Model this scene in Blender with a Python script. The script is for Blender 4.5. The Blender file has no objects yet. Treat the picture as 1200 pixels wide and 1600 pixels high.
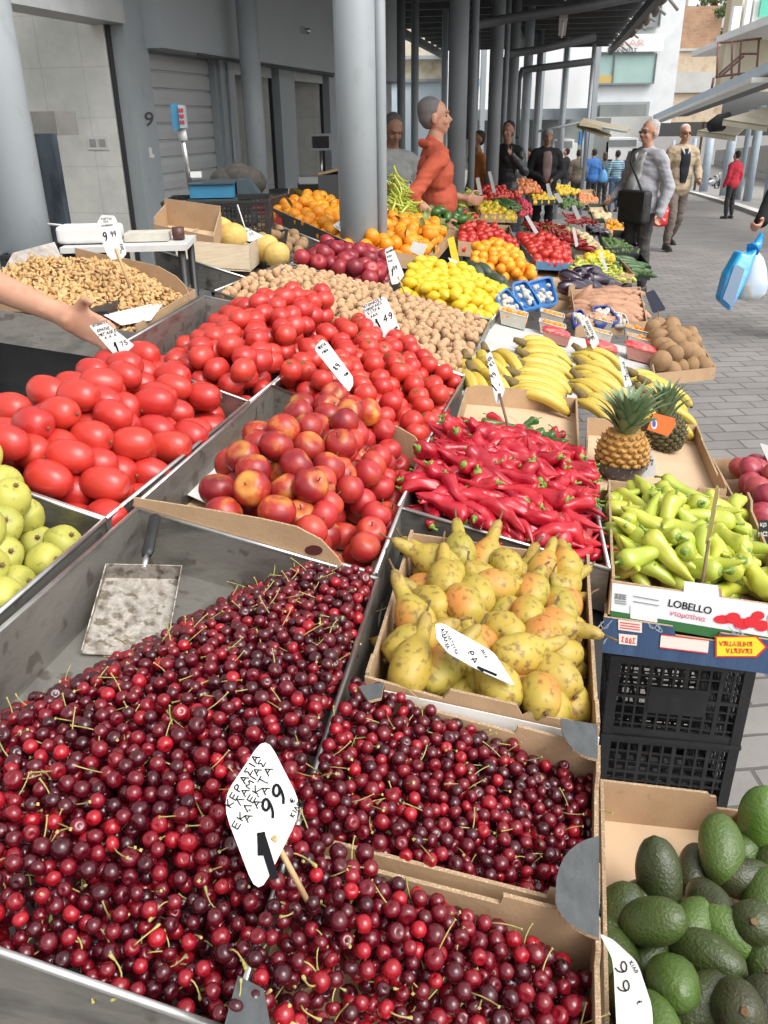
EXPO=.97
import bpy, bmesh, math, random
import numpy as np
from mathutils import Vector, Matrix, noise as mnoise
rnd=random.Random(7)
sc=bpy.context.scene
COL=sc.collection
# ---------------------------------------------------------------- camera model
F=1300.;PIT=math.radians(25.3);RHO=.0131;CAM=Vector((0,0,1.62))
FW=Vector((0,math.cos(PIT),-math.sin(PIT)))
_r0=Vector((1,0,0));_u0=_r0.cross(FW)
RT=_r0*math.cos(RHO)-_u0*math.sin(RHO);UP=_u0*math.cos(RHO)+_r0*math.sin(RHO)
def ray(x,y): return FW+RT*((x-600)/F)-UP*((y-800)/F)
def proj(p):
    d=Vector(p)-CAM;z=d.dot(FW);return (600+F*d.dot(RT)/z,800-F*d.dot(UP)/z,z)
RD=Vector((.19,.98,-.03));CD=Vector((1,-.19,-.24))
NN=CD.cross(RD);NN/=NN.z
SP0=CAM+ray(400,850)*1.3
def P(x,y,h=0):
    """point of the sloping stall plane (raised by h) seen at this spot"""
    d=ray(x,y);q=SP0+Vector((0,0,h));return CAM+d*((q-CAM).dot(NN)/d.dot(NN))
def PZ(x,y,Z): return CAM+ray(x,y)*Z
def PH(x,y,z):
    d=ray(x,y);return CAM+d*((z-CAM.z)/d.z)
def planez(x,y,h=0):
    return SP0.z+h-((x-SP0.x)*NN.x+(y-SP0.y)*NN.y)
SD=Vector((.187,.982,0));SX=Vector((.982,-.187,0))
def gz(x,y):
    s=x*SD.x+y*SD.y
    if s<6: return 0
    if s<14: return -.058*(s-6)**2/16
    return -.232-.058*(min(s,70)-14)
def PG(x,y):
    z=0
    for i in range(30):
        p=PH(x,y,z);z=z*.3+.7*gz(p.x,p.y)
    return PH(x,y,z)
def QW(q,h=0): return [P(a,b,h) for a,b in q]
# ---------------------------------------------------------------- objects
def link(o,parent=None):
    COL.objects.link(o)
    if parent is not None: o.parent=parent
    return o
def tag(o,label,cat,group=None,kind=None):
    if label: o['label']=label
    if cat: o['category']=cat
    if group: o['group']=group
    if kind: o['kind']=kind
    return o
def empty(name,loc=(0,0,0),label=None,cat=None,group=None,rot=None):
    o=bpy.data.objects.new(name,None);o.location=loc;o.empty_display_size=.05
    if rot: o.rotation_euler=rot
    link(o);return tag(o,label,cat,group)
TMP=bpy.data.scenes.new('tmp')
def evalmesh(o):
    TMP.collection.objects.link(o)
    with bpy.context.temp_override(scene=TMP,view_layer=TMP.view_layers[0]): dg=bpy.context.evaluated_depsgraph_get();dg.update()
    me=bpy.data.meshes.new_from_object(o.evaluated_get(dg));bpy.data.objects.remove(o);return me
def worldpos(o):
    p=Vector()
    while o is not None: p+=o.matrix_basis.translation;o=o.parent
    return p
class MB:
    def __init__(s): s.v=[];s.f=[];s.m=[];s.sm=[];s.org=Vector((0,0,0))
    def add(s,vs,fs,mi=0,smooth=False):
        b=len(s.v);s.v+=[Vector(v) for v in vs]
        for f in fs: s.f.append([b+i for i in f]);s.m.append(mi);s.sm.append(smooth)
    def hexa(s,c,mi=0):   # c: 4 bottom + 4 top, both loops in the same order
        s.add(c,[(3,2,1,0),(4,5,6,7),(0,1,5,4),(1,2,6,5),(2,3,7,6),(3,0,4,7)],mi)
    def box(s,c,sx,sy,sz,mi=0,M=None,ax=None):
        c=Vector(c);pts=[]
        for z in(-.5,.5):
            for x,y in((-.5,-.5),(.5,-.5),(.5,.5),(-.5,.5)):
                p=Vector((x*sx,y*sy,z*sz))
                if ax: p=ax[0]*p.x+ax[1]*p.y+ax[2]*p.z
                if M is not None: p=M@p
                pts.append(c+p)
        s.hexa(pts,mi)
    def prism(s,pts,off,mi=0,mside=None):
        n=len(pts);pts=[Vector(p) for p in pts];off=Vector(off)
        b=len(s.v);s.v+=pts+[p+off for p in pts]
        s.f.append([b+i for i in range(n)][::-1]);s.m.append(mi);s.sm.append(False)
        s.f.append([b+n+i for i in range(n)]);s.m.append(mi);s.sm.append(False)
        for i in range(n):
            j=(i+1)%n;s.f.append([b+i,b+j,b+n+j,b+n+i]);s.m.append(mi if mside is None else mside);s.sm.append(False)
    def tube(s,pts,rad,n=8,mi=0,caps=True,smooth=True,sq=1.,refup=None):
        pts=[Vector(p) for p in pts]
        if not hasattr(rad,'__len__'): rad=[rad]*len(pts)
        t=(pts[1]-pts[0]).normalized();up=refup or Vector((0,0,1))
        if abs(t.dot(up))>.95: up=Vector((1,0,0))
        b=len(s.v)
        for i,p in enumerate(pts):
            t=(pts[min(i+1,len(pts)-1)]-pts[max(i-1,0)]).normalized()
            a=up.cross(t);
            if a.length<1e-6: a=Vector((1,0,0)).cross(t)
            a.normalize();c=t.cross(a)
            for k in range(n):
                w=2*math.pi*k/n;s.v.append(p+a*(math.cos(w)*rad[i])+c*(math.sin(w)*rad[i]*sq))
        for i in range(len(pts)-1):
            for k in range(n):
                k2=(k+1)%n;s.f.append([b+i*n+k,b+i*n+k2,b+(i+1)*n+k2,b+(i+1)*n+k]);s.m.append(mi);s.sm.append(smooth)
        if caps:
            s.f.append([b+k for k in range(n)][::-1]);s.m.append(mi);s.sm.append(False)
            e=b+(len(pts)-1)*n;s.f.append([e+k for k in range(n)]);s.m.append(mi);s.sm.append(False)
    def ell(s,c,rx,ry,rz,n=12,m=8,mi=0,M=None):
        c=Vector(c);b=len(s.v)
        for i in range(m+1):
            a=math.pi*i/m
            for k in range(n):
                w=2*math.pi*k/n;p=Vector((math.sin(a)*math.cos(w)*rx,math.sin(a)*math.sin(w)*ry,math.cos(a)*rz))
                if M is not None: p=M@p
                s.v.append(c+p)
        for i in range(m):
            for k in range(n):
                k2=(k+1)%n;s.f.append([b+i*n+k,b+(i+1)*n+k,b+(i+1)*n+k2,b+i*n+k2]);s.m.append(mi);s.sm.append(True)
    def mesh(s,name,mats,merge=False):
        me=bpy.data.meshes.new(name)
        me.from_pydata([v-s.org for v in s.v],[],s.f)
        for m in (mats if isinstance(mats,(list,tuple)) else [mats]): me.materials.append(m)
        me.polygons.foreach_set('material_index',s.m);me.polygons.foreach_set('use_smooth',s.sm)
        if merge:
            bm=bmesh.new();bm.from_mesh(me);bmesh.ops.remove_doubles(bm,verts=bm.verts,dist=1e-6);bm.to_mesh(me);bm.free()
        me.update();return me
    def build(s,name,mats,parent=None,merge=False,world=True):
        """vertices are in world space; the origin goes to the parent's place"""
        if parent is not None and world: s.org=worldpos(parent)
        elif world and s.v:
            lo=[min(v[i] for v in s.v) for i in range(3)];hi=[max(v[i] for v in s.v) for i in range(3)]
            s.org=Vector(((lo[0]+hi[0])/2,(lo[1]+hi[1])/2,lo[2]))
        o=bpy.data.objects.new(name,s.mesh(name,mats,merge))
        if parent is None and world: o.location=s.org
        return link(o,parent)
def bevel(o,w=.004,seg=2):
    m=o.modifiers.new('b','BEVEL');m.width=w;m.segments=seg;m.limit_method='ANGLE';m.angle_limit=.6;return o
# ---------------------------------------------------------------- materials
MATS={}
def newmat(name):
    m=bpy.data.materials.new(name);m.use_nodes=True;nt=m.node_tree
    for n in list(nt.nodes):
        if n.type!='OUTPUT_MATERIAL' and n.type!='BSDF_PRINCIPLED': nt.nodes.remove(n)
    b=nt.nodes['Principled BSDF'];return m,nt,b
def N(nt,t,**k):
    n=nt.nodes.new(t)
    for a,v in k.items():
        if a in n.inputs and not hasattr(n,a): n.inputs[a].default_value=v
        else: setattr(n,a,v)
    return n
def ramp(nt,cols,fac):
    r=nt.nodes.new('ShaderNodeValToRGB');e=r.color_ramp.elements
    while len(e)<len(cols): e.new(.5)
    for i,(p,c) in enumerate(cols): e[i].position=p;e[i].color=(*c,1)
    nt.links.new(fac,r.inputs['Fac']);return r.outputs['Color']
def mixc(nt,fac,a,b,mode='MIX'):
    m=nt.nodes.new('ShaderNodeMix');m.data_type='RGBA';m.blend_type=mode
    for i,s in ((0,fac),(6,a),(7,b)):
        if hasattr(s,'links') or hasattr(s,'is_linked'): nt.links.new(s,m.inputs[i])
        elif i==0: m.inputs[0].default_value=s
        else: m.inputs[i].default_value=(*s,1)
    return m.outputs[2]
def math_(nt,op,a,b=0,clamp=False):
    m=nt.nodes.new('ShaderNodeMath');m.operation=op;m.use_clamp=clamp
    for i,s in((0,a),(1,b)):
        if hasattr(s,'is_linked'): nt.links.new(s,m.inputs[i])
        else: m.inputs[i].default_value=s
    return m.outputs[0]
def mapr(nt,v,a,b,c=0,d=1):
    m=nt.nodes.new('ShaderNodeMapRange');m.inputs[1].default_value=a;m.inputs[2].default_value=b;m.inputs[3].default_value=c;m.inputs[4].default_value=d
    nt.links.new(v,m.inputs[0]);return m.outputs[0]
def mat(name,cols,scale=20,rough=.5,metal=0,bump=0,bscale=None,detail=4,axis=None,axcol=None,spots=None,rndcols=None,island=False,coat=0,streak=None,spec=.5,sss=0,trans=0):
    """cols: ramp over noise in object space; rndcols: ramp over a per-object random number, blended over the noise"""
    if name in MATS: return MATS[name]
    m,nt,b=newmat(name)
    tc=N(nt,'ShaderNodeTexCoord').outputs['Object']
    oi=nt.nodes.new('ShaderNodeObjectInfo');rn=oi.outputs['Random']
    if island:
        g=nt.nodes.new('ShaderNodeNewGeometry');rn=math_(nt,'FRACT',math_(nt,'ADD',rn,g.outputs['Random Per Island']))
    vm=nt.nodes.new('ShaderNodeVectorMath');vm.operation='ADD';nt.links.new(tc,vm.inputs[0])
    sc_=math_(nt,'MULTIPLY',rn,31.);cx=nt.nodes.new('ShaderNodeCombineXYZ')
    for i in range(3): nt.links.new(sc_,cx.inputs[i])
    nt.links.new(cx.outputs[0],vm.inputs[1]);vec=vm.outputs[0]
    if streak:
        mp=nt.nodes.new('ShaderNodeMapping');mp.inputs['Scale'].default_value=streak;nt.links.new(vec,mp.inputs[0]);vec2=mp.outputs[0]
    else: vec2=vec
    nz=N(nt,'ShaderNodeTexNoise');nz.inputs['Scale'].default_value=scale;nz.inputs['Detail'].default_value=detail;nz.inputs['Roughness'].default_value=.6;nt.links.new(vec2,nz.inputs['Vector'])
    k=len(cols)
    c=ramp(nt,[(.3+.4*i/max(1,k-1),x) for i,x in enumerate(cols)],nz.outputs['Fac']) if k>1 else None
    if c is None:
        q=nt.nodes.new('ShaderNodeRGB');q.outputs[0].default_value=(*cols[0],1);c=q.outputs[0]
    if rndcols:
        kk=len(rndcols[1]);rc=ramp(nt,[(i/max(1,kk-1),x) for i,x in enumerate(rndcols[1])],rn);c=mixc(nt,rndcols[0],c,rc)
    if axis:   # (component, from, to, colour) blended along an object axis
        for (ci,a,d,colr,ns) in axis:
            sp=nt.nodes.new('ShaderNodeSeparateXYZ');nt.links.new(tc,sp.inputs[0])
            v=sp.outputs[ci];n2=N(nt,'ShaderNodeTexNoise');n2.inputs['Scale'].default_value=scale*1.5;nt.links.new(vec2,n2.inputs['Vector'])
            v=math_(nt,'ADD',v,math_(nt,'MULTIPLY',math_(nt,'SUBTRACT',n2.outputs['Fac'],.5),ns))
            c=mixc(nt,mapr(nt,v,a,d),c,colr)
    if spots:  # (scale, threshold, colour, strength)
        n3=N(nt,'ShaderNodeTexNoise');n3.inputs['Scale'].default_value=spots[0];n3.inputs['Detail'].default_value=3;nt.links.new(vec,n3.inputs['Vector'])
        c=mixc(nt,math_(nt,'MULTIPLY',mapr(nt,n3.outputs['Fac'],spots[1],spots[1]+(spots[4] if len(spots)>4 else .05)),spots[3]),c,spots[2])
    nt.links.new(c,b.inputs['Base Color'])
    b.inputs['Roughness'].default_value=rough;b.inputs['Metallic'].default_value=metal
    b.inputs['Coat Weight'].default_value=coat;b.inputs['Coat Roughness'].default_value=.15
    b.inputs['Specular IOR Level'].default_value=spec
    if sss: b.inputs['Subsurface Weight'].default_value=sss;b.inputs['Subsurface Radius'].default_value=(.006,.002,.001);b.inputs['Subsurface Scale'].default_value=1
    if trans: b.inputs['Transmission Weight'].default_value=trans
    if bump:
        bn=N(nt,'ShaderNodeTexNoise');bn.inputs['Scale'].default_value=bscale or scale*3;bn.inputs['Detail'].default_value=3;nt.links.new(vec2,bn.inputs['Vector'])
        bp=nt.nodes.new('ShaderNodeBump');bp.inputs['Strength'].default_value=bump;bp.inputs['Distance'].default_value=.004;nt.links.new(bn.outputs['Fac'],bp.inputs['Height']);nt.links.new(bp.outputs[0],b.inputs['Normal'])
        if metal: nt.links.new(mapr(nt,nz.outputs['Fac'],.3,.7,rough-.12,rough+.18),b.inputs['Roughness'])
    MATS[name]=m;return m
def flat(name,c,rough=.5,metal=0,emit=0,alpha=1,trans=0,spec=.5):
    if name in MATS: return MATS[name]
    m,nt,b=newmat(name);b.inputs['Base Color'].default_value=(*c,1);b.inputs['Roughness'].default_value=rough;b.inputs['Metallic'].default_value=metal
    b.inputs['Specular IOR Level'].default_value=spec
    b.inputs['Alpha'].default_value=alpha;b.inputs['Transmission Weight'].default_value=trans
    if emit: b.inputs['Emission Color'].default_value=(*c,1);b.inputs['Emission Strength'].default_value=emit
    MATS[name]=m;return m
STEEL=mat('brushed_steel',[(.20,.19,.175),(.33,.32,.29),(.24,.225,.20)],scale=9,rough=.42,metal=.75,bump=.12,bscale=90,spots=(22,.6,(.12,.10,.08),.6),streak=(1,1,3))
RIM=mat('steel_edge',[(.5,.5,.49),(.68,.68,.66)],scale=30,rough=.3,metal=.9)
CARD=mat('cardboard',[(.36,.235,.135),(.43,.285,.17)],scale=14,rough=.85,bump=.15,bscale=160,spec=.2,spots=(35,.66,(.27,.17,.1),.5))
CARDE=mat('cardboard_cut_edge',[(.52,.39,.25),(.3,.2,.12),(.6,.47,.32)],scale=260,rough=.9,spec=.1,bump=.4,bscale=300)
CARDIN=mat('cardboard_inside',[(.5,.35,.22),(.56,.41,.27)],scale=9,rough=.85,spec=.2,spots=(30,.64,(.36,.24,.15),.5))
GREYPAPER=mat('printed_grey_cardboard',[(.055,.06,.062),(.085,.09,.092)],scale=40,rough=.6,bump=.25,bscale=120,streak=(1,1,6))
BLACKP=mat('black_plastic',[(.012,.012,.013),(.022,.022,.023)],scale=30,rough=.45)
PAPER=mat('white_card',[(.60,.595,.575),(.66,.655,.635)],scale=12,rough=.5,spec=.3)
INK=flat('black_ink',(.010,.010,.012),.9,spec=.1)
WOODS=mat('wooden_stick',[(.42,.27,.12),(.55,.38,.2)],scale=60,rough=.7,streak=(6,6,1))
# ---------------------------------------------------------------- containers
def lerp(a,b,t): return a+(b-a)*t
def container(name,q,depth,th=.004,mats=None,profiles=None,label='',cat='tray',group=None,rim=True,down=None,rimr=.004,floor=True):
    """open box below the rim quad q (TL,TR,BR,BL world points)"""
    dn=down or Vector((0,0,-1))
    c=sum(q,Vector())/4;t=empty(name,c+dn*depth,label,cat,group)
    mb=MB();n=len(q)
    for i in range(4):
        A,B=q[i],q[(i+1)%4];e=(B-A).normalized();ins=(c-A)-e*(c-A).dot(e);ins-=dn*ins.dot(dn);ins.normalize()
        L=(B-A).length
        a0,b0=(A,B) if i%2==0 else (A+e*th,B-e*th)
        pr=(profiles or {}).get(i,[(0,0),(1,0)])
        top=[lerp(a0,b0,s)-dn*h for s,h in pr]
        poly=top+[b0+dn*depth,a0+dn*depth]
        mb.prism(poly,ins*th,0,2 if len(mats)>2 else None)
    if floor:
        k=th*1.0
        mb.hexa([lerp(p,c,.008)+dn*(depth-.0015) for p in q]+[lerp(p,c,.008)+dn*(depth-.004) for p in q],1 if len(mats)>1 else 0)
    b=mb.build('body',mats,t)
    if rim:
        r=MB()
        for i in range(4): r.tube([q[i],q[(i+1)%4]],rimr,6)
        r.build('rim',RIM,t)
    return t
# box side with raised corners and a hand slot in the middle
def prof(hc=.03,w=.16,tab=0): 
    p=[(0,hc),(w,hc),(w+.02,0)]
    if tab: p+=[(.38,0),(.39,tab),(.61,tab),(.62,0)]
    return p+[(1-w-.02,0),(1-w,hc),(1,hc)]
# ---------------------------------------------------------------- piles
def bil(q,s,t):
    a=q[0].lerp(q[1],s);b=q[3].lerp(q[2],s);return a.lerp(b,t)
def pack(q,top,r,layers=2.2,rv=.08,seed=1,depth=.08,tries=14,maxn=4000,tight=.95,mask=None,lat=None,inset=1.,maxfail=90):
    """drop round fruit one at a time on a heap: top(s,t) is its height over the rim plane"""
    R_=random.Random(seed);cell=2.2*r;grid={};out=[]
    A=((q[1]-q[0]).cross(q[3]-q[0])).length/2+((q[1]-q[2]).cross(q[3]-q[2])).length/2
    ws_=((q[1]-q[0]).length+(q[2]-q[3]).length)/2;hs_=((q[3]-q[0]).length+(q[2]-q[1]).length)/2;ms=min(.4,inset*r/ws_);mt_=min(.4,inset*r/hs_)
    fails=0
    while len(out)<maxn and fails<maxfail:
        best=None
        for k in range(tries):
            s=ms+(1-2*ms)*R_.random();t=mt_+(1-2*mt_)*R_.random()
            if lat:
                ph=R_.choice((0,.5));a_=R_.randrange(lat[0]);b_=R_.randrange(lat[1]);s=ms+(1-2*ms)*(a_+ph+.25+R_.gauss(0,lat[2]))/lat[0];t=mt_+(1-2*mt_)*(b_+ph+.25+R_.gauss(0,lat[2]))/lat[1]
                if not(0<s<1 and 0<t<1): continue
            if mask and not mask(s,t): continue
            p=bil(q,s,t);h=top(s,t);topz=p.z+h
            rr=r*(1+rv*R_.uniform(-1,1))
            base=max(p.z-depth+.003,topz-layers*2*rr*.82)+rr
            z=base;ix,iy=int(p.x//cell),int(p.y//cell)
            for a in(-1,0,1):
                for b in(-1,0,1):
                    for (x,y,zz,r2) in grid.get((ix+a,iy+b),()):
                        d2=(x-p.x)**2+(y-p.y)**2;D=(rr+r2)*tight
                        if d2<D*D:
                            w=zz+math.sqrt(D*D-d2)
                            if w>z: z=w
            over=z+rr*.6-topz
            if over<=0.35*rr:
                if best is None or z-base<best[0]-1e-9: best=(z-base,p.x,p.y,z,rr,s,t)
        if best is None: fails+=1;continue
        fails=0;_,x,y,z,rr,s,t=best
        grid.setdefault((int(x//cell),int(y//cell)),[]).append((x,y,z,rr));out.append((Vector((x,y,z)),rr,s,t))
    return out
def inframe(p,m=60):
    x,y,z=proj(p);return -m<x<1200+m and -m<y<1600+m and z>.1
def surf_only(pts,r,keep=.36):
    """drop what is buried: keep fruit whose middle is not covered as seen from the photograph's side"""
    if not pts: return pts
    A=np.array([tuple(p[0]) for p in pts]);R1=np.array([p[1] for p in pts]);C=np.array(tuple(CAM));D=C-A;D/=np.linalg.norm(D,axis=1)[:,None];out=[]
    for i in range(len(pts)):
        w=A-A[i];a=w@D[i];o=np.linalg.norm(w-a[:,None]*D[i],axis=1)
        if not np.any((a>r*.05)&(a<r*9)&(o<R1*keep)): out.append(pts[i])
    return out
def rot_any(R_): 
    q=Matrix.Rotation(R_.uniform(0,6.28),3,'Z')@Matrix.Rotation(math.acos(R_.uniform(-1,1)),3,'X')@Matrix.Rotation(R_.uniform(0,6.28),3,'Z')
    return q
def frame(z,x=None):
    z=z.normalized();x=x or Vector((1,0,0));y=z.cross(x)
    if y.length<1e-4: y=z.cross(Vector((0,1,0)))
    y.normalize();x=y.cross(z);return Matrix((x,y,z)).transposed()
def put(name,protos,p,M3,s,label,cat,group,R_):
    """one thing = a copy of a prototype (mesh, [child (name, mesh)...])"""
    pr=R_.choice(protos);o=bpy.data.objects.new(name,pr[0])
    m=(M3@Matrix.Diagonal((s,s,s)) if not isinstance(s,tuple) else M3@Matrix.Diagonal(s)).to_4x4();m.translation=p
    o.matrix_world=m;COL.objects.link(o);tag(o,label,cat,group)
    for cn,cm in pr[1]:
        c=bpy.data.objects.new(cn,cm);c.parent=o;COL.objects.link(c)
    return o
# ================================================================ fruit prototypes (real size, metres)
def rev(mb,prof,n=16,cen=None,mod=None,mi=0,smooth=True):
    b=len(mb.v);m=len(prof)
    for i,(z,r) in enumerate(prof):
        c=cen(i/(m-1),z) if cen else Vector((0,0,0));
        for k in range(n):
            w=2*math.pi*k/n;q=r*(mod(i/(m-1),w) if mod else 1)
            mb.v.append(Vector((math.cos(w)*q+c.x,math.sin(w)*q+c.y,z+c.z)))
    for i in range(m-1):
        for k in range(n):
            k2=(k+1)%n;mb.f.append([b+i*n+k,b+i*n+k2,b+(i+1)*n+k2,b+(i+1)*n+k]);mb.m.append(mi);mb.sm.append(smooth)
    for e,fl in((b,1),(b+(m-1)*n,0)):
        f=[e+k for k in range(n)];mb.f.append(f[::-1] if fl else f);mb.m.append(mi);mb.sm.append(smooth)
def sph(r,m=12,rz=None,dim=0.,dimb=0.):
    rz=rz or r;o=[]
    for i in range(m+1):
        a=math.pi*(.5 if i==0 else (m-.5) if i==m else i)/m;x=math.sin(a)*r;z=-math.cos(a)*rz
        z-=dim*rz*math.exp(-(x/(.38*r))**2)*(z>0);z+=dimb*rz*math.exp(-(x/(.3*r))**2)*(z<0);o.append((z,x))
    return o
def stemmesh(name,L,r,mt,seed,z0=0,knob=1.8,curve=.35):
    R_=random.Random(seed);mb=MB();a=R_.uniform(0,6.28);k=R_.uniform(.3,1)*curve
    pts=[Vector((math.cos(a)*L*k*(t**1.7),math.sin(a)*L*k*(t**1.7),z0+L*t*(1-.25*k*t))) for t in(0,.25,.5,.75,.95,1)]
    mb.tube(pts,[r*1.3,r,r,r,r*knob,r*knob*.8],5);return mb.mesh(name,mt)
RR=random.Random(3)
# cherries
CH=mat('cherry_skin',[(.06,.002,.007),(.18,.004,.012)],scale=60,rough=.22,rndcols=(.78,[(.015,.003,.006),(.032,.003,.007),(.070,.003,.009),(.11,.003,.010),(.15,.004,.011),(.21,.005,.013),(.42,.009,.018)]),island=True,coat=.2,spec=.55)
CST=mat('cherry_stem',[(.30,.30,.07),(.42,.33,.12),(.2,.26,.05)],scale=80,rough=.6)
def cherry_mb(mb,r,seed,n=12,m=8):
    R_=random.Random(seed);a=R_.uniform(0,6.28);ov=R_.uniform(.86,1.08)
    rev(mb,sph(r,m,r*ov*.95,.42,.06),n,mod=lambda t,w:1+.04*math.cos(w-a)-.05*math.exp(-((w-a)%6.283-3.14)**2/.08))
def P_cherry():
    pl=[]
    for i in range(6):
        mb=MB();cherry_mb(mb,.0090,i,14,9);me=mb.mesh('cherry',CH)
        pl.append((me,[]));
        if i%2==0: pl.append((me,[('stem',stemmesh('stem',RR.uniform(.018,.030),.0009,CST,i,.005,2.3,1.1))]))
    return pl
# tomatoes
TOM=mat('tomato_skin',[(.46,.022,.018),(.53,.034,.023)],scale=14,rough=.36,rndcols=(.6,[(.44,.018,.017),(.51,.028,.021),(.55,.048,.024),(.46,.022,.02)]),coat=.15,axis=[(2,.02,.045,(.58,.10,.03),.02)])
TOMP=mat('plum_tomato_skin',[(.46,.027,.022),(.53,.04,.026)],scale=12,rough=.36,rndcols=(.6,[(.40,.018,.017),(.49,.028,.021),(.53,.046,.024),(.43,.022,.019)]),coat=.2)
CAL=mat('tomato_calyx',[(.10,.15,.03),(.2,.2,.06)],scale=90,rough=.8)
def P_tomato(r,rz,mt,sl=.0,lob=.02,star=1):
    pl=[]
    for i in range(6):
        mb=MB();ph=RR.uniform(0,6.28);n5=RR.choice((3,4,5));ov=RR.uniform(.94,1.07)
        rev(mb,sph(r,12,rz*ov,.13,.03),18,mod=lambda t,w:1+lob*math.cos(n5*w+ph)*math.sin(math.pi*t)+.015*math.cos(w*2+ph)-sl*math.exp(-((t-.45)/.16)**2))
        ch=[]
        if star and i%3==0:
            s=MB();s.ell((0,0,rz*ov*.87),r*.09,r*.09,r*.03,8,4);
            for k in range(5):
                w=k*1.257;s.tube([Vector((0,0,rz*ov*.88)),Vector((math.cos(w)*r*.18,math.sin(w)*r*.18,rz*ov*.93)),Vector((math.cos(w)*r*.34,math.sin(w)*r*.34,rz*ov*.9))],[r*.05,r*.04,r*.01],4)
            ch=[('calyx',s.mesh('calyx',CAL))]
        pl.append((mb.mesh('tomato',mt),ch))
    return pl
# nectarines and plums
NEC=mat('nectarine_skin',[(.11,.006,.014),(.25,.012,.016),(.44,.035,.018),(.74,.32,.05)],scale=15,rough=.36,rndcols=(.4,[(.10,.006,.013),(.28,.014,.016),(.20,.008,.015),(.46,.05,.02)]),coat=.08,axis=[(2,.02,.042,(.78,.42,.07),.035)],detail=4)
NECR=mat('nectarine_skin_red',[(.28,.012,.02),(.44,.03,.026),(.58,.12,.03)],scale=16,rough=.38,rndcols=(.5,[(.26,.012,.022),(.44,.022,.028),(.48,.04,.032),(.58,.10,.03)]),coat=.08)
PLM=mat('plum_skin',[(.12,.01,.02),(.28,.02,.03),(.36,.05,.03)],scale=16,rough=.35,rndcols=(.5,[(.13,.008,.022),(.22,.012,.03),(.38,.03,.035)]))
def P_stone(r,mt,n=20,cr=.05,stem=True):
    pl=[]
    for i in range(6):
        mb=MB();a=RR.uniform(0,6.28);ov=RR.uniform(.92,1.02)
        rev(mb,sph(r,13,r*ov,.26,.05),n,mod=lambda t,w:1-cr*math.exp(-(((w-a+3.14)%6.283-3.14)/.22)**2)+.02*math.cos(2*w+a))
        ch=[('stem',stemmesh('stem',.012,.0011,flat('fruit_stem_brown',(.1,.06,.03),.8),i,r*.7))] if stem and i%3==0 else []
        pl.append((mb.mesh('fruit',mt),ch))
    return pl
# pears
PEAR=mat('pear_skin',[(.36,.26,.04),(.44,.32,.05),(.30,.27,.04)],scale=16,rough=.5,bump=.1,rndcols=(.5,[(.29,.27,.04),(.44,.31,.05),(.38,.25,.04),(.46,.34,.06)]),axis=[(0,.010,.032,(.58,.20,.045),.014),(2,.035,.08,(.32,.22,.06),.05)],spots=(95,.53,(.15,.085,.025),.75,.14))
GPEAR=mat('green_pear_skin',[(.36,.35,.06),(.43,.41,.08),(.30,.31,.05)],scale=18,rough=.5,rndcols=(.3,[(.38,.36,.06),(.46,.42,.1)]),spots=(90,.62,(.22,.2,.04),.6))
BRN=mat('brown_stem',[(.10,.055,.025),(.18,.11,.05)],scale=120,rough=.9)
def pearprof(L,r,nk,fat=.33):
    o=[]
    for i in range(19):
        t=i/18;body=math.sqrt(max(0,1-((t-fat)/(fat if t<fat else .36))**2)) if t<fat+.36 else 0
        neck=nk*(1-.45*max(0,(t-fat)/(1-fat)))*math.sqrt(max(0,1-max(0,(t-.86)/.14)**2)) if t>=fat else 0
        rr=(body**3+neck**3)**(1/3.) if t>=fat else body
        z=L*t
        if i==0: rr=.14;z=.004*1.5
        if i==18: rr=max(rr,.05)
        o.append((z-L*.4,max(rr,.04)*r))
    return o
def P_pear(L,r,nk,mt,bend=.012,calyx=True,fat=.33,n=20):
    pl=[]
    for i in range(8):
        mb=MB();a=RR.uniform(0,6.28);l=L*RR.uniform(.85,1.12);r1=r*RR.uniform(.9,1.08);bd=bend*RR.uniform(.3,1.7);s=RR.uniform(0,50)
        rev(mb,pearprof(l,r1,nk*RR.uniform(.9,1.15),fat),n,cen=lambda t,z:Vector((math.cos(a)*bd*t*t,math.sin(a)*bd*t*t,0)),
            mod=lambda t,w:1+.10*mnoise.noise(Vector((math.cos(w)*1.3,math.sin(w)*1.3,t*2.5+s))))
        c=MB();tip=Vector((math.cos(a)*bd,math.sin(a)*bd,l*.6-.003))
        st=c.tube([tip,tip+Vector((math.cos(a)*.003,.002,.01)),tip+Vector((math.cos(a)*.01,.004,.02))],[.0022,.0016,.002],6)
        ch=[('stem',c.mesh('stem',BRN))]
        if calyx:
            k=MB();k.ell((0,0,-l*.4+.004),.0035,.0035,.0032,8,5)
            for q in range(5): k.tube([Vector((0,0,-l*.4+.003)),Vector((math.cos(q*1.257)*.0045,math.sin(q*1.257)*.0045,-l*.4+.0015))],[.001,.0004],4)
            ch.append(('calyx',k.mesh('calyx',BRN)))
        pl.append((mb.mesh('pear',mt),ch))
    return pl
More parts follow.
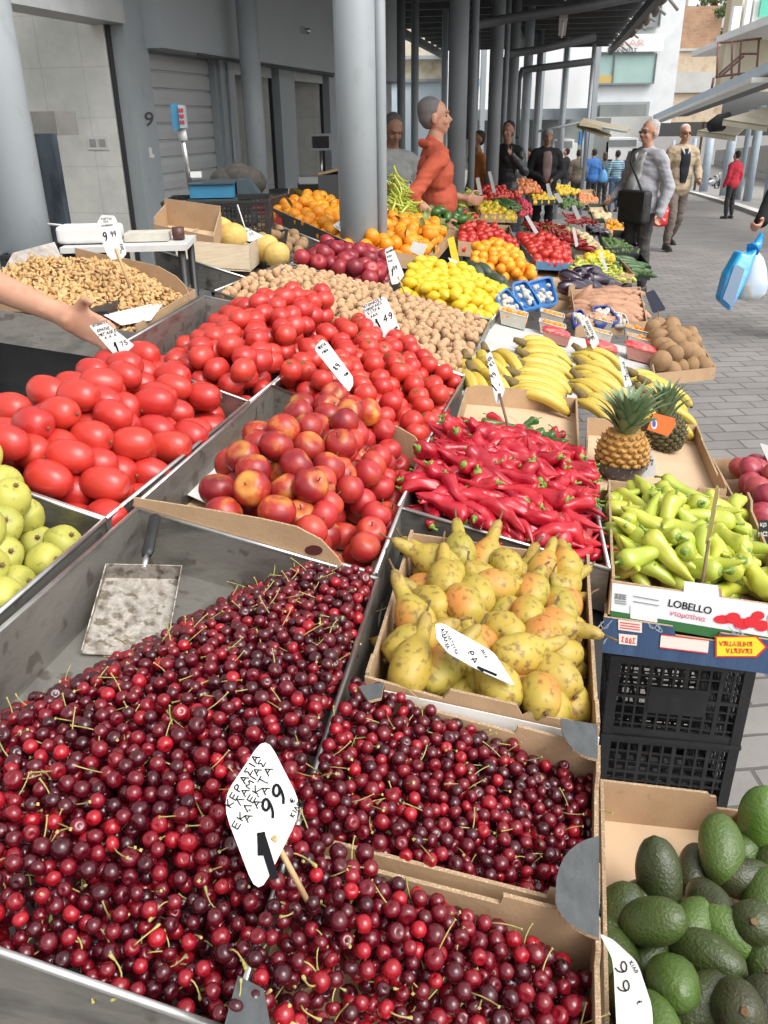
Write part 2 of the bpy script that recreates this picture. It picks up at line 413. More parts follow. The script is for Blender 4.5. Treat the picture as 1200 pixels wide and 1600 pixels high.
# peppers
RPEP=mat('red_pepper_skin',[(.32,.006,.018),(.45,.012,.026),(.24,.005,.014)],scale=18,rough=.27,rndcols=(.5,[(.26,.005,.016),(.42,.01,.026),(.52,.02,.028)]),coat=.12,bump=.3,bscale=35,streak=(1,1,.3))
GPEP=mat('light_pepper_skin',[(.33,.39,.04),(.41,.46,.06),(.30,.37,.04)],scale=14,rough=.28,rndcols=(.55,[(.29,.38,.04),(.41,.45,.055),(.50,.46,.05),(.35,.42,.045)]),coat=.3,bump=.1,bscale=30)
DPEP=mat('dark_pepper_skin',[(.03,.09,.015),(.06,.16,.03)],scale=16,rough=.25,coat=.3)
GST=mat('pepper_stem_green',[(.12,.22,.03),(.22,.32,.06)],scale=50,rough=.6)
def P_pepper(L,r,mt,blunt=.3,bend=.03,wr=.16,n=12,stemL=.025,var=6,taper=.75):
    pl=[]
    for i in range(var):
        mb=MB();a=RR.uniform(0,6.28);l=L*RR.uniform(.8,1.15);rr=r*RR.uniform(.8,1.12);bd=bend*RR.uniform(.2,1.5);s=RR.uniform(0,60)
        pr=[]
        for k in range(15):
            t=k/14;q=(1-taper*t)*math.sqrt(max(.002,1-max(0,(t-(1-blunt))/blunt)**2))
            if t<.12: q*=.55+.45*math.sqrt(t/.12)
            pr.append((l*(t-.5),max(.06,q)*rr))
        rev(mb,pr,n,cen=lambda t,z:Vector((math.cos(a)*bd*(t*2-1)**2,math.sin(a)*bd*(t*2-1)**2,0)),
            mod=lambda t,w:1+wr*mnoise.noise(Vector((math.cos(w)*1.5,math.sin(w)*1.5,t*5+s)))*2+.05*math.cos(3*w+s))
        b0=Vector((math.cos(a)*bd,math.sin(a)*bd,-l/2));c=MB()
        rev(c,[(-l/2-.004,rr*.16),(-l/2-.002,rr*.3),(-l/2+.003,rr*.52),(-l/2+.006,rr*.50)],10,cen=lambda t,z:Vector((b0.x,b0.y,0)))
        c.tube([b0,b0+Vector((.002,.001,-stemL*.5)),b0+Vector((.006,.005,-stemL))],[r*.16,r*.11,r*.14],6)
        pl.append((mb.mesh('pepper',mt),[('stem',c.mesh('stem',GST))]))
    return pl
# bananas
BAN=mat('banana_skin',[(.50,.36,.05),(.58,.43,.08)],scale=10,rough=.45,spots=(70,.68,(.2,.11,.03),.7),axis=[(2,-.075,-.105,(.38,.42,.05),.02)])
BTIP=flat('banana_tip',(.06,.04,.02),.9);BSTEM=mat('banana_stem',[(.2,.15,.05),(.12,.08,.04)],scale=80,rough=.9)
def banana_mesh(L,r,curv,seed):
    mb=MB();R_=random.Random(seed);pts=[];rad=[];ph=R_.uniform(0,1)
    for k in range(17):
        t=k/16;w=(t-.5)*curv;Rc=L/curv
        pts.append(Vector((Rc*(1-math.cos(w)),0,Rc*math.sin(w))))
        q=1.0*math.sqrt(max(0,1-(abs(t-.52)/.52)**3.2)) if t>.1 else .42
        if .1<t<.24: q=.42+(q-.42)*(t-.1)/.14
        if t<=.1: q=.36
        rad.append(max(.25,q)*r)
    mb.tube(pts,rad,5,refup=Vector((0,1,0)))
    # five-sided, rounded by subdivision
    mb.tube([pts[-1],pts[-1]+(pts[-1]-pts[-2])*.35],[r*.3,r*.24],6,mi=1)
    me=mb.mesh('banana',[BAN,BTIP]);bm=bmesh.new();bm.from_mesh(me)
    bmesh.ops.bevel(bm,geom=[e for e in bm.edges if abs((e.verts[0].co-e.verts[1].co).length)>L/30 and len(e.link_faces)==2 and e.link_faces[0].material_index==0],offset=r*.28,segments=2,affect='EDGES',clamp_overlap=True)
    for f in bm.faces: f.smooth=True
    bm.to_mesh(me);bm.free();return me
# avocados, onions, kiwi etc.
AVO=mat('avocado_skin',[(.035,.06,.012),(.07,.12,.02),(.025,.04,.012)],scale=26,rough=.4,rndcols=(.8,[(.03,.02,.014),(.045,.07,.014),(.022,.016,.013),(.08,.16,.02),(.03,.025,.014),(.09,.17,.025),(.028,.02,.016),(.045,.06,.018)]),bump=.5,bscale=240,coat=.1,spots=(120,.66,(.16,.2,.06),.5))
def P_simple(kind,L,r,mt,n=16,noise_=.05,fr=1.2,bend=0,ends=1.,var=5,seedr=0,pw=2,m=14,stem=None,nip=0):
    pl=[]
    for i in range(var):
        mb=MB();s=RR.uniform(0,90);l=L*RR.uniform(.86,1.14);r1=r*RR.uniform(.9,1.1);a=RR.uniform(0,6.28);bd=bend*RR.uniform(-1,1);pr=[]
        for k in range(m+1):
            t=k/m;x=2*t-1;q=max(.06,(1-abs(x)**pw)**(1./pw)*ends+(1-ends)*(1-abs(x)))
            z=l*.5*x
            if nip and abs(x)>.84: z+=math.copysign(nip*l*((abs(x)-.84)/.16),x);q=max(q*.9,.12)
            pr.append((z,q*r1))
        rev(mb,pr,n,cen=lambda t,z:Vector((math.cos(a)*bd*(2*t-1)**2,math.sin(a)*bd*(2*t-1)**2,0)),
            mod=lambda t,w:1+noise_*2*mnoise.noise(Vector((math.cos(w)*fr,math.sin(w)*fr,t*fr*L/r/1.5+s))))
        ch=[]
        if stem: ch=[('stem',stem(l,r1,i))]
        pl.append((mb.mesh(kind,mt),ch))
    return pl
WAL=mat('walnut_shell',[(.42,.25,.13),(.52,.33,.19),(.3,.17,.08)],scale=90,rough=.75,rndcols=(.4,[(.42,.25,.13),(.56,.36,.21),(.36,.21,.11)]),island=True,bump=.6,bscale=170,spec=.25)
KER=mat('walnut_kernel',[(.42,.23,.08),(.60,.38,.17),(.3,.14,.05)],scale=120,rough=.6,rndcols=(.5,[(.40,.21,.08),(.66,.44,.22),(.55,.33,.13),(.62,.40,.18)]),island=True,bump=.5,bscale=200,spec=.3)
LEM=mat('lemon_skin',[(.62,.41,.012),(.68,.47,.02)],scale=18,rough=.4,rndcols=(.5,[(.60,.38,.008),(.68,.48,.02),(.68,.52,.05)]),bump=.25,bscale=300)
ORA=mat('orange_skin',[(.70,.22,.006),(.74,.27,.01)],scale=14,rough=.42,rndcols=(.55,[(.68,.20,.005),(.74,.27,.01),(.73,.33,.015)]),bump=.3,bscale=320)
APR=mat('small_orange_fruit',[(.80,.20,.012),(.84,.30,.02)],scale=20,rough=.4,rndcols=(.6,[(.78,.16,.012),(.86,.30,.015),(.82,.22,.015)]))
LEAF=mat('citrus_leaf',[(.10,.16,.03),(.22,.26,.07)],scale=30,rough=.45)
KIW=mat('kiwi_skin',[(.24,.14,.07),(.33,.21,.11)],scale=40,rough=.85,bump=.5,bscale=260,rndcols=(.4,[(.22,.13,.07),(.36,.23,.13)]),spec=.2)
SWP=mat('sweet_potato_skin',[(.34,.17,.10),(.44,.24,.14),(.28,.13,.08)],scale=24,rough=.7,bump=.4,bscale=60,rndcols=(.4,[(.32,.16,.1),(.46,.27,.17)]))
ONI=mat('red_onion_skin',[(.18,.014,.035),(.32,.035,.06),(.40,.09,.08)],scale=16,rough=.35,rndcols=(.4,[(.17,.012,.035),(.36,.04,.06),(.46,.10,.06)]),streak=(6,6,.5))
MEL=mat('melon_skin',[(.50,.32,.07),(.60,.43,.14)],scale=40,rough=.6,bump=.4,bscale=120)
AUB=mat('aubergine_skin',[(.012,.008,.02),(.03,.012,.03)],scale=10,rough=.18,coat=.4)
CUC=mat('courgette_skin',[(.03,.08,.02),(.07,.15,.04)],scale=30,rough=.35,rndcols=(.4,[(.03,.08,.02),(.10,.18,.05)]))
MUS=mat('mushroom_cap',[(.46,.42,.36),(.56,.52,.46)],scale=30,rough=.6)
def copies(name,protos,pts,R_,label,cat,group,orient,scale=1.,sc_r=None,cap=300):
    pts=sorted(pts,key=lambda a:(a[0]-CAM).length)
    for i,(p,rr,s,t) in enumerate(pts[:cap]):
        k=scale*(rr/sc_r if sc_r else 1)
        put(name,protos,p,orient(R_,s,t),k,label,cat,group,R_)
    return pts[cap:]
def merged(name,fn,pts,mats,label,cat,group,R_,parent=None):
    """one countless mass: every piece baked into one mesh"""
    mb=MB()
    for i,(p,rr,s,t) in enumerate(pts):
        b=len(mb.v);fn(mb,rr,i);M3=rot_any(R_)
        for j in range(b,len(mb.v)): mb.v[j]=M3@mb.v[j]+p
    o=mb.build(name,mats);return tag(o,label,cat,group,'stuff')
ANY=lambda R_,s,t:rot_any(R_)
def UPISH(k=.5): 
    return lambda R_,s,t:frame(Vector((R_.gauss(0,k),R_.gauss(0,k),1)),Vector((math.cos(R_.uniform(0,6.28)),math.sin(R_.uniform(0,6.28)),0)))
def ALONG(v,k=.35):
    v=Vector(v).normalized()
    return lambda R_,s,t:frame(v*R_.choice((-1,1))+Vector((R_.gauss(0,k),R_.gauss(0,k),R_.gauss(0,k*.4))))@Matrix.Rotation(R_.uniform(0,6.28),3,'Z')
def FLATDIR(k=.22):
    def f(R_,s,t):
        a=R_.uniform(0,6.28);v=Vector((math.cos(a),math.sin(a),0));v.z=-(NN.x*v.x+NN.y*v.y)+R_.gauss(0,k);return frame(v)@Matrix.Rotation(R_.uniform(0,6.28),3,'Z')
    return f
# ================================================================ the stall
R2=random.Random(11)
STM=[STEEL]
def tray(q,depth,label,h=0,group='steel display trays',**k):
    return container('steel_tray',QW(q,h) if not isinstance(q[0],Vector) else q,depth,.003,[STEEL,STEEL],None,label,'tray',group,True,**k)
def carton(q,depth,label,h=0,profs=None,group='cardboard produce boxes',mats=None,th=.005,name='cardboard_box',cat='box'):
    return container(name,QW(q,h) if not isinstance(q[0],Vector) else q,depth,th,mats or [CARD,CARDIN,CARDE],profs,label,cat,group,False)
# ---- left front: cherries in a steel tray
qa=[(215,795),(590,905),(358,1612),(-405,1345)]
QA=QW(qa);tray(qa,.10,'long steel tray in the foreground holding the dark cherries and the metal scoop')
def tri(t0,t1): return lambda s,t:0
def cherry_top(s,t):
    # the heap starts along a diagonal, leaving the far left corner of the tray bare
    p=bil(QA,s,t);x,y,z=proj(p)
    # signed pixel-free distance: the diagonal runs between two points of the tray plane
    a=DG[0];b=DG[1];e=(b-a);n=Vector((-e.y,e.x,0)).normalized()
    d=-(p-a).dot(n)
    h=-.10+d*.8
    return min(h,-.002+.060*math.sin(math.pi*min(1,max(0,t*.85+.08)))*s**1.5+.008*math.sin(7*s+5*t))
DG=(P(-70,1150,-.1),P(440,888,-.1))
pk=pack(QA,cherry_top,.0088,5.6,.17,5,.10,9,9000,.9,maxfail=150,inset=.9,mask=lambda s,t:cherry_top(s,t)>-.092 and inframe(bil(QA,s,t),70))
# ---- right front: two open cardboard boxes of brighter cherries
qb=[(552,1074),(936,1178),(936,1424),(455,1302)];qc=[(452,1322),(936,1446),(948,1860),(345,1650)]
QB=QW(qb,-.012);QC=QW(qc,-.012)
GT=[CARD,CARDIN,CARDE]
carton(QB,.075,'open cardboard box of cherries touching the front edge of the yellow pear box',profs={0:[(0,0),(.66,0),(.67,.012),(1,.012)],1:[(0,.018),(.22,.018),(.25,-.004),(.78,-.004),(.80,.012),(1,.012)],2:[(0,.012),(.16,.012),(.17,0),(1,0)],3:[(0,-.03),(1,-.03)]})
carton(QC,.075,'open cardboard box of cherries nearest the camera, left of the avocados',profs={0:[(0,0),(.68,0),(.69,.012),(1,.012)],1:[(0,.012),(.15,.012),(.17,-.004),(1,-.004)],3:[(0,-.03),(1,-.03)]})
def boxtop(k1,k2):
    def f(s,t):
        h=.036-.052*max(0,s-.25)-.06*max(0,s-.72)-.02*abs(t-.45)
        if s>.80 and t>.30: h-=(s-.80)*.55
        return h
    return f
def boxtop1(s,t):
    return .036-.06*s-.14*max(0,s+.5*t-1.05)-.02*max(0,.25-t)*2
def boxtop2(s,t):
    return .046-.070*s-.10*max(0,s-.8)+.01*math.sin(6*t)-.05*max(0,.15-t)*6*(s>.3)
pk2=pack(QB,boxtop1,.0086,5,.17,6,.075,9,4000,.9,maxfail=150,inset=.9)
pk3=pack(QC,boxtop2,.0090,5,.17,7,.075,9,4000,.9,maxfail=150,inset=.9,mask=lambda s,t:inframe(bil(QC,s,t),50))
CHP=P_cherry()
vis=[a for a in surf_only(pk+pk2+pk3,.0088) if inframe(a[0],30)]
print('cherries',len(pk),len(pk2),len(pk3),'visible',len(vis))
rest=copies('cherry',CHP,vis,R2,'glossy red cherry in the foreground heap around the 1 99 price card','cherry','cherries in the foreground heap',ANY,1.,.0104)
def cherry_fn(mb,rr,i):
    cherry_mb(mb,rr,i%9,10,7)
m_=merged('cherry_heap',cherry_fn,rest,[CH],'mass of dark red cherries filling the steel tray and both cardboard boxes behind the price card','cherries',None,R2)
# loose stalks among them, one countless mass belonging to the heap
mb=MB()
for i,(p,rr,s,t) in enumerate(rest):
    if R2.random()<.22 and t<.93 and .02<s<.97:
        a=R2.uniform(0,6.28);L=R2.uniform(.018,.030);up=Vector((math.cos(a),math.sin(a),R2.uniform(.05,.9))).normalized();sd=Vector((-math.sin(a),math.cos(a),.3))*R2.uniform(-.4,.4)
        b0=p+up*rr*.7;mb.tube([b0,b0+up*L*.4+sd*L*.12,b0+up*L*.75+sd*L*.4,b0+up*L+sd*L*.7,b0+up*L*1.04+sd*L*.78],[.0009,.0007,.0007,.0009,.0019],4)
st=mb.build('stem',CST,m_);st['kind']='stuff'
# raised grey corner pieces of the cartons
def corner(px,h,label):
    mb=MB();pts=[P(a,b,h) for a,b in px];mb.prism(pts,Vector((0,0,-.004)),0,1)
    return mb
def arc(c,a,b,k,n=7):
    """curve from a to b bulging towards c"""
    return [tuple((1-t)**2*a[i]+2*t*(1-t)*c[i]+t*t*b[i] for i in(0,1)) for t in [j/n for j in range(n+1)]]
for px,lab in (([(876,1122),(934,1132),(934,1186)]+arc((878,1178),(934,1186),(876,1122),1)[1:-1],'grey quarter-round cardboard corner tab of the cherry box below the pears'),
               ([(936,1306),(936,1466)]+arc((862,1440),(936,1466),(868,1395),1)[1:]+arc((868,1318),(868,1395),(936,1306),1)[1:-1],'grey half-round cardboard tab where the two cherry boxes meet'),
               ([(372,1524),(412,1545),(424,1610),(340,1640)],'grey cardboard corner tab at the bottom edge beside the tray rim'),
               ([(560,1072),(600,1066),(596,1090),(575,1095)],'small grey cardboard corner tab at the lower left corner of the pear box')):
    o=corner(px,.022,'').build('corner_tab',[GREYPAPER,CARDE]);tag(o,lab,'corner tab','grey carton corner tabs')
# ---- metal scoop
t=empty('metal_scoop',P(200,960,-.09),'worn metal scoop with a black handle lying in the bare corner of the cherry tray','scoop')
sc_m=mat('worn_scoop',[(.20,.17,.135),(.38,.35,.31),(.13,.10,.075)],scale=40,rough=.5,metal=.6,bump=.4,bscale=90,spots=(60,.56,(.12,.09,.06),.8))
S4=[P(163,903,-.045),P(282,905,-.045),P(258,1030,-.093),P(126,1022,-.093)]
up=NN*.024
mb=MB();mb.hexa([p for p in S4]+[p+NN*.0015 for p in S4])
for a,b,ha,hb in((0,1,1,1),(1,2,1,.25),(3,0,.25,1)):
    A,B=S4[a],S4[b];ins=(sum(S4,Vector())/4-(A+B)/2).normalized()*.0015
    mb.prism([A+NN*.0017,B+NN*.0017,B+up*hb,A+up*ha],ins)
mb.build('blade',[sc_m],t)
A=PZ(232,890,1.17);B=PZ(243,803,1.2)
A=(S4[0]+S4[1])/2+up*.8;e=(P(243,805,.012)-A)
mb=MB();mb.tube([A-e*.02,A+e*.22],.0045,8);mb.build('neck',RIM,t)
mb=MB();mb.tube([A+e*.2,A+e*.3,A+e*.6,A+e*.95,A+e*1.0],[.007,.0095,.0085,.0095,.006],12,sq=.6)
h_=mb.build('handle',BLACKP,t)
# ---- yellow pears
qd=[(642,832),(920,872),(937,1142),(570,1062)];QD=QW(qd)
WC=[mat('white_carton',[(.62,.60,.57),(.7,.69,.66)],scale=10,rough=.6),CARDIN,CARDE]
carton(QD,.09,'cardboard box with white printed sides packed with speckled yellow pears',mats=[CARD,CARDIN,CARDE],profs={0:prof(.0,.1),1:[(0,.01),(.1,.01),(.12,0),(.88,0),(.9,.01),(1,.01)],2:[(0,.004),(.30,.004),(.33,-.004),(.36,.012),(.64,.012),(.67,-.004),(1,.004)],3:prof(.008,.1)})
# white front edge
mb=MB();A,B=QD[3],QD[2];o_=(A-QD[0]).normalized()*.004
mb.prism([A+o_*1.2+Vector((0,0,-.006)),B+o_*1.2+Vector((0,0,-.006)),B+o_*1.2+Vector((0,0,-.03)),A+o_*1.2+Vector((0,0,-.03))],o_*.4);tag(mb.build('white_lining',WC[0]),'white paper strip along the front edge of the yellow pear box','paper strip')
PP=P_pear(.120,.0275,.56,PEAR,.016,True,.30)
pts=pack(QD,lambda s,t:.034-.03*abs(t-.5)-.06*abs(s-.5)**1.5,.0265,2.5,.08,21,.09,30,400,.88,inset=1.7)
def pear_or(R_,s,t):
    a=R_.gauss(1.6,.8) if .15<s<.85 else R_.uniform(.9,2.2);v=Vector((math.cos(a)*.8,math.sin(a)*.9,R_.uniform(-.15,.4)));return frame(v)@Matrix.Rotation(R_.uniform(0,6.28),3,'Z')
copies('pear',PP,pts,R2,'speckled yellow pear with brown spots in the box above the cherries','pear','speckled yellow pears',pear_or,1.02)
# ---- red peppers in a steel tray
qe=[(688,668),(912,704),(952,890),(622,792)];QE=QW(qe);tray(qe,.09,'steel tray heaped with long red peppers')
RP=P_pepper(.118,.0215,RPEP,.42,.022,.32,14,.012,8)
pts=pack(QE,lambda s,t:.060-.05*abs(t-.45)-.09*abs(s-.5)**1.6,.0178,2.6,.08,22,.09,20,700,.90,inset=2.0)
copies('red_pepper',RP,pts,R2,'wrinkled long red pepper in the steel tray above the yellow pears','pepper','long red peppers',lambda R_,s,t:ALONG((1,-.35+R_.gauss(0,.6),-.25),.3)(R_,s,t),.95)
# ---- pale green peppers, printed cartons, black crates
qf=[(950,752),(1168,780),(1240,950),(956,908)];QF=QW(qf)
GW=mat('white_printed_carton',[(.66,.68,.70),(.72,.74,.75)],scale=8,rough=.45)
NAVY=mat('navy_printed_carton',[(.03,.06,.13),(.045,.085,.17)],scale=8,rough=.45,bump=.3,bscale=200,streak=(8,8,.3))
lob=carton(QF,.068,'white and green printed cardboard box of pale green peppers',profs={0:prof(.004,.12),1:[(0,.02),(.1,.02),(.14,.002),(.86,.002),(.9,.012),(1,.012)],2:[(0,0),(.40,0),(.42,.018),(.60,.018),(.62,0),(1,0)],3:prof(.006,.1)})
GP=P_pepper(.122,.0235,GPEP,.40,.014,.13,14,.02,6,.62)
pts=pack(QF,lambda s,t:.040-.04*abs(t-.5)-.07*abs(s-.5)**1.6,.0215,2.3,.08,23,.07,20,500,.88,inset=1.9,mask=lambda s,t:t<.80)
copies('pale_pepper',GP,pts,R2,'pale yellow-green pepper in the white and green printed box','pepper','pale green peppers',FLATDIR(.3),.98)
class Face:
    """drawing on a flat thing: pixel spots are dropped onto its plane, a little proud of it"""
    def __init__(s,o,n,lift=.0006,vis=None): s.o=Vector(o);s.n=Vector(n).normalized();s.l=lift;s.n=s.n if s.n.dot(CAM-s.o)>0 else -s.n
    def __call__(s,x,y,k=1):
        d=ray(x,y);o=s.o+s.n*s.l*k;return CAM+d*((o-CAM).dot(s.n)/d.dot(s.n))
    def poly(s,mb,px,k=1,mi=0):
        pts=[s(a,b,k) for a,b in px];b=len(mb.v);mb.v+=pts+[p-s.n*.0003 for p in pts];n=len(pts)
        mb.f.append([b+i for i in range(n)]);mb.m.append(mi);mb.sm.append(False)
        for i in range(n): j=(i+1)%n;mb.f.append([b+i,b+j,b+n+j,b+n+i]);mb.m.append(mi);mb.sm.append(False)
GL={'Α':[[(0,0),(.42,1),(.8,0)],[(.15,.38),(.66,.38)]],'Β':[[(0,0),(0,1),(.5,1),(.62,.78),(.5,.55),(0,.52),(.6,.45),(.7,.22),(.55,0),(0,0)]],'Γ':[[(0,0),(0,1),(.6,1)]],
'Δ':[[(0,0),(.4,1),(.8,0),(0,0)]],'Ε':[[(.6,0),(0,0),(0,1),(.62,1)],[(0,.5),(.5,.52)]],'Ζ':[[(0,1),(.65,1),(0,0),(.7,0)]],'Η':[[(0,0),(0,1)],[(.65,0),(.65,1)],[(0,.5),(.65,.5)]],
'Ι':[[(.2,0),(.2,1)]],'Κ':[[(0,0),(0,1)],[(.62,1),(0,.45),(.66,0)]],'Λ':[[(0,0),(.38,1),(.75,0)]],'Μ':[[(0,0),(.08,1),(.42,.3),(.78,1),(.85,0)]],'Ν':[[(0,0),(0,1),(.65,0),(.65,1)]],
'Ξ':[[(0,1),(.65,1)],[(.08,.5),(.58,.5)],[(0,0),(.65,0)]],'Ο':[[(.35,0),(.05,.2),(0,.6),(.2,.95),(.5,1),(.7,.7),(.66,.25),(.35,0)]],'Π':[[(0,0),(0,1),(.65,1),(.65,0)]],
'Ρ':[[(0,0),(0,1),(.45,1),(.6,.78),(.45,.52),(0,.48)]],'Σ':[[(.65,.95),(.02,1),(.4,.52),(0,0),(.68,.04)]],'Τ':[[(0,1),(.7,1)],[(.35,1),(.35,0)]],'Υ':[[(0,1),(.35,.5),(.7,1)],[(.35,.5),(.35,0)]],
'Χ':[[(0,0),(.65,1)],[(0,1),(.65,0)]],'Φ':[[(.35,-.1),(.35,1.1)],[(.35,.8),(.05,.65),(.05,.35),(.35,.2),(.65,.35),(.65,.65),(.35,.8)]],'Ω':[[(0,0),(.25,0),(.05,.5),(.35,1),(.65,.5),(.45,0),(.7,0)]],
'0':[[(.35,0),(.05,.25),(.05,.75),(.35,1),(.65,.75),(.62,.25),(.35,0)]],'1':[[(.1,.7),(.4,1),(.4,0)]],'2':[[(.05,.8),(.3,1),(.6,.85),(.55,.55),(0,0),(.65,.02)]],'3':[[(.05,.9),(.35,1),(.6,.8),(.5,.55),(.25,.52),(.6,.42),(.65,.15),(.35,-.02),(0,.1)]],
'4':[[(.5,0),(.5,1),(0,.35),(.7,.35)]],'5':[[(.6,1),(.1,1),(.05,.55),(.4,.6),(.62,.3),(.4,0),(.02,.05)]],'6':[[(.5,1),(.1,.55),(.05,.2),(.3,0),(.6,.2),(.5,.48),(.1,.4)]],'7':[[(0,1),(.62,1),(.25,0)]],
'8':[[(.35,.52),(.08,.75),(.35,1),(.6,.75),(.35,.52),(.02,.22),(.35,0),(.66,.22),(.35,.52)]],'9':[[(.58,.72),(.42,.5),(.12,.52),(.02,.8),(.28,1),(.55,.92),(.6,.6),(.5,.2),(.3,0)]],
'.':[[(.1,0),(.16,.06)]],"'":[[(.1,1),(.05,.75)]],',':[[(.15,.08),(.05,-.2)]],'€':[[(.6,.9),(.3,1),(.1,.6),(.12,.3),(.35,0),(.62,.08)],[(0,.6),(.5,.6)],[(0,.42),(.45,.42)]],'/':[[(0,0),(.4,1)]],'-':[[(.1,.5),(.5,.5)]],' ':[]}
def strokes(mb,F_,txt,org,d,h,w=.16,adv=.95,up=None,k=2,mi=0,R_=random.Random(5)):
    """hand lettering: org px, d = px vector of one character width, up = px vector of the letter height"""
    d=Vector(d);u=Vector(up) if up else Vector((d.y,-d.x)).normalized()*h
    if not up: pass
    o=Vector(org)
    for ch in txt:
        j=Vector((R_.uniform(-.04,.04),R_.uniform(-.05,.05)))
        for st in GL.get(ch,[]):
            pts=st
            if len(st)>4:   # smooth the round ones
                q=[st[0]]
                for i in range(len(st)-1): a,b=st[i],st[i+1];q+=[(a[0]*.75+b[0]*.25,a[1]*.75+b[1]*.25),(a[0]*.25+b[0]*.75,a[1]*.25+b[1]*.75)]
                pts=q+[st[-1]]
            W=w*u.length/2
            sp=[o+d*(x+j.x)*.9+u*(y+j.y) for x,y in pts]
            for i in range(len(sp)-1):
                a,b=sp[i],sp[i+1];e=(b-a)
                if e.length<1e-6: continue
                e.normalize();n=Vector((-e.y,e.x))*W;e*=W*.7
                F_.poly(mb,[tuple(a-e-n),tuple(b+e-n),tuple(b+e+n),tuple(a-e+n)],k+.02*(i%7),mi)
        o+=d*(adv if ch not in "Ι.',1" else adv*.62)
_font=None
def typed(txt,F_,org,d,h,mt,parent,name='lettering',k=2,bold=0,sx=1.,flip=False):
    """printed lettering laid on a face: org px of the baseline start, d px direction, h px cap height"""
    cu=bpy.data.curves.new('t','FONT');cu.body=txt;cu.size=1;cu.offset=bold;cu.resolution_u=3
    me=evalmesh(bpy.data.objects.new('t',cu));bpy.data.curves.remove(cu)
    d=Vector(d).normalized();u=Vector((d.y,-d.x));s=h/.72
    org_=worldpos(parent)
    for v in me.vertices:
        q=Vector(org)+d*(v.co.x*s*sx)+u*(v.co.y*s);v.co=F_(q.x,q.y,k)-org_
    me.materials.clear();me.materials.append(mt);ob=bpy.data.objects.new(name,me);return link(ob,parent)
# front face of the white and green box
A,B=QF[3],QF[2];nf=(B-A).cross(Vector((0,0,1)))
FB=Face(A,nf,.0007)
mb=MB();FB.poly(mb,[(957,911),(1068,925),(1070,908),(1122,915),(1124,933),(1215,947),(1215,1012),(954,966)],1);mb.build('printed_face',GW,lob)
mb=MB();FB.poly(mb,[(954,954),(1215,998),(1215,1014),(954,968)],2);mb.build('green_band',flat('print_green',(.03,.13,.04),.5),lob)
typed('LOBELLO',FB,(1043,947),(1,.19),11.5,INK,lob,k=3,sx=1.05,bold=.012)
typed('ντοματίνια',FB,(1046,961),(1,.19),8,flat('print_pink',(.62,.05,.12),.5),lob,k=3,bold=.008)
mb=MB();rd=[(1130,968,15,7),(1146,966,12,9),(1160,975,14,9),(1175,972,13,9),(1190,978,12,9),(1185,962,10,7)]
for (x,y,a,b) in rd: FB.poly(mb,[(x+a*math.cos(w*.52),y+b*math.sin(w*.52)) for w in range(12)],3+.2*len(mb.f)%1.7)
mb.build('tomato_print',flat('print_red',(.62,.02,.03),.5),lob)
mb=MB();FB.poly(mb,[(1205,955),(1199,965),(1200,985),(1206,995),(1216,997),(1216,955)],3.5);mb.build('yellow_print',flat('print_yellow',(.75,.6,.03),.5),lob)
mb=MB();FB.poly(mb,[(985,946),(1027,953),(1027,973),(985,966)],3);mb.build('blank_label',flat('print_pale',(.74,.75,.74),.5),lob)
mb=MB()
for i in range(5):
    FB.poly(mb,[(961,927+i*3.5),(979,929.5+i*3.5),(979,931+i*3.5),(961,928.5+i*3.5)],3)
for y in(931,939): FB.poly(mb,[(990,y),(1030,y+7),(1030,y+8.3),(990,y+1.3)],3)
strokes(mb,FB,'ΩΩΩ',(961,934),(6,1),7,.2)
mb.build('small_print',flat('print_grey',(.22,.23,.24),.5),lob)
# navy carton underneath
dz=Vector((0,0,-.070));QN=[p+dz for p in QF];c_=sum(QN,Vector())/4;QN=[p+(p-c_)*.035 for p in QN]
nav=carton(QN,.075,'navy printed cardboard box with a yellow tag under the pale pepper box',mats=[NAVY,CARDIN,CARDE],profs={2:[(0,0),(.38,0),(.40,-.018),(.62,-.018),(.64,0),(1,0)]})
FN=Face(QN[3],nf,.0008)
mb=MB();FN.poly(mb,[(966,968),(1003,973),(1003,989),(966,984)],2);FN.poly(mb,[(1033,991),(1108,1000),(1106,1021),(1031,1012)],2);FN.poly(mb,[(967,990),(996,993),(995,1009),(967,1006)],2);mb.build('white_label',flat('print_cream',(.70,.62,.56),.5),nav)
mb=MB()
for i in range(3): FN.poly(mb,[(969,972+i*4),(1000,976+i*4),(1000,977.3+i*4),(969,973.3+i*4)],3)
strokes(mb,FN,'ΣΩΩΣ',(971,1003),(6,.7),8,.22)
FN.poly(mb,[(1033,991),(1108,1000),(1108,1001.5),(1033,992.5)],3);FN.poly(mb,[(1031,1011),(1106,1020),(1106,1021.5),(1031,1012.5)],3);mb.build('red_print',flat('print_red',(.62,.02,.03)),nav)
mb=MB();FN.poly(mb,[(1117,994),(1183,994),(1199,1011),(1183,1027),(1117,1027)],2);mb.build('red_tag_border',flat('print_red',(.62,.02,.03)),nav)
mb=MB();FN.poly(mb,[(1120,996),(1181,996),(1195,1011),(1181,1025),(1120,1025)],3);mb.build('yellow_tag',flat('print_yellow',(.75,.6,.03)),nav)
typed('ΕΚΛΕΚΤΑ',FN,(1176,1014),(-1,-.02),7,flat('print_red',(.62,.02,.03)),nav,k=4,bold=.02,sx=.95)
typed('ΚΗΠΕΥΤΙΚΑ',FN,(1176,1003),(-1,-.02),7,flat('print_red',(.62,.02,.03)),nav,k=4,bold=.02,sx=.95)
mb=MB()
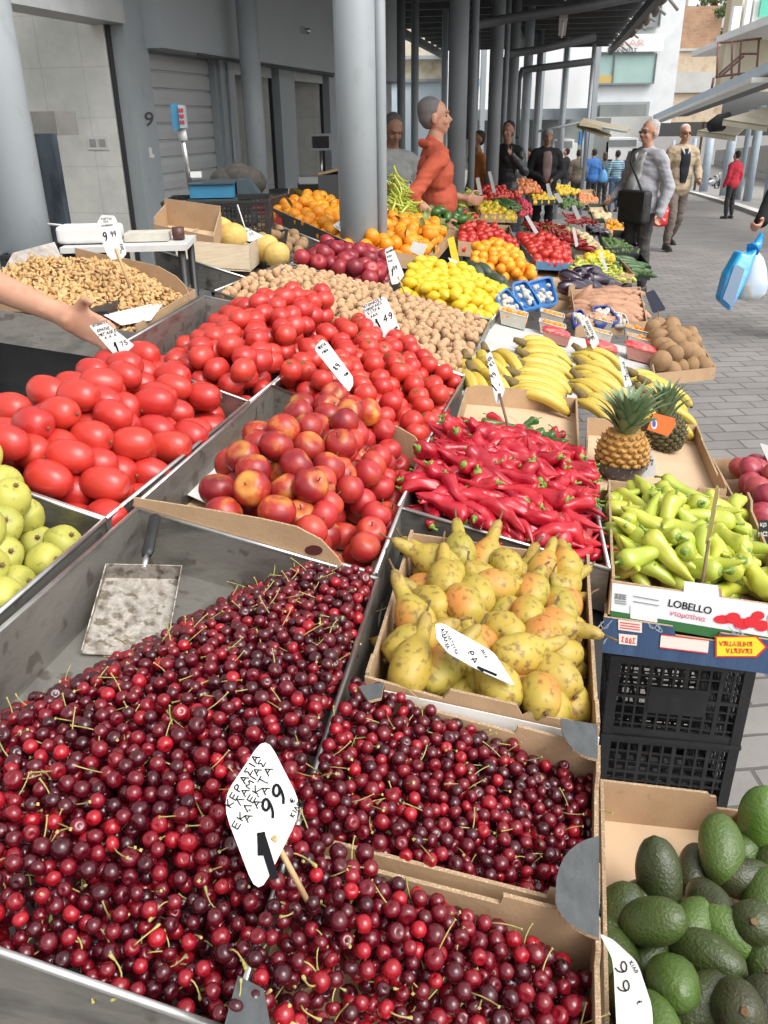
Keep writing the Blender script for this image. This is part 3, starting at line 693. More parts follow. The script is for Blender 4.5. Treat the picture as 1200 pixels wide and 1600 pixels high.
for (x0,y0,s) in ((945,975,1),(1020,975,-1),(1150,985,-1),(940,1000,1)):
    for j in range(3):
        pts=[(x0+s*(6+9*j*.5)*math.cos(w*.45+j),y0+(7+3*j)*math.sin(w*.45)) for w in range(9)]
        for i in range(8): 
            a,b=Vector(pts[i]),Vector(pts[i+1]);e=(b-a).normalized();n=Vector((-e.y,e.x))*.6;FN.poly(mb,[tuple(a-n),tuple(b-n),tuple(b+n),tuple(a+n)],1.5)
mb.build('scroll_print',flat('print_silver',(.32,.36,.42)),nav)
# black plastic crates
def crate(c,sx,sy,h,label,ang=0,nb=12,slots=3,th=.006,group='black plastic crates',mt=None,solid=None):
    """c: centre of the underside"""
    mt=mt or BLACKP;M=Matrix.Rotation(ang,3,'Z');t=empty('plastic_crate',c,label,'crate',group);c=Vector(c)
    mb=MB()
    def B(x,y,z,a,b,d): mb.box(c+M@Vector((x,y,z)),a,b,d,0,M)
    for sg in(-1,1):
        for z,hh in ((h-.008,.016),(h*.52,.008),(.012,.02)):
            B(0,sg*(sy/2),z,sx,th,hh);B(sg*(sx/2),0,z,th,sy-th*2.2,hh)
        for z,hh in ((h*.28,.004),(h*.4,.004),(h*.66,.004),(h*.8,.004),(h*.16,.004)):
            B(0,sg*(sy/2-.0002),z,sx*.96,th*.5,hh);B(sg*(sx/2-.0002),0,z,th*.5,sy*.94,hh)
        for k in range(nb):
            x=(k/(nb-1)-.5)*sx*.94;B(x,sg*(sy/2-.0005),h*.5,.005 if k%3 else .009,th*.8,h*.96)
        for k in range(nb+4):
            y=(k/(nb+3)-.5)*sy*.92;B(sg*(sx/2-.0005),y,h*.5,th*.8,.005,h*.95)
        for s2 in(-1,1): B(sg*(sx/2-.006),s2*(sy/2-.006),h*.5,.022,.022,h)
        if solid: B(0,sg*(sy/2+.001),h*.5,sx*.42,th,h*.34)
    for k in range(9):
        B((k/8-.5)*sx*.9,0,.004,.008,sy*.96,.004);B(0,(k/8-.5)*sy*.9,.0085,sx*.96,.008,.004)
    mb.build('body',mt,t)
    r=MB()
    for sg in(-1,1):
        r.box(c+M@Vector((0,sg*(sy/2+.002),h+.001)),sx+.014,.012,.01,0,M);r.box(c+M@Vector((sg*(sx/2+.002),0,h+.001)),.012,sy-.012,.01,0,M)
    r.build('rim',mt,t);return t
cx=(QN[3]*.57+QN[2]*.43);ca=math.atan2(-.17,1)
fy=PZ(1052,1130,1.86)
for i,(z,lab,hh) in enumerate(((.56,'black plastic crate at the top of the stack directly under the navy box',.19),(.345,'second black plastic crate down in the stack beside the paving',.21),(.13,'third black plastic crate down, behind the avocado box',.21),(0,'lowest black plastic crate of the stack, on the paving',.125))):
    crate(Vector((fy.x+.03,fy.y+.18,z)),.29,.36,hh,lab,ca,solid=(i==1))
# ---- plum tomatoes (left), small and round tomatoes (middle)
qg=[(172,548),(389,628),(165,811),(-96,722)];QG=QW(qg);tray(qg,.09,'steel tray at the left stacked with big oval plum tomatoes')
PT=P_tomato(.0315,.0405,TOMP,.05,.02,0);_sc=MB();_sc.ell((0,0,.0385),.0035,.0035,.002,8,4);_scm=_sc.mesh('stem_scar',BRN);PT=[(a,[('stem_scar',_scm)] if i%2 else []) for i,(a,b) in enumerate(PT)]
def rows(q,nx,ny,layers,top,r,seed,j=.12,sq=.84,skip=None,base=-.02):
    """neatly stacked rows, each layer sitting in the hollows of the one below"""
    R_=random.Random(seed);o=[]
    for L in range(layers):
        for b in range(ny-(L%2 and 1)):
            for a in range(nx-(L%2 and 1)):
                s=(a+.5+(.5 if L%2 else 0)+R_.uniform(-j,j))/nx;t=(b+.5+(.5 if L%2 else 0)+R_.uniform(-j,j))/ny
                h=base+r+L*r*1.22
                if h>top(s,t)+r*.4: continue
                if skip and skip(s,t): continue
                p=bil(q,s,t);o.append((p+Vector((0,0,h+R_.uniform(-.1,.1)*r)),r,s,t))
    return o
tp=lambda s,t:.078-.10*abs(s-.42)**1.4-.04*abs(t-.55)
pts=pack(QG,lambda s,t:.082-.13*abs(s-.40)**1.3-.07*abs(t-.55)**1.3,.0315,2.6,.07,31,.09,26,500,.9,lat=(8,7,.05),inset=.7,mask=lambda s,t:inframe(bil(QG,s,t),120))
copies('plum_tomato',PT,pts,R2,'big oval red plum tomato stacked in the left tray above the green pears','tomato','oval plum tomatoes at the left',ALONG((1,-.25,-.1),.22),1.)
qh=[(320,463),(535,508),(389,628),(172,548)];QH=QW(qh);tray(qh,.09,'steel tray with a bare corner and small stacked plum tomatoes')
PT2=P_tomato(.0285,.034,TOMP,.03,.02,0)
pts=pack(QH,lambda s,t:(-.08 if s<.16-.1*t else -.03+.14*min(1,(s-.12)*2.0)-.045*t),.0275,2.8,.06,32,.09,22,300,.9,lat=(9,8,.05),inset=.7,mask=lambda s,t:s>.17-.14*t)
copies('plum_tomato',PT2,pts,R2,'small plum tomato in the stacked rows behind the big oval tomatoes','tomato','small plum tomatoes in the middle',ALONG((.4,1,0),.3),1.)
qi=[(535,508),(726,588),(662,700),(425,603)];QI=QW(qi);tray(qi,.09,'steel tray of round red tomatoes in front of the walnuts')
PT3=P_tomato(.0275,.0255,TOM,.0,.025,1)
pts=pack(QI,lambda s,t:.082-.085*abs(s-.3)**1.3-.04*abs(t-.5),.0262,2.8,.05,33,.09,22,500,.93,lat=(9,8,.04),inset=.7)
copies('round_tomato',PT3,pts,R2,'round red tomato in the heap between the nectarines and the walnuts','tomato','round red tomatoes',UPISH(.5),1.)
# ---- nectarines
qj=[(425,603),(662,700),(586,897),(210,790)];QJ=QW(qj);tray(qj,.09,'steel tray with nectarines behind a curved cardboard panel')
NP=P_stone(.0315,NEC);NP2=P_stone(.0275,NECR)
inn=[bil(QJ,.03,.04),bil(QJ,.97,.04),bil(QJ,.97,.965),bil(QJ,.03,.965)]
mb=MB();mb.hexa([p+NN*-.078 for p in inn]+[p+NN*-.073 for p in inn]);tag(mb.build('cardboard_liner',CARDIN),'flat cardboard liner under the nectarines','cardboard')
ptL=pack(QJ,lambda s,t:(.086-.24*max(0,.46-s-.10*t)-.05*abs(t-.5)-.2*max(0,s-.66)),.0310,3.2,.06,34,.08,24,300,.92,inset=1.05,mask=lambda s,t:.16+.30*abs(t-.60)<s<.70 and not(s<.35 and .28<t<.5))
copies('nectarine',NP,ptL,R2,'large yellow and dark red nectarine on top of the heap','nectarine','large nectarines',UPISH(.7),1.)
ptR=[a for a in pack(QJ,lambda s,t:.062-.20*max(0,s-.66)-.03*abs(t-.5),.0272,3.6,.04,35,.08,24,300,.94,lat=(9,10,.03),inset=1.0,mask=lambda s,t:s>.66)]
copies('nectarine',NP2,ptR,R2,'smooth red nectarine in the rows along the right rim','nectarine','red nectarines along the rim',UPISH(.6),1.)
# curved panel in front, one behind at the right
def panel(px,z0,label,hole=None,th=.004,name='cardboard_sheet',mt=None,dr=None):
    mb=MB();pts=[P(x,y,h) for x,y,h in px];mb.prism(pts,dr or Vector((.2,1,0)).normalized()*th,0,1);o=mb.build(name,[mt or CARD,CARDE]);tag(o,label,'cardboard');return o
A=QJ[3]+Vector((-.002,-.006,0));B=QJ[2]+Vector((-.012,-.006,0))
def along(A,B,prof,dn,th,label,extra=None):
    mb=MB();e=B-A;pts=[A+e*s+Vector((0,0,h)) for s,h in prof]+[B-Vector((0,0,dn)),A-Vector((0,0,dn))]
    n=e.cross(Vector((0,0,1))).normalized()*th;mb.prism(pts,n,0,1);o=mb.build('cardboard_sheet',[CARD,CARDE]);return tag(o,label,'cardboard')
NV=((B-A).cross(Vector((0,0,1)))).normalized()
along(A+Vector((.004,0,.0)),A.lerp(B,.93),[(0,.016),(.3,.032),(.6,.046),(.76,.050),(.87,.040),(.94,.018),(.98,-.005),(1,-.03)],.045,-.004,'curved brown cardboard panel with a hand hole in front of the nectarines')
# no opening is cut: a dark red oval paints the shaded fruit behind
mb=MB();FH=Face(A+Vector((.004,0,0))+NV*.0006,NV,.0012)
FH.poly(mb,[(490+14*math.cos(w*.393),860+8*math.sin(w*.393)) for w in range(16)]);tag(mb.build('hand_hole_patch',flat('hole_shade_red',(.07,.008,.008),.8)),'dark red oval painted as the hand hole in the curved cardboard panel','hole')
along(QJ[1].lerp(QJ[0],-.01)+Vector((0,-.01,0)),QJ[1].lerp(QJ[0],.22)+Vector((0,-.02,0)),[(0,-.02),(.05,.0),(.3,.022),(.7,.03),(1,.03)],.05,.004,'curved cardboard panel at the right behind the nectarines')
# old label lying in the tray
mb=MB();FL=[P(345,700,-.06),P(395,712,-.06),P(330,790,-.06),P(285,770,-.06)];mb.hexa([p for p in FL]+[p+NN*.001 for p in FL]);tag(mb.build('paper_label',PAPER),'creased white paper label lying under the nectarines at the left','paper label')
# ---- green pears, bottom left
qk=[(-96,722),(163,813),(-60,1008),(-372,890)];QK=QW(qk);tray(qk,.09,'steel tray corner with green pears at the left edge')
GPP=P_pear(.074,.029,.55,GPEAR,.004,True,.42)
pts=pack(QK,lambda s,t:.080-.22*max(0,s-.52)-.03*abs(t-.5),.0278,2.4,.06,36,.09,24,300,.88,mask=lambda s,t:inframe(bil(QK,s,t),100))
copies('green_pear',GPP,pts,R2,'pale green pear showing its blossom end, heaped at the left edge','pear','pale green pears',lambda R_,s,t:frame(Vector((R_.uniform(-1.1,-.2),R_.uniform(.1,.8),R_.uniform(-.8,-.1)))),1.)
# ---- walnuts in the shell
ql=[(440,412),(768,497),(724,588),(335,455)];QL=QW(ql);tray(ql,.08,'wide steel tray of whole walnuts')
def walnut_fn(mb,rr,i,n=9,m=7):
    k=random.Random(i);a=k.uniform(0,6.28);e=k.uniform(1.02,1.22)
    rev(mb,sph(rr*.95,m,rr*e,0,0),n,mod=lambda t,w:1+.05*math.cos(2*w+a)+.06*math.cos(5*w+9*t))
WP=[]
for i in range(8):
    mb=MB();walnut_fn(mb,.0165,i,12,8);WP.append((mb.mesh('walnut',WAL),[]))
pts=pack(QL,lambda s,t:.050-.04*abs(s-.45)-.05*abs(t-.5)-.16*max(0,.1-s)-.12*max(0,s-.9),.0165,1.9,.12,37,.08,12,1600,.93)
pts=surf_only(pts,.0165);print('walnuts',len(pts))
rest=copies('walnut',WP,pts,R2,'whole walnut in its shell in the wide tray behind the tomatoes','walnut','whole walnuts in the wide tray',ANY,1.,.0165)
merged('walnut_heap',walnut_fn,rest,[WAL],'farther whole walnuts filling the back of the wide tray','walnuts',None,R2)
# ---- walnut kernels
QM=[P(118,402,.0),P(305,452,.0),P(212,508,-.01),P(-70,440,.0)]
container('cardboard_tray',[p for p in QM],.05,.004,[CARD,CARDIN,CARDE],{2:[(0,-.03),(1,-.03)],0:[(0,0),(1,0)]},'shallow cardboard tray heaped with shelled walnut kernels','tray',None,False)
def kernel_fn(mb,rr,i,n=7,m=5):
    k=random.Random(i*7);a=k.uniform(0,6);b=len(mb.v);f=k.uniform(.45,.75);e=k.uniform(.9,1.45)
    rev(mb,sph(rr,m,rr*e),n)
    for j in range(b,len(mb.v)):
        v=mb.v[j];q=1+.9*mnoise.noise(v*(1.3/rr)+Vector((a,i,0)));mb.v[j]=Vector((v.x*q,v.y*q*f+.25*rr*math.sin(v.z/rr*2.2),v.z*q))
KP=[]
for i in range(10):
    mb=MB();kernel_fn(mb,.0100,i,9,7);KP.append((mb.mesh('walnut_kernel',KER),[]))
pts=pack(QM,lambda s,t:.062-.11*abs(s-.42)**1.3-.10*abs(t-.45)**1.2,.0086,2.0,.2,38,.05,9,3600,.86)
pts=surf_only(pts,.010);print('kernels',len(pts))
rest=copies('walnut_kernel',KP,pts,R2,'golden shelled walnut kernel heaped under the 9 99 price card','walnut kernel','shelled walnut kernels',ANY,1.,.0086)
merged('kernel_heap',kernel_fn,rest,[KER],'farther shelled walnut kernels of the heap','walnut kernels',None,R2)
# curved brown cardboard behind the kernels, lining paper, steel underneath
mb=MB();pp=[(122,398,.0),(122,388,.0)]
A=P(120,402,.0);B=P(296,455,.005);e=B-A
pr=[(0,.03),(.25,.035),(.5,.045),(.75,.05),(.9,.035),(.97,.015),(1,-.01)]
along(A,B,pr,.03,.004,'rounded brown cardboard panel with a hand hole behind the walnut kernels')
FK=Face(A+Vector((0,0,0)),(B-A).cross(Vector((0,0,1))),.0012);mb=MB();FK.poly(mb,[(257+6*math.cos(w*.52),443+3.5*math.sin(w*.52)) for w in range(12)]);tag(mb.build('hand_hole_patch',flat('hole_shade',(.02,.015,.012),.8)),'small dark oval painted as the hand hole in the rounded panel behind the walnut kernels','hole')  # panel is uncut: the darkness inside the hole is a painted oval
mb=MB();LP=[P(162,492,.005),P(258,470,.0),P(236,500,-.01),P(190,508,-.02)];mb.hexa([p-NN*.001 for p in LP]+LP);tag(mb.build('lining_paper',PAPER),'white lining paper at the front of the walnut kernels','paper')
mb=MB();A=P(-40,478,-.02);B=P(215,520,-.02);dn=Vector((0,0,-.085));mb.prism([A,B,B+dn,A+dn],Vector((.1,1,0)).normalized()*.003);A2=P(312,462,0);B2=P(215,520,-.02);mb.prism([A2,B2,B2+dn,A2+dn],Vector((-1,.2,0)).normalized()*.003)
tag(mb.build('steel_counter',STEEL),'grey steel side of the counter under the walnut kernels','panel')
mb=MB();FP=[P(0,432,.0),P(98,405,.0),P(85,378,.03),P(20,395,.035)]
mb.hexa([p-NN*.003 for p in FP]+FP);PL=mat('clear_film',[(.30,.26,.22),(.55,.5,.46)],scale=40,rough=.12,bump=1.,bscale=60,coat=.6);tag(mb.build('plastic_film',PL),'crinkled clear film over brown cardboard at the far left','film')
# ---- lemons
qm=[(655,415),(806,452),(768,500),(622,466)];QO=QW(qm);tray(qm,.07,'steel tray of stacked lemons')
LP_=P_simple('lemon',.058,.0235,LEM,14,.02,1.2,nip=.06)
pts=pack(QO,lambda s,t:.085-.03*abs(t-.4)-.14*max(0,s-.55),.0235,2.8,.06,39,.07,22,400,.9)
copies('lemon',LP_,pts,R2,'bright yellow lemon in the stacked heap','lemon','stacked lemons',ALONG((1,-.2,-.1),.6))
# ---- dark plums / nectarines beyond the walnuts
qn=[(505,385),(628,418),(598,452),(455,412)];QP=QW(qn);tray(qn,.07,'steel tray of dark red nectarines behind the walnuts')
PN=P_stone(.036,PLM,16,.05,False)
pts=pack(QP,lambda s,t:.085-.06*abs(s-.55)-.03*abs(t-.4),.0355,2.4,.08,40,.07,20,200,.9)
copies('dark_nectarine',PN,pts,R2,'dark purple-red nectarine behind the whole walnuts','nectarine','dark red nectarines behind the walnuts',UPISH(.7))
# ---- melons, kiwis, cartons and crate on the steel tray behind
tray([(392,335),(520,386),(397,438),(240,389)],.09,'dark steel tray with melons, kiwis and a small wooden crate')
ML=P_simple('melon',.15,.066,MEL,20,.03,1,pw=2.1)
for (x,y,h,s,lab) in ((338,362,.03,.95,'yellow melon leaning on the open brown carton'),(362,372,.03,.85,'yellow melon behind the wooden crate'),(415,388,.0,.8,'yellow melon at the right end of the wooden crate'),(433,398,.0,.75,'small yellow melon beside the dark nectarines')):
    put('melon',ML,P(x,y,h),frame(Vector((1,-.2,.1))),s,lab,'melon',None,R2)
KP_=P_simple('kiwi',.062,.024,KIW,12,.03,1)
for i,(x,y,h) in enumerate(((396,362,.03),(410,356,.03),(422,366,.03),(408,372,.03),(418,378,.01),(432,370,.02),(436,362,.01),(444,372,.01),(452,378,.0),(462,376,.0),(470,384,.0),(428,384,.0),(458,366,.0),(474,380,.0),(466,392,0),(448,388,0))):
    put('kiwi',KP_,P(x,y,h),rot_any(R2),1.05,'brown kiwi in the dark tray left of the oranges','kiwi','kiwis left of the oranges',R2)
WOOD=mat('pale_crate_wood',[(.42,.33,.22),(.52,.43,.31)],scale=14,rough=.8,streak=(1,1,9),bump=.2,bscale=60)
def woodbox(pA,pB,pC,h,label,slats=3):
    """low crate: A-B the long near side, B-C the short side (world points of the top rim)"""
    t=empty('wooden_crate',(pA+pC)/2-Vector((0,0,h)),label,'crate');mb=MB();pD=pA+pC-pB;c=(pA+pC)/2
    for a,b in((pA,pB),(pB,pC),(pC,pD),(pD,pA)):
        e=(b-a).normalized();n=e.cross(Vector((0,0,1))).normalized();n=n if n.dot(c-a)>0 else -n
        a2,b2=a+e*.001+(e*.008 if (a-pB).length<.01 or (a-pD).length<.01 else Vector()),b-(e*.008 if (a-pB).length<.01 or (a-pD).length<.01 else Vector())
        for k in range(slats):
            z0=-h*(k+.04)/slats;z1=-h*(k+.92)/slats;mb.prism([a2+Vector((0,0,z0)),b2+Vector((0,0,z0)),b2+Vector((0,0,z1)),a2+Vector((0,0,z1))],n*.006)
    mb.prism([p-Vector((0,0,h-.004)) for p in (pA,pB,pC,pD)],Vector((0,0,-.003)));mb.build('slats',WOOD,t)
    p=MB()
    for a in (pA,pB,pC,pD): d=(c-a).normalized()*.02;d.z=0;p.box(a+d-Vector((0,0,h/2-.002)),.018,.018,h)
    p.build('corner_post',WOOD,t);return t
wb=woodbox(P(272,372,.05),P(388,382,.05),P(420,358,.04),.105,'small pale wooden crate in front of the melons',1)
zq=(P(300,380,.02)-CAM).dot(FW)
carton([PZ(258,318,zq+.20),PZ(345,330,zq+.14),PZ(334,370,zq-.02),PZ(240,350,zq+.04)],.085,'open brown cardboard carton beside the melons',profs={0:[(0,.02),(1,.02)],3:[(0,.02),(1,0)]})
# ---- oranges in black cartons
BC=mat('black_printed_carton',[(.014,.014,.013),(.03,.03,.026)],scale=20,rough=.5)
qo1=[(462,300),(606,332),(552,382),(402,314)];QO1=QW(qo1)
b1=container('cardboard_box',QO1,.075,.005,[BC,CARDIN,CARDE],{0:prof(.02,.2),1:prof(.0,.1),2:prof(.0,.15),3:prof(.03,.2)},'black carton with a strawberry print full of oranges','box','cartons of oranges',False)
FS=Face(QO1[3],(QO1[2]-QO1[3]).cross(Vector((0,0,1))),.0012)
mb=MB()
for i,(x,y) in enumerate(((401,322),(408,330),(415,335),(423,341),(431,346),(437,352),(410,322),(420,332),(430,339),(436,345))):
    FS.poly(mb,[(x+5.5*math.cos(w*.63),y+6*math.sin(w*.63)) for w in range(10)],1+.1*i)
mb.build('strawberry_print',flat('print_red',(.62,.02,.03)),b1)
qo2=[(606,332),(702,365),(668,402),(556,383)];QO2=QW(qo2)
container('cardboard_box',QO2,.075,.005,[CARD,CARDIN,CARDE],{0:prof(.0,.2),1:prof(.0,.1),2:prof(.0,.15),3:prof(.0,.2)},'brown carton heaped with deep orange oranges','box','cartons of oranges',False)
OP=P_simple('orange',.076,.038,ORA,14,.015,1)
def leafmesh():
    mb=MB();n=6
    for i in range(n):
        a=i/n;b=(i+1)/n;wa=.018*math.sin(math.pi*(a*.92+.04));wb=.018*math.sin(math.pi*(b*.92+.04));za=.012*math.sin(a*3);zb=.012*math.sin(b*3)
        mb.add([(a*.08,-wa,za+.004),(a*.08,0,za),(b*.08,0,zb),(b*.08,-wb,zb+.004),(a*.08,wa,za+.004),(b*.08,wb,zb+.004)],[(0,1,2,3),(1,4,5,2)],0,True)
    return mb.mesh('leaf',LEAF)
LFM=leafmesh()
OP2=OP+[(OP[0][0],[('leaf',LFM)])]
for i in range(2):
    mm=LFM.copy()
    for v in mm.vertices: v.co+=Vector((.01,0,.034))
    OP2[-1]=(OP[i][0],[('leaf',mm)])
pts=pack(QO1,lambda s,t:.055-.07*max(0,.35-s)*2-.02*abs(t-.5),.0345,2.0,.08,41,.075,20,200,.9,mask=lambda s,t:s>.18)
copies('orange',OP2,pts,R2,'orange with a few leaves left on, in the black carton','orange','oranges in the black carton',ANY,.92)
pts=pack(QO2,lambda s,t:.115-.10*abs(s-.6),.036,3.2,.08,42,.075,20,200,.9)
copies('orange',OP2,pts,R2,'deep orange orange in the tall heap beside the dark green peppers','orange','oranges in the tall heap',ANY,.95)
# ---- small carton with a handful of peppers; pineapple carton; bananas
carton([(728,606),(902,622),(906,700),(708,672)],.05,'nearly empty cardboard box with a handful of red and green peppers',profs={0:[(0,.0),(.1,.012),(.6,.012),(.62,0),(1,0)]})
RP2=P_pepper(.08,.015,RPEP,.4,.012,.2,10,.015,4);DP2=P_pepper(.085,.022,DPEP,.45,.01,.12,12,.02,4)
for i,(x,y,k) in enumerate(((735,668,1),(745,672,0),(758,668,1),(770,662,1),(778,656,0),(786,664,0),(800,668,1),(815,672,1),(830,678,1),(850,682,1),(866,688,1),(880,692,0),(862,686,0),(752,680,0),(822,664,1),(790,676,1),(872,690,0),(765,678,0))):
    if k: put('green_pepper',DP2,P(x,y,-.025),ALONG((1,-.1,-.2),.5)(R2,0,0),.72,'small green pepper left in the nearly empty box','pepper','small green peppers in the nearly empty box',R2)
    else: put('red_pepper',RP2,P(x,y,-.03),ALONG((1,-.3,-.2),.7)(R2,0,0),.9,'small red pepper left in the nearly empty box','pepper','small red peppers in the nearly empty box',R2)
carton([(918,652),(1090,664),(1136,765),(912,752)],.055,'cardboard box holding two pineapples',profs={1:[(0,.0),(.2,.0),(.22,-.006),(.8,-.006),(.82,.01),(1,.01)],2:[(0,0),(.2,0),(.24,-.02),(.9,-.02),(1,0)]})
# board under the bananas
BD=[P(752,500,-.035),P(1040,552,-.035),P(1050,650,-.035),P(720,612,-.035)]
mb=MB();mb.hexa([p-Vector((0,0,.01)) for p in BD]+BD);tag(mb.build('display_board',mat('grey_white_sheet',[(.46,.46,.44),(.56,.55,.53)],scale=8,rough=.6,bump=.4,bscale=20)),'white sheet-covered board under the bananas and punnets','board')
BM=[banana_mesh(.195,.020,1.2,i) for i in range(3)]
def bunch(p,dirv,n,label,fan=.1,s=1.,up=Vector((0,0,1))):
    """crown of the hand at p, fingers run along dirv and bow upwards"""
    t=empty('banana_bunch',p,label,'bananas','hands of bananas');d=Vector(dirv).normalized();sd=d.cross(up).normalized()
    for i in range(n):
        k=(i-(n-1)/2)+RR.uniform(-.12,.12);a=k*fan*1.3+RR.uniform(-.05,.05);row=i%2
        z=(d*math.cos(a)+sd*math.sin(a)+Vector((0,0,-.10-.02*row))).normalized();x=Vector((0,0,-1))
        M3=frame(z,None);y=z.cross(Vector((0,0,-1))).normalized();xx=y.cross(z);M3=Matrix((xx,y,z)).transposed()
        o=bpy.data.objects.new('banana',BM[i%3]);L=.185*s
        c=z*(L*.45)+sd*(k*.028*s)+Vector((0,0,.012-.006*row+ (.035 if n>5 and row else 0)))
        M3=M3@Matrix.Rotation(RR.uniform(-.35,.35),3,'Z');s2=s*RR.uniform(.88,1.08);m=(M3@Matrix.Diagonal((s2,s2,s2))).to_4x4();m.translation=c;o.parent=t;o.matrix_basis=m;COL.objects.link(o)
    mb=MB();mb.tube([t.location+d*.018,t.location-d*.004+Vector((0,0,.012)),t.location-d*.022+Vector((0,0,.016))],[.017,.012,.009],8);mb.build('crown_stem',BSTEM,t)
BT=[(728,560,(.15,-.6,-.1),4,'banana hand hanging at the left end beside the walnut rim',.16,1.),(757,548,(.1,-.75,-.1),4,'second banana hand from the left, beside its price card',.16,1.),
(812,538,(1,.02,-.1),5,'upper banana hand of the middle group with green tips',.10,1.05),(808,570,(1,-.1,-.15),4,'middle banana hand of the middle group',.10,1.05),(797,600,(1,-.08,-.16),4,'lowest banana hand of the middle group',.08,1.05),
(902,548,(.8,-.6,-.25),4,'banana hand in front of the red netted punnets',.12,1.),(900,590,(.7,-.6,-.25),4,'banana hand left of the pineapples, crown down',.12,1.),(905,618,(.75,-.5,-.3),3,'lowest banana hand left of the pineapples',.12,1.),
(985,585,(1,.12,-.25),3,'banana hand right of the pineapples, upper',.1,1.),(1000,610,(1,.0,-.25),3,'banana hand right of the pineapples, middle',.1,1.),(1000,645,(1,.05,-.25),3,'banana hand right of the pineapples, lowest',.08,1.),(1010,628,(1,.02,-.25),3,'banana hand right of the pineapples, between the others',.1,1.),(1005,598,(1,.08,-.25),3,'banana hand right of the pineapples, second from the top',.1,1.),(815,556,(1,.0,-.12),4,'second banana hand from the top of the middle group',.1,1.05),(800,586,(1,-.1,-.15),4,'fourth banana hand from the top of the middle group',.1,1.05),(735,578,(.25,-.7,-.1),3,'banana hand low at the left end behind the small carton',.14,1.),(905,570,(.75,-.5,-.25),4,'banana hand between the red nets and the pineapple leaves',.12,1.)]
for x,y,d,n,lab,fan,s in BT: bunch(P(x,y,.0),d,n,lab,fan,s)
# ---- pineapples
PINE=mat('pineapple_skin',[(.30,.13,.03),(.46,.25,.06),(.2,.1,.035)],scale=50,rough=.55,bump=.4)
PLEAF=mat('pineapple_leaf',[(.10,.17,.07),(.18,.26,.13),(.14,.2,.12)],scale=20,rough=.45,streak=(1,1,.2))
def pineapple(p,ax,L,r,label,wrapped,cl=.17,nl=70,dark=False):
    t=empty('pineapple',p,label,'pineapple');M3=frame(Vector(ax).normalized());mb=MB();n=16;rowsn=9
    bod=MB();rev(bod,[(L*(i/14),r*.93*math.sin(math.pi*(.13+.76*i/14))**.45) for i in range(15)],20)
    for v in bod.v: mb.v.append(M3@v+p)
    mb.f+=bod.f;mb.m+=[0]*len(bod.f);mb.sm+=[True]*len(bod.f)
    for a in range(rowsn):
        z=L*(.06+.9*a/(rowsn-1));q=r*.93*math.sin(math.pi*(.13+.76*z/L))**.45
        for k in range(13):
            w=(k+(a%2)*.5)/13*6.283;c=M3@Vector((math.cos(w)*q,math.sin(w)*q,z))+p
            Mn=frame(M3@Vector((math.cos(w),math.sin(w),.1)),M3@Vector((0,0,1)))
            mb.ell(c,L/rowsn*.58,q*.235,q*.17,8,4,0,Mn)
            mb.tube([c+(Mn@Vector((0,0,q*.12))),c+(Mn@Vector((.006,0,q*.24)))],[.0025,.0006],4)
    mb.build('fruit',mat('pineapple_skin_dark',[(.05,.045,.02),(.13,.11,.04)],scale=50,rough=.6) if dark else PINE,t)
    lf=MB();R_=random.Random(int(p.x*1000))
    top=p+M3@Vector((0,0,L*.95))
    for i in range(nl):
        u=i/nl;w=i*2.4;el=.78+.78*u**.8;ln=cl*(.45+.55*math.sin(math.pi*min(1,u*1.1+.12)))*R_.uniform(.85,1.1);wd=.011*(1.2-.5*u)
        d=Vector((math.cos(w)*math.cos(el),math.sin(w)*math.cos(el),math.sin(el)));hor=Vector((math.cos(w),math.sin(w),0));sd=Vector((-math.sin(w),math.cos(w),0))
        b=len(lf.v);base=Vector((hor.x*r*.2*(1-u),hor.y*r*.2*(1-u),u*.05));c=base
        for j in range(6):
            q=j/5;c=base+d*ln*q+hor*ln*.28*q*q*(1-.3*u)+Vector((0,0,ln*.1*math.sin(q*3)-ln*.06*q*q));ww=wd*(1-q)**.7+.0004
            nn=d.cross(sd).normalized()*ww*.45
            for e in(-1,0,1): lf.v.append(M3@(c+sd*ww*e+(nn if e==0 else Vector())*(-1))+top)
        for j in range(5):
            for e in(0,1): lf.f.append([b+j*3+e,b+j*3+e+1,b+j*3+e+4,b+j*3+e+3]);lf.m.append(0);lf.sm.append(True)
    lf.build('crown',PLEAF,t)
    if wrapped:
        wb=MB();b2=MB();rev(b2,[(L*(z),r*1.06*math.sin(math.pi*(.13+.76*z))**.45+.002) for z in(.02,.12,.24,.36,.38)],20)
        wb.v=[M3@v+p for v in b2.v];wb.f=b2.f[:-2];wb.m=[0]*len(wb.f);wb.sm=[True]*len(wb.f);wb.build('wrapper',mat('dark_sleeve',[(.01,.014,.03),(.02,.03,.06)],scale=10,rough=.25,coat=.5),t)
    return t
# front pineapple stands in the box; the second leans behind it
pineapple(P(968,742,-.04),(.02,-.02,1),.115,.062,'pineapple with a dark sleeve standing in the cardboard box',True,.108,80)
pp2=pineapple(P(1040,702,-.05),(-.10,.1,1),.10,.055,'second pineapple, with an orange tag, behind the first',False,.09,60,True)
FT=Face(P(1033,660,.06),CAM-P(1033,660,.06)+Vector((.1,0,.2)),.0005)
mb=MB();FT.poly(mb,[(1022,645),(1056,654),(1044,682),(1011,671)],1);FT.poly(mb,[(1051,652.5),(1057,663),(1044.5,681)],1.5)
o=mb.build('paper_tag',flat('tag_orange',(.75,.14,.02),.4));tag(o,'orange and red paper tag on the rear pineapple','tag')
mb=MB();FT.poly(mb,[(1022+5*math.cos(w*.52)+.0,663+8*math.sin(w*.52)) for w in range(12)],3);mb.build('white_oval',PAPER,o)
mb=MB();FT.poly(mb,[(1022+3*math.cos(w*.52),662+5.5*math.sin(w*.52)) for w in range(12)],4);mb.build('blue_oval',flat('print_blue',(.08,.1,.35)),o)
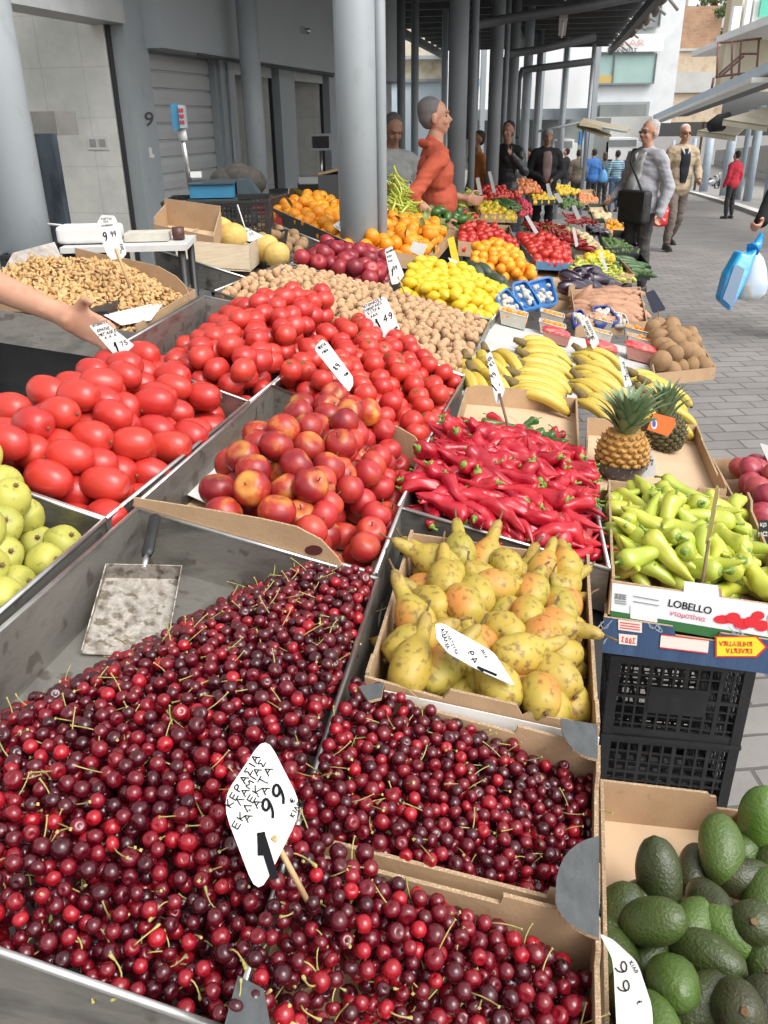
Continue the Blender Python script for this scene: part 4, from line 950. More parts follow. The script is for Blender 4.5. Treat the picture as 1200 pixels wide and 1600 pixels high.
# ---- punnets, mushrooms, kiwis, sweet potatoes
PUN=mat('white_punnet',[(.44,.42,.36),(.54,.52,.46)],scale=30,rough=.7)
NET=mat('red_net_punnet',[(.62,.03,.05),(.75,.10,.10)],scale=60,rough=.35,spots=(60,.55,(.75,.25,.12),.6),bump=.6,bscale=300,coat=.5)
BER=mat('strawberry_skin',[(.55,.05,.03),(.7,.16,.04)],scale=50,rough=.4)
PHY=P_simple('physalis',.026,.0125,APR,10,.03,1,var=3,m=8)
def punnet(x,y,w,l,h,label,fruit=True,red=False,z0=-.03):
    c=P(x,y,z0);ax=[Vector((.985,-.17,-.24)).normalized(),Vector((.19,.98,-.03)).normalized()]
    t=empty('punnet',c,label,'punnet','red netted punnets' if red else 'white punnets of small orange fruit')
    b=[c+ax[0]*w*.42*i+ax[1]*l*.42*j for i,j in((-1,1),(1,1),(1,-1),(-1,-1))];u=[c+ax[0]*w*.5*i+ax[1]*l*.5*j+Vector((0,0,h)) for i,j in((-1,1),(1,1),(1,-1),(-1,-1))]
    mb=MB();cc=c+Vector((0,0,h))
    for i in range(4):
        j=(i+1)%4;mb.add([b[i],b[j],u[j],u[i]],[(0,1,2,3)]);iu=[p+(cc-p)*.05 for p in u];ib=[p+(c-p)*.06+Vector((0,0,.002)) for p in b];mb.add([ib[j],ib[i],iu[i],iu[j]],[(0,1,2,3)]);mb.add([u[i],u[j],iu[j],iu[i]],[(0,1,2,3)])
    mb.add(b,[(0,1,2,3)]);mb.build('tub',PUN if not red else flat('clear_tub',(.42,.20,.16),.2),t,merge=True)
    r=MB();
    for i in range(4): r.tube([u[i],u[(i+1)%4]],.0025,5)
    r.build('rim',PUN if not red else NET,t)
    if red:
        g=MB();m_=10;b0=0
        for a in range(m_+1):
            for e in range(m_+1):
                s,q=a/m_,e/m_;p=u[0].lerp(u[1],s).lerp(u[3].lerp(u[2],s),q);g.v.append(p+Vector((0,0,.004+.016*(math.sin(math.pi*s)*math.sin(math.pi*q))**.5+.004*mnoise.noise(Vector((s*9,q*9,x))))))
        for a in range(m_):
            for e in range(m_): g.f.append([a*(m_+1)+e,a*(m_+1)+e+1,(a+1)*(m_+1)+e+1,(a+1)*(m_+1)+e]);g.m.append(0);g.sm.append(True)
        g.build('net',NET,t)
    elif fruit:
        pts=pack([p-Vector((0,0,.008)) for p in u],lambda s,t_:.014-.02*abs(s-.5)-.02*abs(t_-.5),.0122,1.5,.1,int(x),.03,12,60,.92)
        for p,rr,s,q in pts: put('physalis',PHY,p,rot_any(R2),1,'small orange fruit in the white punnets behind the bananas','physalis','small orange fruit in punnets',R2)
for a in ((802,508,.115,.10,.055,'white punnet of small orange fruit nearest the lemons'),(862,505,.105,.09,.045,'white punnet of small orange fruit, second from the lemons'),(862,522,.11,.085,.045,'white punnet of small orange fruit in front of the second one'),
          (938,512,.10,.08,.04,'white punnet of small orange fruit behind the upright price card'),(938,532,.09,.07,.04,'white punnet of small orange fruit beside the upright price card'),(992,528,.11,.085,.045,'white punnet of small orange fruit beside the kiwis'),(998,543,.11,.08,.045,'white punnet of small orange fruit between the kiwis and the red nets')):
    punnet(*a)
for a in ((868,535,.11,.07,.04,'red netted punnet among the middle bananas'),(938,560,.12,.09,.05,'red netted punnet behind the price card'),(1000,562,.13,.095,.05,'red netted punnet behind the pineapples')): punnet(*a,red=True)
BLU=mat('blue_tray',[(.04,.16,.42),(.07,.24,.55)],scale=20,rough=.35,coat=.3);BLU2=mat('dark_blue_carton',[(.02,.04,.22),(.03,.06,.3)],scale=20,rough=.35)
MU=P_simple('mushroom',.02,.014,MUS,10,.03,1,var=2,m=7)
def mtray(px,h,label,mt=BLU,cover=True):
    q=[P(a,b,c) for a,b,c in px];t=empty('mushroom_tray',sum(q,Vector())/4,label,'tray','blue mushroom trays');n=(q[1]-q[0]).cross(q[3]-q[0]).normalized();n=n if n.dot(CAM-q[0])>0 else -n
    c=sum(q,Vector())/4;q2=[p.lerp(c,.12)-n*h for p in q];mb=MB()
    def rr(qq,k=.18):
        o=[]
        for i in range(4):
            a,b,d=qq[i-1],qq[i],qq[(i+1)%4]
            for w in(0,.33,.67,1): e=(1-w);o.append(b+(a-b)*k*e*e+(d-b)*k*w*w)
        return o
    A,B=rr(q),rr(q2);m=len(A);b0=len(mb.v);mb.v+=A+B
    for i in range(m): j=(i+1)%m;mb.f.append([b0+i,b0+j,b0+m+j,b0+m+i]);mb.m.append(0);mb.sm.append(True)
    mb.f.append([b0+m+i for i in range(m)]);mb.m.append(0);mb.sm.append(False)
    I=[p.lerp(c,.14)-n*.001 for p in A];b1=len(mb.v);mb.v+=I
    for i in range(m): j=(i+1)%m;mb.f.append([b0+i,b1+i,b1+j,b0+j]);mb.m.append(0);mb.sm.append(False)
    mb.build('tub',mt,t);R_=random.Random(int(px[0][0]))
    for k in range(14): s,w=R_.uniform(.22,.78),R_.uniform(.2,.8);put('mushroom',MU,bil(q,s,w)-n*.006,rot_any(R_),1,'white mushroom in a plastic mushroom tray','mushroom','mushrooms in the trays',R_)
mtray([(800,442,.06),(822,436,.07),(850,478,.02),(805,488,.0)],.03,'blue mushroom tray leaning in the middle of the three')
mtray([(822,440,.06),(862,430,.075),(874,474,.03),(838,482,.01)],.03,'blue mushroom tray standing upright at the right of the three')
mtray([(775,462,.04),(792,448,.06),(825,488,.01),(790,492,-.01)],.03,'blue mushroom tray lying lowest at the left of the three')
mtray([(925,478,.02),(950,476,.03),(972,502,.01),(930,508,.0)],.03,'dark blue mushroom box next to the sweet potatoes',BLU2)
mtray([(948,484,.01),(978,490,.02),(984,508,.0),(958,508,-.01)],.02,'white mushroom tray beside the dark blue one',PUN)
mtray([(893,488,.02),(908,482,.03),(920,500,.01),(898,508,.0)],.03,'dark blue mushroom box half hidden by the upright price card',BLU2)
carton([(1008,516),(1082,512),(1119,574),(1022,584)],.05,'cardboard box of brown hairy coconuts at the street edge',profs={2:[(0,0),(1,0)]})
CO=P_simple('coconut',.078,.037,KIW,16,.03,1.5)
pts=pack(QW([(1008,518),(1078,516),(1112,572),(1024,580)]),lambda s,t:.075-.08*abs(s-.4)-.03*abs(t-.5),.036,2.6,.08,51,.05,20,80,.92)
copies('coconut',CO,pts,R2,'round brown coconut in the box at the street edge','coconut','brown coconuts',UPISH(.6))
carton([(892,452),(1000,448),(1012,502),(900,506)],.06,'cardboard box of sweet potatoes')
SW=P_simple('sweet_potato',.17,.03,SWP,12,.10,1.3,bend=.015,pw=1.8)
pts=pack(QW([(900,452),(994,450),(1004,500),(906,502)]),lambda s,t:.10-.05*abs(s-.5),.028,3.0,.1,52,.06,20,60,.95)
copies('sweet_potato',SW,pts,R2,'brown sweet potato heaped beyond the mushrooms','sweet potato','sweet potatoes',ALONG((1,.1,-.1),.4),.92)
# ---- onions at the right edge
carton([(1112,716),(1250,716),(1300,880),(1172,826)],.07,'cardboard box of red onions cut by the right edge',h=-.05)
ON=P_simple('red_onion',.07,.037,ONI,16,.02,1,var=4)
pts=pack(QW([(1135,722),(1240,722),(1290,872),(1180,822)],-.05),lambda s,t:.085-.05*abs(s-.7)-.03*abs(t-.5),.0345,2.8,.1,53,.07,20,60,.9)
copies('red_onion',ON,pts,R2,'shiny purple-red onion in the box at the right edge','onion','red onions at the right edge',UPISH(.8))
# ---- avocados
qz=[(938,1217),(1162,1243),(1340,1620),(946,1640)];ZH=-.215
QZ=QW(qz,ZH)
carton(QZ,.085,'cardboard box of avocados in the bottom right corner',profs={0:[(0,0),(.74,0),(.76,-.006),(.80,-.006),(.82,-.03),(1,-.03)],1:[(0,-.03),(.2,-.03),(.25,0),(1,0)],3:[(0,0),(1,0)]})
AV=P_simple('avocado',.090,.0295,AVO,18,.06,.9);AV=[(a,[('stem',stemmesh('stem',.003,.0045,BRN,i,.042,1.))]) for i,(a,b) in enumerate(AV)]
av=[(1080,1450,-.01,(.5,.5,.2),1.),(1140,1460,.0,(-.5,.4,.3),.95),(985,1560,-.02,(.2,.8,.2),.95),(1090,1570,.0,(.6,.2,.4),1.),(1195,1580,.01,(.2,.5,.5),1.),(1160,1330,-.02,(.8,.3,.1),.9),(1085,1360,-.03,(.4,.8,.1),.92),(1195,1410,.0,(.3,.6,.4),1.),(950,1475,-.03,(.1,.9,.1),.9),(1000,1405,-.03,(.9,.2,.1),.9),(1030,1368,.01,(-.1,.5,.9),1.08),(965,1430,-.02,(.3,.2,.5),1.),(1018,1440,.02,(.5,-.3,.5),1.),(1110,1415,.0,(-.1,.9,-.2),.98),(1125,1325,.02,(.2,.8,.5),1.05),(1190,1280,.03,(.1,.3,.9),1.1),(1165,1372,.0,(1,.0,-.1),.95),
(1180,1445,.02,(-.3,-.4,.6),1.1),(1105,1495,.0,(.6,-.5,.1),1.),(1050,1535,.02,(-.1,-.6,.5),1.1),(960,1500,-.03,(.2,.9,.1),1.),(1150,1575,.03,(-.1,-.4,.5),1.05),(1060,1480,-.03,(1,.1,.1),.9),(1020,1600,.02,(.1,-.9,.4),1.),(1200,1520,-.01,(0,.6,.5),1.05),(1010,1500,-.04,(.7,.6,.1),.9),(1210,1350,-.01,(.3,.6,.3),1.)]
for x,y,h,d,s in av: put('avocado',AV,P(x,y,ZH+h-.01),frame(Vector(d))@Matrix.Rotation(R2.uniform(0,6.28),3,'Z'),s,'green and dark brown avocado in the bottom right box','avocado','avocados in the bottom right box',R2)
# support under the stall: black crates and dark steel legs, never bright
mb=MB()
SK=[P(-420,1180,-.13),P(250,560,-.13),P(790,440,-.13),P(640,890,-.13),P(380,1600,-.13)]
UND=flat('under_counter',(.02,.02,.02),.8)
def slab(px,h,d,label):
    mb=MB();t=[P(a,b,h) for a,b in px];mb.prism(t,Vector((0,0,-d)));return tag(mb.build('counter',UND),label,'counter')
slab([(215,800),(585,905),(358,1600),(-380,1340)],-.108,.012,'dark counter board carrying the cherry tray')
slab([(450,590),(722,594),(585,893),(-40,735),(170,560)],-.10,.012,'dark counter board carrying the tomato and nectarine trays')
slab([(330,455),(520,385),(770,480),(722,588),(400,620)],-.10,.012,'dark counter board carrying the walnut and lemon trays')
slab([(625,800),(690,676),(900,700),(950,885),(935,1120),(575,1070)],-.10,.012,'dark counter board carrying the pear and red pepper boxes')
# ================================================================ price cards
def rpoly(v,r=.22,n=4):
    o=[];m=len(v);v=[Vector(a) for a in v]
    for i in range(m):
        a,b,c=v[i-1],v[i],v[(i+1)%m]
        for j in range(n+1):
            w=j/n;e=1-w;o.append(tuple(b+(a-b)*r*e*e+(c-b)*r*w*w))
    return o
def card(px,base,label,normal=None,stick=None,text=(),mt=None,r=.2,dZ=0.,sw=.0028,kind='price_card',sm=None,curl=0,group=None):
    """px: outline, base: world point on its plane, text: (string, start, dir, height, weight)"""
    base=Vector(base);n=Vector(normal).normalized() if normal else (CAM-base).normalized()
    F_=Face(base,n,0);t=empty(kind,base,label,'price card',group)
    mb=MB();pts=[F_(a,b) for a,b in rpoly(px,r)];mb.prism(pts,-F_.n*.0012);cb_=mb.build('card',mt or PAPER,t)
    if text:
        mb=MB();F2=Face(base,n,.0005)
        for tx in text: strokes(mb,F2,tx[0],tx[1],tx[2],tx[3],tx[4] if len(tx)>4 else .13,up=tx[5] if len(tx)>5 else None)
        mb.build('lettering',INK,cb_)
    if stick:
        a,b,za=stick;A=F_(a[0],a[1])+F_.n*.0012;d=ray(b[0],b[1]);B=CAM+d*za if za else F_(b[0],b[1])
        mb=MB();mb.tube([A,B],sw,6);mb.build('stick',sm or WOODS,t)
    return t
def Zof(p): return (Vector(p)-CAM).dot(FW)
b=P(485,1416,.02);zc=Zof(b)
o=PZ(410,1290,zc*.955)
card([(415,1147),(474,1262),(403,1404),(345,1252)],o,'white diamond price card reading 1 99 on a wooden stick in the cherries',normal=(CAM-o).normalized()+Vector((.12,0,.1)),stick=((427,1308),(486,1418),zc),r=.24,sw=.0026,
 text=[('ΚΕΡΑΣΙΑ',(361,1262),(7.6,-13),11,.17),('ΛΑΜΙΑΣ',(376,1258),(8.0,-13.2),10,.17),('ΕΚΛΕΚΤΑ',(371,1296),(8.6,-14.6),10.5,.17),("Α'Α'Α'",(388,1285),(9,-14),10,.17),('1',(421,1376),(20,-30),40,.19,(-20,-64)),('99',(423,1284),(17,-24),30,.14,(-15,-26)),
  ('€',(459,1256),(5,-9),8,.18),('ΚΙΛΟ',(459,1277),(4,-6.5),7,.2)])
o=P(740,1020,.055)
card([(680,975),(692,974),(772,1019),(806,1073),(740,1043),(700,1020),(682,998)],o,'white price card lying across the yellow pears',normal=(.35,-.35,.9),r=.15,text=[('ΑΧΛΑΔΙΑ',(698,1014),(-1.5,-5),5,.16,(5,-3)),('ΚΡΥΣΤΑΛΙΑ',(712,1022),(-2,-4.4),4.5,.16,(4,-2)),('1',(775,1058),(4,-8),14,.12,(-28,-12)),('49',(739,1036),(-6,-12),12,.14,(9,-2)),('ΚΙΛΟ',(758,1027),(-2,-3.6),4,.18,(4,-1))])
o=P(600,512,.06);card([(564,478),(602,461),(627,518),(610,530),(585,522)],o,'white price card reading 1 49 standing between the tomatoes and the walnuts',normal=(CAM-o)+Vector((.3,0,.2)),r=.18,text=[('ΝΤΟΜΑΤΕΣ',(569,482),(3.9,-1.9),4.2,.17),('ΠΑΝΩΡΑΙΕΣ',(570,488),(3.5,-1.75),3.8,.17),('ΕΞΤΡΑ',(576,491.5),(4,-1.9),4,.17),('ΑΑΑ',(580,497),(4,-1.9),4,.17),('1',(592,512),(5,-2),13,.2,(-6,-12)),('49',(601,504),(8,-4.5),9,.13,(-2,-10)),('ΚΙΛΟ',(617,515),(1.5,-1),3,.2)])
o=P(528,575,.085);card([(504,530),(513,536),(551,588),(552,601),(545,613),(492,547),(493,541)],o,'narrow white price card reading 1 89 between the nectarines and the tomatoes',normal=(CAM-o)+Vector((.9,0,.4)),r=.15,text=[('ΝΕΚΤΑ',(499,546),(2.4,-1.6),4.5,.16),('ΡΙΝΙΑ',(505,553),(2.2,-1.5),4,.16),('89',(526,579),(4.5,-4.5),9,.15,(-7,-5)),('ΚΙΛΟ',(540,588),(1.6,-1.4),3.6,.2)])
o=P(202,449,.045);zc=Zof(o);o2=PZ(178,372,zc*.98)
card([(158,336),(180,337),(198,396),(192,404),(174,406),(167,398),(150,352)],o2,'tall white price card reading 9 99 on a wooden stick in the walnut kernels',r=.15,stick=((181,388),(203,450),zc),sw=.004,text=[('ΚΑΡΥΔΙ',(158,343),(3.3,0),3,.17),('ΨΙΧΑ',(158,348),(3.3,-.2),3,.17),('ΕΛΛΗΝΙΚΗ',(159,354),(2.4,-.2),2.6,.17),('9',(163,376),(9,-2),13,.14),('99',(174,370),(5,-1),8,.14),('ΚΙΛΟ',(187,382),(1,2.8),4,.15),('2',(188,396),(4,-1),5,.15)])
o=P(190,545,.07);HP=o
card([(139,509),(163,502),(210,539),(186,563)],o,'white price card reading 1 75 held in the fingers above the oval tomatoes',r=.06,text=[('ΝΤΟΜΑΤΕΣ',(146,511),(3,-1),4,.16),('ΚΡΗΤΗΣ',(153,519),(3.5,-.9),4.4,.17),('ΜΕΓΑΛΕΣ',(155,526),(4.2,-1.2),4.4,.17),('Α Α Α',(164,530),(4,-1.2),4,.17),('1',(182,549),(6,-3),12,.2,(-5,-13)),('75',(191,541),(6,-2.6),7,.15,(-4,-6))])
o=P(797,680,.02);zc=Zof(o);o2=PZ(774,590,zc*1.02)
DS=mat('dark_stick',[(.12,.07,.045),(.2,.12,.07)],scale=50,rough=.6)
card([(759,554),(767,549),(789,608),(785,620),(780,632),(775,630)],o2,'narrow white price card reading 0 99 on a dark stick before the bananas',normal=(CAM-o2)+Vector((.8,0,.1)),r=.12,stick=((780,615),(798,682),zc),sm=DS,sw=.0035,text=[('ΠΙΠΕ',(762,568),(2.6,-3),4.5,.16),('ΡΙΕΣ',(765,576),(2.6,-3),4.5,.16),('99',(770,592),(3.8,-4),7,.15),('1',(775,612),(4,-3),12,.14),('€',(781,603),(2,-1),4,.18)])
o=P(622,448,.07);card([(601,390),(613,384),(632,430),(622,443),(612,445)],o,'white price card between the dark nectarines and the lemons',normal=(CAM-o)+Vector((.4,0,.1)),r=.15,stick=((622,432),(632,458),Zof(P(632,458,.05))),text=[('ΛΕΜΟΝΙΑ',(604,396),(2,-.9),3,.17),('ΧΙΟΥ',(605,403),(2.6,-.8),3,.17),('ΑΑΑ',(607,410),(2.6,-.8),3,.17),('1',(612,431),(4,0),11,.15),('99',(615,422),(4,-1),6,.15)])
o=P(540,362,.03);card([(520,352),(530,345),(561,364),(550,376)],o,'white price card leaning between the black orange carton and the dark nectarines',normal=(CAM-o)+Vector((0,0,.8)),r=.08,text=[('ΠΟΡΤΟΚΑΛΙΑ',(523,354),(2.6,1.7),2.6,.18),('ΧΥΜΟΥ',(530,352),(3.6,2.2),3.2,.18),('0 89',(534,362),(4,2.4),5,.16)])
o=P(390,366,.06);card([(366,363),(384,355),(413,369),(390,378)],o,'white price card lying tilted on the melons',normal=(CAM-o)+Vector((0,0,1.2)),r=.1,stick=((384,360),(371,320),Zof(o)*1.0),sm=PAPER,sw=.003,text=[('ΠΕΠΟΝΙΑ',(374,366),(3,-1),2.6,.18),('1',(384,371),(4,-1.5),6,.2),('20',(390,369),(4,-1.5),4.5,.17)])
o=P(660,392,.06);card([(645,377),(668,382),(660,402),(640,392)],o,'blank back of a white price card behind the lemons',normal=(CAM-o)+Vector((-.3,0,.2)),r=.15,mt=mat('card_back',[(.55,.53,.49),(.62,.6,.56)],scale=10,rough=.6))
YC=flat('yellow_card',(.80,.52,.02),.5)
o=P(709,395,.07);card([(699,373),(709,369),(719,413),(708,416)],o,'narrow yellow card standing behind the lemons',mt=YC,r=.05,normal=(CAM-o)+Vector((.5,0,0)))
o=P(925,545,.02);card([(907,503),(918,493),(937,534),(927,547)],PZ(922,520,Zof(o)),'white price card standing between the white punnets',normal=(CAM-o)+Vector((.3,0,.1)),r=.15,text=[('ΜΟΥΣΜΟΥΛΑ',(911,510),(1.2,2.6),2.4,.18,(3,-2)),('ΕΚΛΕΚΤΑ',(915,503),(1.5,3.2),2.6,.18,(3,-2)),('1 99',(921,534),(2.8,-1.6),6,.15)])
o=P(978,590,.02);card([(967,556),(974,560),(988,602),(976,606)],PZ(976,580,Zof(o)),'narrow white price card behind the pineapple leaves',normal=(CAM-o)+Vector((.8,0,.1)),r=.12,text=[('ΦΡΑΟΥΛΕΣ',(972,566),(1.2,3.2),3,.18,(3,-1)),('2',(977,594),(4,-1),7,.15)])
o=P(1010,745,-.02);card([(994,682),(1008,679),(1024,716),(1026,742),(1000,749),(1002,715)],PZ(1010,715,Zof(P(968,742,-.04))*.985),'white price card reading 3 leaning on the front pineapple',r=.25,normal=(CAM-o)+Vector((-.4,0,.1)),text=[('ΑΝ',(999,692),(4,-.5),4.5,.17),('ΑΝΑΣ',(1002,699),(3.6,-.4),4,.17),('ΤΕΜΑΧΙΟ',(1001,705),(2.2,-.3),2.6,.17),('3',(1006,735),(9,-2),21,.12,(-1,-22)),('€',(1018,727),(3,0),4,.17),('99',(1016,722),(3,0),4,.17)])
o=P(1095,912,.02);zc=Zof(o);o2=PZ(1112,810,zc*1.02)
card([(1119,757),(1124,764),(1112,836),(1101,852)],o2,'thin yellowish price card seen edge-on on a dark stick in the pale peppers',r=.12,normal=(CAM-o2)+Vector((-1.6,0,0)),stick=((1108,845),(1097,914),zc),sm=DS,sw=.003,mt=mat('yellowed_card',[(.42,.38,.12),(.5,.46,.2)],scale=14,rough=.5))
o=P(975,1530,ZH+.06);card([(936,1458),(958,1468),(996,1503),(1019,1572),(1022,1640),(965,1640),(958,1500)],PZ(975,1530,Zof(o)),'large white price card reading 99 beside the avocados, cut by the bottom edge',r=.2,text=[('99',(961,1503),(4,33),22,.11,(18,-4)),('1',(972,1640),(4,33),30,.11,(20,-6)),('ΚΙΛΟ',(984,1504),(3,5.5),4,.2,(4,-3)),('€',(995,1566),(3,6),8,.14)])
CHB=flat('chalkboard',(.015,.015,.016),.6)
o=P(1200,850,0.);t=card([(1185,812),(1260,816),(1262,856),(1186,850)],PZ(1200,832,Zof(P(1180,850,-.02))),'small black sign with white script in front of the onions',r=.06,mt=CHB)
FX=Face(t.location,(CAM-t.location),.0006);typed('κρ',FX,(1187,822),(1,.05),7,PAPER,t,k=1,bold=.02);typed('μακ',FX,(1184,837),(1,.05),9,PAPER,t,k=1,bold=.02)
card([(1187,692),(1215,700),(1215,735),(1200,722)],PZ(1200,710,Zof(P(1180,760,.03))),'white card corner standing in the red onions',r=.1)
o=P(1030,505,.05);zc=Zof(o);card([(1008,458),(1022,452),(1041,484),(1020,490)],PZ(1022,470,zc),'small dark card on a thin stick above the coconuts',r=.15,mt=flat('dark_card',(.03,.035,.06),.35),stick=((1028,486),(1032,506),zc),sm=DS,sw=.003)
for i,(q,lab) in enumerate((([(820,338),(825,336),(842,364),(836,366)],'white price card leaning on the vine tomatoes'),([(894,357),(899,356),(904,384),(899,386)],'slim white price card before the dried red peppers'),([(936,395),(941,394),(950,422),(946,424)],'slim white price card in the light peppers beyond the aubergines'),
   ([(700,402),(716,408),(722,420),(706,416)],'white price card lying by the dark squashes behind the lemons'),([(893,322),(899,320),(908,341),(902,344)],'white price card at the far end of the dried red peppers'),([(743,278),(749,277),(754,304),(748,305)],'tall white price card behind the small tomatoes'),([(762,268),(767,267),(775,300),(770,302)],'tall white price card in the far red tomatoes'),
   ([(853,288),(858,286),(864,308),(857,309)],'white price card among the far yellow fruit'),([(865,303),(872,301),(880,314),(874,318)],'small white price card at the far street edge'),([(640,270),(646,268),(652,300),(646,302)],'white price card standing in the long pale peppers'),([(628,290),(637,298),(648,325),(640,326)],'white price card leaning at the foot of the long pale peppers'))):
    c=(sum(a for a,_ in q)/4,sum(b for _,b in q)/4);p=P(c[0],max(b for _,b in q),.05);card(q,PZ(c[0],c[1],Zof(p)),lab,r=.1,normal=(CAM-p)+Vector((.3,0,.1)))
# ================================================================ produce further down the stall
DKP=P_simple('pepper',.09,.032,DPEP,12,.12,1.1,var=3,m=8)
TSM=P_tomato(.032,.030,TOM,0,.03,0);
CAR=mat('far_orange_skin',[(.70,.24,.01),(.74,.31,.02)],scale=14,rough=.45,rndcols=(.6,[(.82,.24,.01),(.86,.40,.02),(.8,.3,.01)]))
YEL=mat('yellow_pepper_skin',[(.64,.40,.02),(.68,.48,.03)],scale=14,rough=.35,rndcols=(.6,[(.8,.35,.01),(.82,.6,.03),(.5,.5,.04)]))
DRP=mat('dried_red_pepper',[(.22,.008,.012),(.34,.015,.02)],scale=30,rough=.3,rndcols=(.6,[(.18,.006,.012),(.4,.02,.025)]))
BEI=mat('pale_root_skin',[(.55,.42,.22),(.66,.53,.32)],scale=20,rough=.7)
SQ=mat('dark_squash_skin',[(.035,.05,.03),(.07,.09,.055)],scale=20,rough=.5)
def rep(protos,n=3):return protos[:n]
FOR=P_simple('orange',.06,.03,CAR,10,.02,1,var=3,m=8);FYE=P_simple('pepper',.08,.033,YEL,10,.1,1.2,var=3,m=8);FDR=P_pepper(.13,.014,DRP,.4,.03,.2,8,.02,4);FLP=P_pepper(.11,.02,GPEP,.35,.015,.1,8,.02,4)
FLG=P_pepper(.17,.011,GPEP,.3,.03,.1,8,.02,5);FCU=P_simple('courgette',.19,.022,CUC,10,.03,1,bend=.01,var=3,m=9);FAU=P_simple('aubergine',.19,.042,AUB,14,.03,1,bend=.01,pw=2.2,m=12)
FBE=P_simple('root',.07,.028,BEI,10,.08,1.2,var=3,m=8);FSQ=P_simple('squash',.16,.032,SQ,12,.03,1,var=3,m=10);FRA=P_simple('radish',.045,.02,flat('radish_skin',(.6,.05,.09),.4),10,.03,1,var=2,m=7)
FGR=P_simple('greens',.10,.02,mat('leafy_green',[(.05,.11,.03),(.14,.22,.07)],scale=30,rough=.7),8,.25,1.3,var=4,m=8);FAP=P_simple('apple',.066,.034,mat('far_apple_skin',[(.6,.10,.06),(.72,.35,.1)],scale=20,rough=.4),10,.02,1,var=3,m=8)
CRG=mat('dark_green_crate',[(.02,.04,.025),(.03,.05,.03)],scale=10,rough=.5);BLC=mat('blue_edged_carton',[(.05,.13,.24),(.10,.2,.32)],scale=10,rough=.5)
def heap(q,h,protos,r,name,cat,label,group,top=.06,layers=2.2,orient=None,boxm=None,depth=.08,scale=1.,seed=1,boxlab=None,sr=None,cap=160,tight=.9,fall=.09):
    Q=QW(q,h)
    if boxlab: container('cardboard_box' if boxm is not BLACKP else 'plastic_crate',Q,depth,.006,boxm and [boxm,boxm if boxm is BLACKP else CARDIN,CARDE if boxm is not BLACKP else BLACKP] or [CARD,CARDIN,CARDE],None,boxlab,'box' if boxm is not BLACKP else 'crate',None,False)
    pts=pack(Q,lambda s,t:top-fall*abs(s-.5)-fall*.8*abs(t-.5),r,layers,.1,seed,depth,14,cap*3,tight);pts=surf_only(pts,r)
    copies(name,protos,pts,R2,label,cat,group,orient or ANY,scale,None,cap)
AL=ALONG((1,-.1,-.2),.5)
heap([(650,322),(716,330),(728,362),(668,352)],0,DKP,.032,'dark_pepper','pepper','dark green pepper in the heap in front of the vendor in the red top','dark green peppers',.17,3.6,None,None,.07,1.,61,'carton of dark green peppers',cap=80)
heap([(722,348),(796,352),(812,388),(716,376)],0,TSM,.031,'tomato','tomato','small round tomato in the brown box behind the small oranges','tomatoes behind the small oranges',.08,2.4,None,None,.09,1.,62,'brown cardboard box of tomatoes behind the small oranges',cap=90)
heap([(742,388),(800,392),(850,440),(730,412)],0,FOR,.0285,'small_orange','orange','small orange in the heap beyond the lemons','small oranges beyond the lemons',.10,2.8,None,None,.06,1.,63,None,cap=160)
heap([(796,362),(880,374),(896,412),(838,408)],0,TSM,.032,'tomato','tomato','red tomato in the blue-edged carton','tomatoes in the blue-edged carton',.085,2.4,None,BLC,.05,1.,64,'carton with blue edges heaped with tomatoes',cap=100)
heap([(838,412),(896,415),(896,470),(838,470)],-.055,[],.03,'x','x','x','x',-.05,.1,None,None,.05,1.,65,'empty brown carton under the blue-edged one',cap=0)
heap([(708,412),(740,406),(812,446),(752,450)],0,FSQ,.032,'dark_squash','squash','long dark green squash behind the lemons','dark squashes behind the lemons',.035,1.8,ALONG((.5,-1,-.1),.3),None,.06,1.,66,None,cap=24)
heap([(805,338),(850,338),(925,388),(862,378)],0,FDR,.017,'dried_pepper','pepper','dark red long pepper in the large heap beyond the tomatoes','dark red long peppers beyond the tomatoes',.09,2.2,AL,None,.06,1.2,67,None,cap=200,tight=.85)
heap([(845,328),(885,330),(945,388),(905,385)],-.01,FBE,.026,'pale_root','root','pale brown root in the strip beside the dark red peppers','pale roots beside the dark red peppers',.05,2,None,None,.06,1.,68,None,cap=90)
heap([(898,398),(965,400),(992,428),(900,428)],0,FLP,.019,'light_pepper','pepper','light green pepper beyond the aubergines','light peppers beyond the aubergines',.065,2.2,AL,None,.06,1.,69,'carton of light peppers beyond the aubergines',cap=110)
heap([(910,392),(950,392),(975,402),(915,402)],.05,FYE,.026,'orange_pepper','pepper','orange pepper on the far edge of the light peppers','orange peppers',.03,1.6,AL,None,.05,.8,70,None,cap=24)
heap([(888,420),(950,420),(958,446),(890,446)],0,FAU,.036,'aubergine','aubergine','glossy black aubergine beyond the sweet potatoes','aubergines beyond the sweet potatoes',.06,2.0,ALONG((1,.6,-.2),.3),None,.06,1.,71,'carton of aubergines beyond the sweet potatoes',cap=22,tight=.85)
heap([(948,394),(1002,396),(1018,418),(960,418)],-.02,FCU,.021,'courgette','courgette','dark green courgette in the black crate at the street edge','courgettes at the street edge',.05,2.0,ALONG((1,.1,-.2),.12),BLACKP,.10,1.,72,'black crate of courgettes at the street edge',cap=60)
heap([(935,358),(975,360),(998,385),(945,388)],-.02,FGR,.022,'green_vegetable','vegetable','leafy green vegetable beside the man in the grey jacket','green vegetables beside the man in grey',.06,2,ANY,BLACKP,.08,1.,73,'black crate of greens beside the man in grey',cap=70)
heap([(740,306),(790,308),(808,336),(752,334)],0,FYE,.03,'bell_pepper','pepper','yellow or orange bell pepper behind the small tomatoes','yellow and orange bell peppers',.08,2.3,None,None,.07,1.,74,'carton of bell peppers',cap=60)
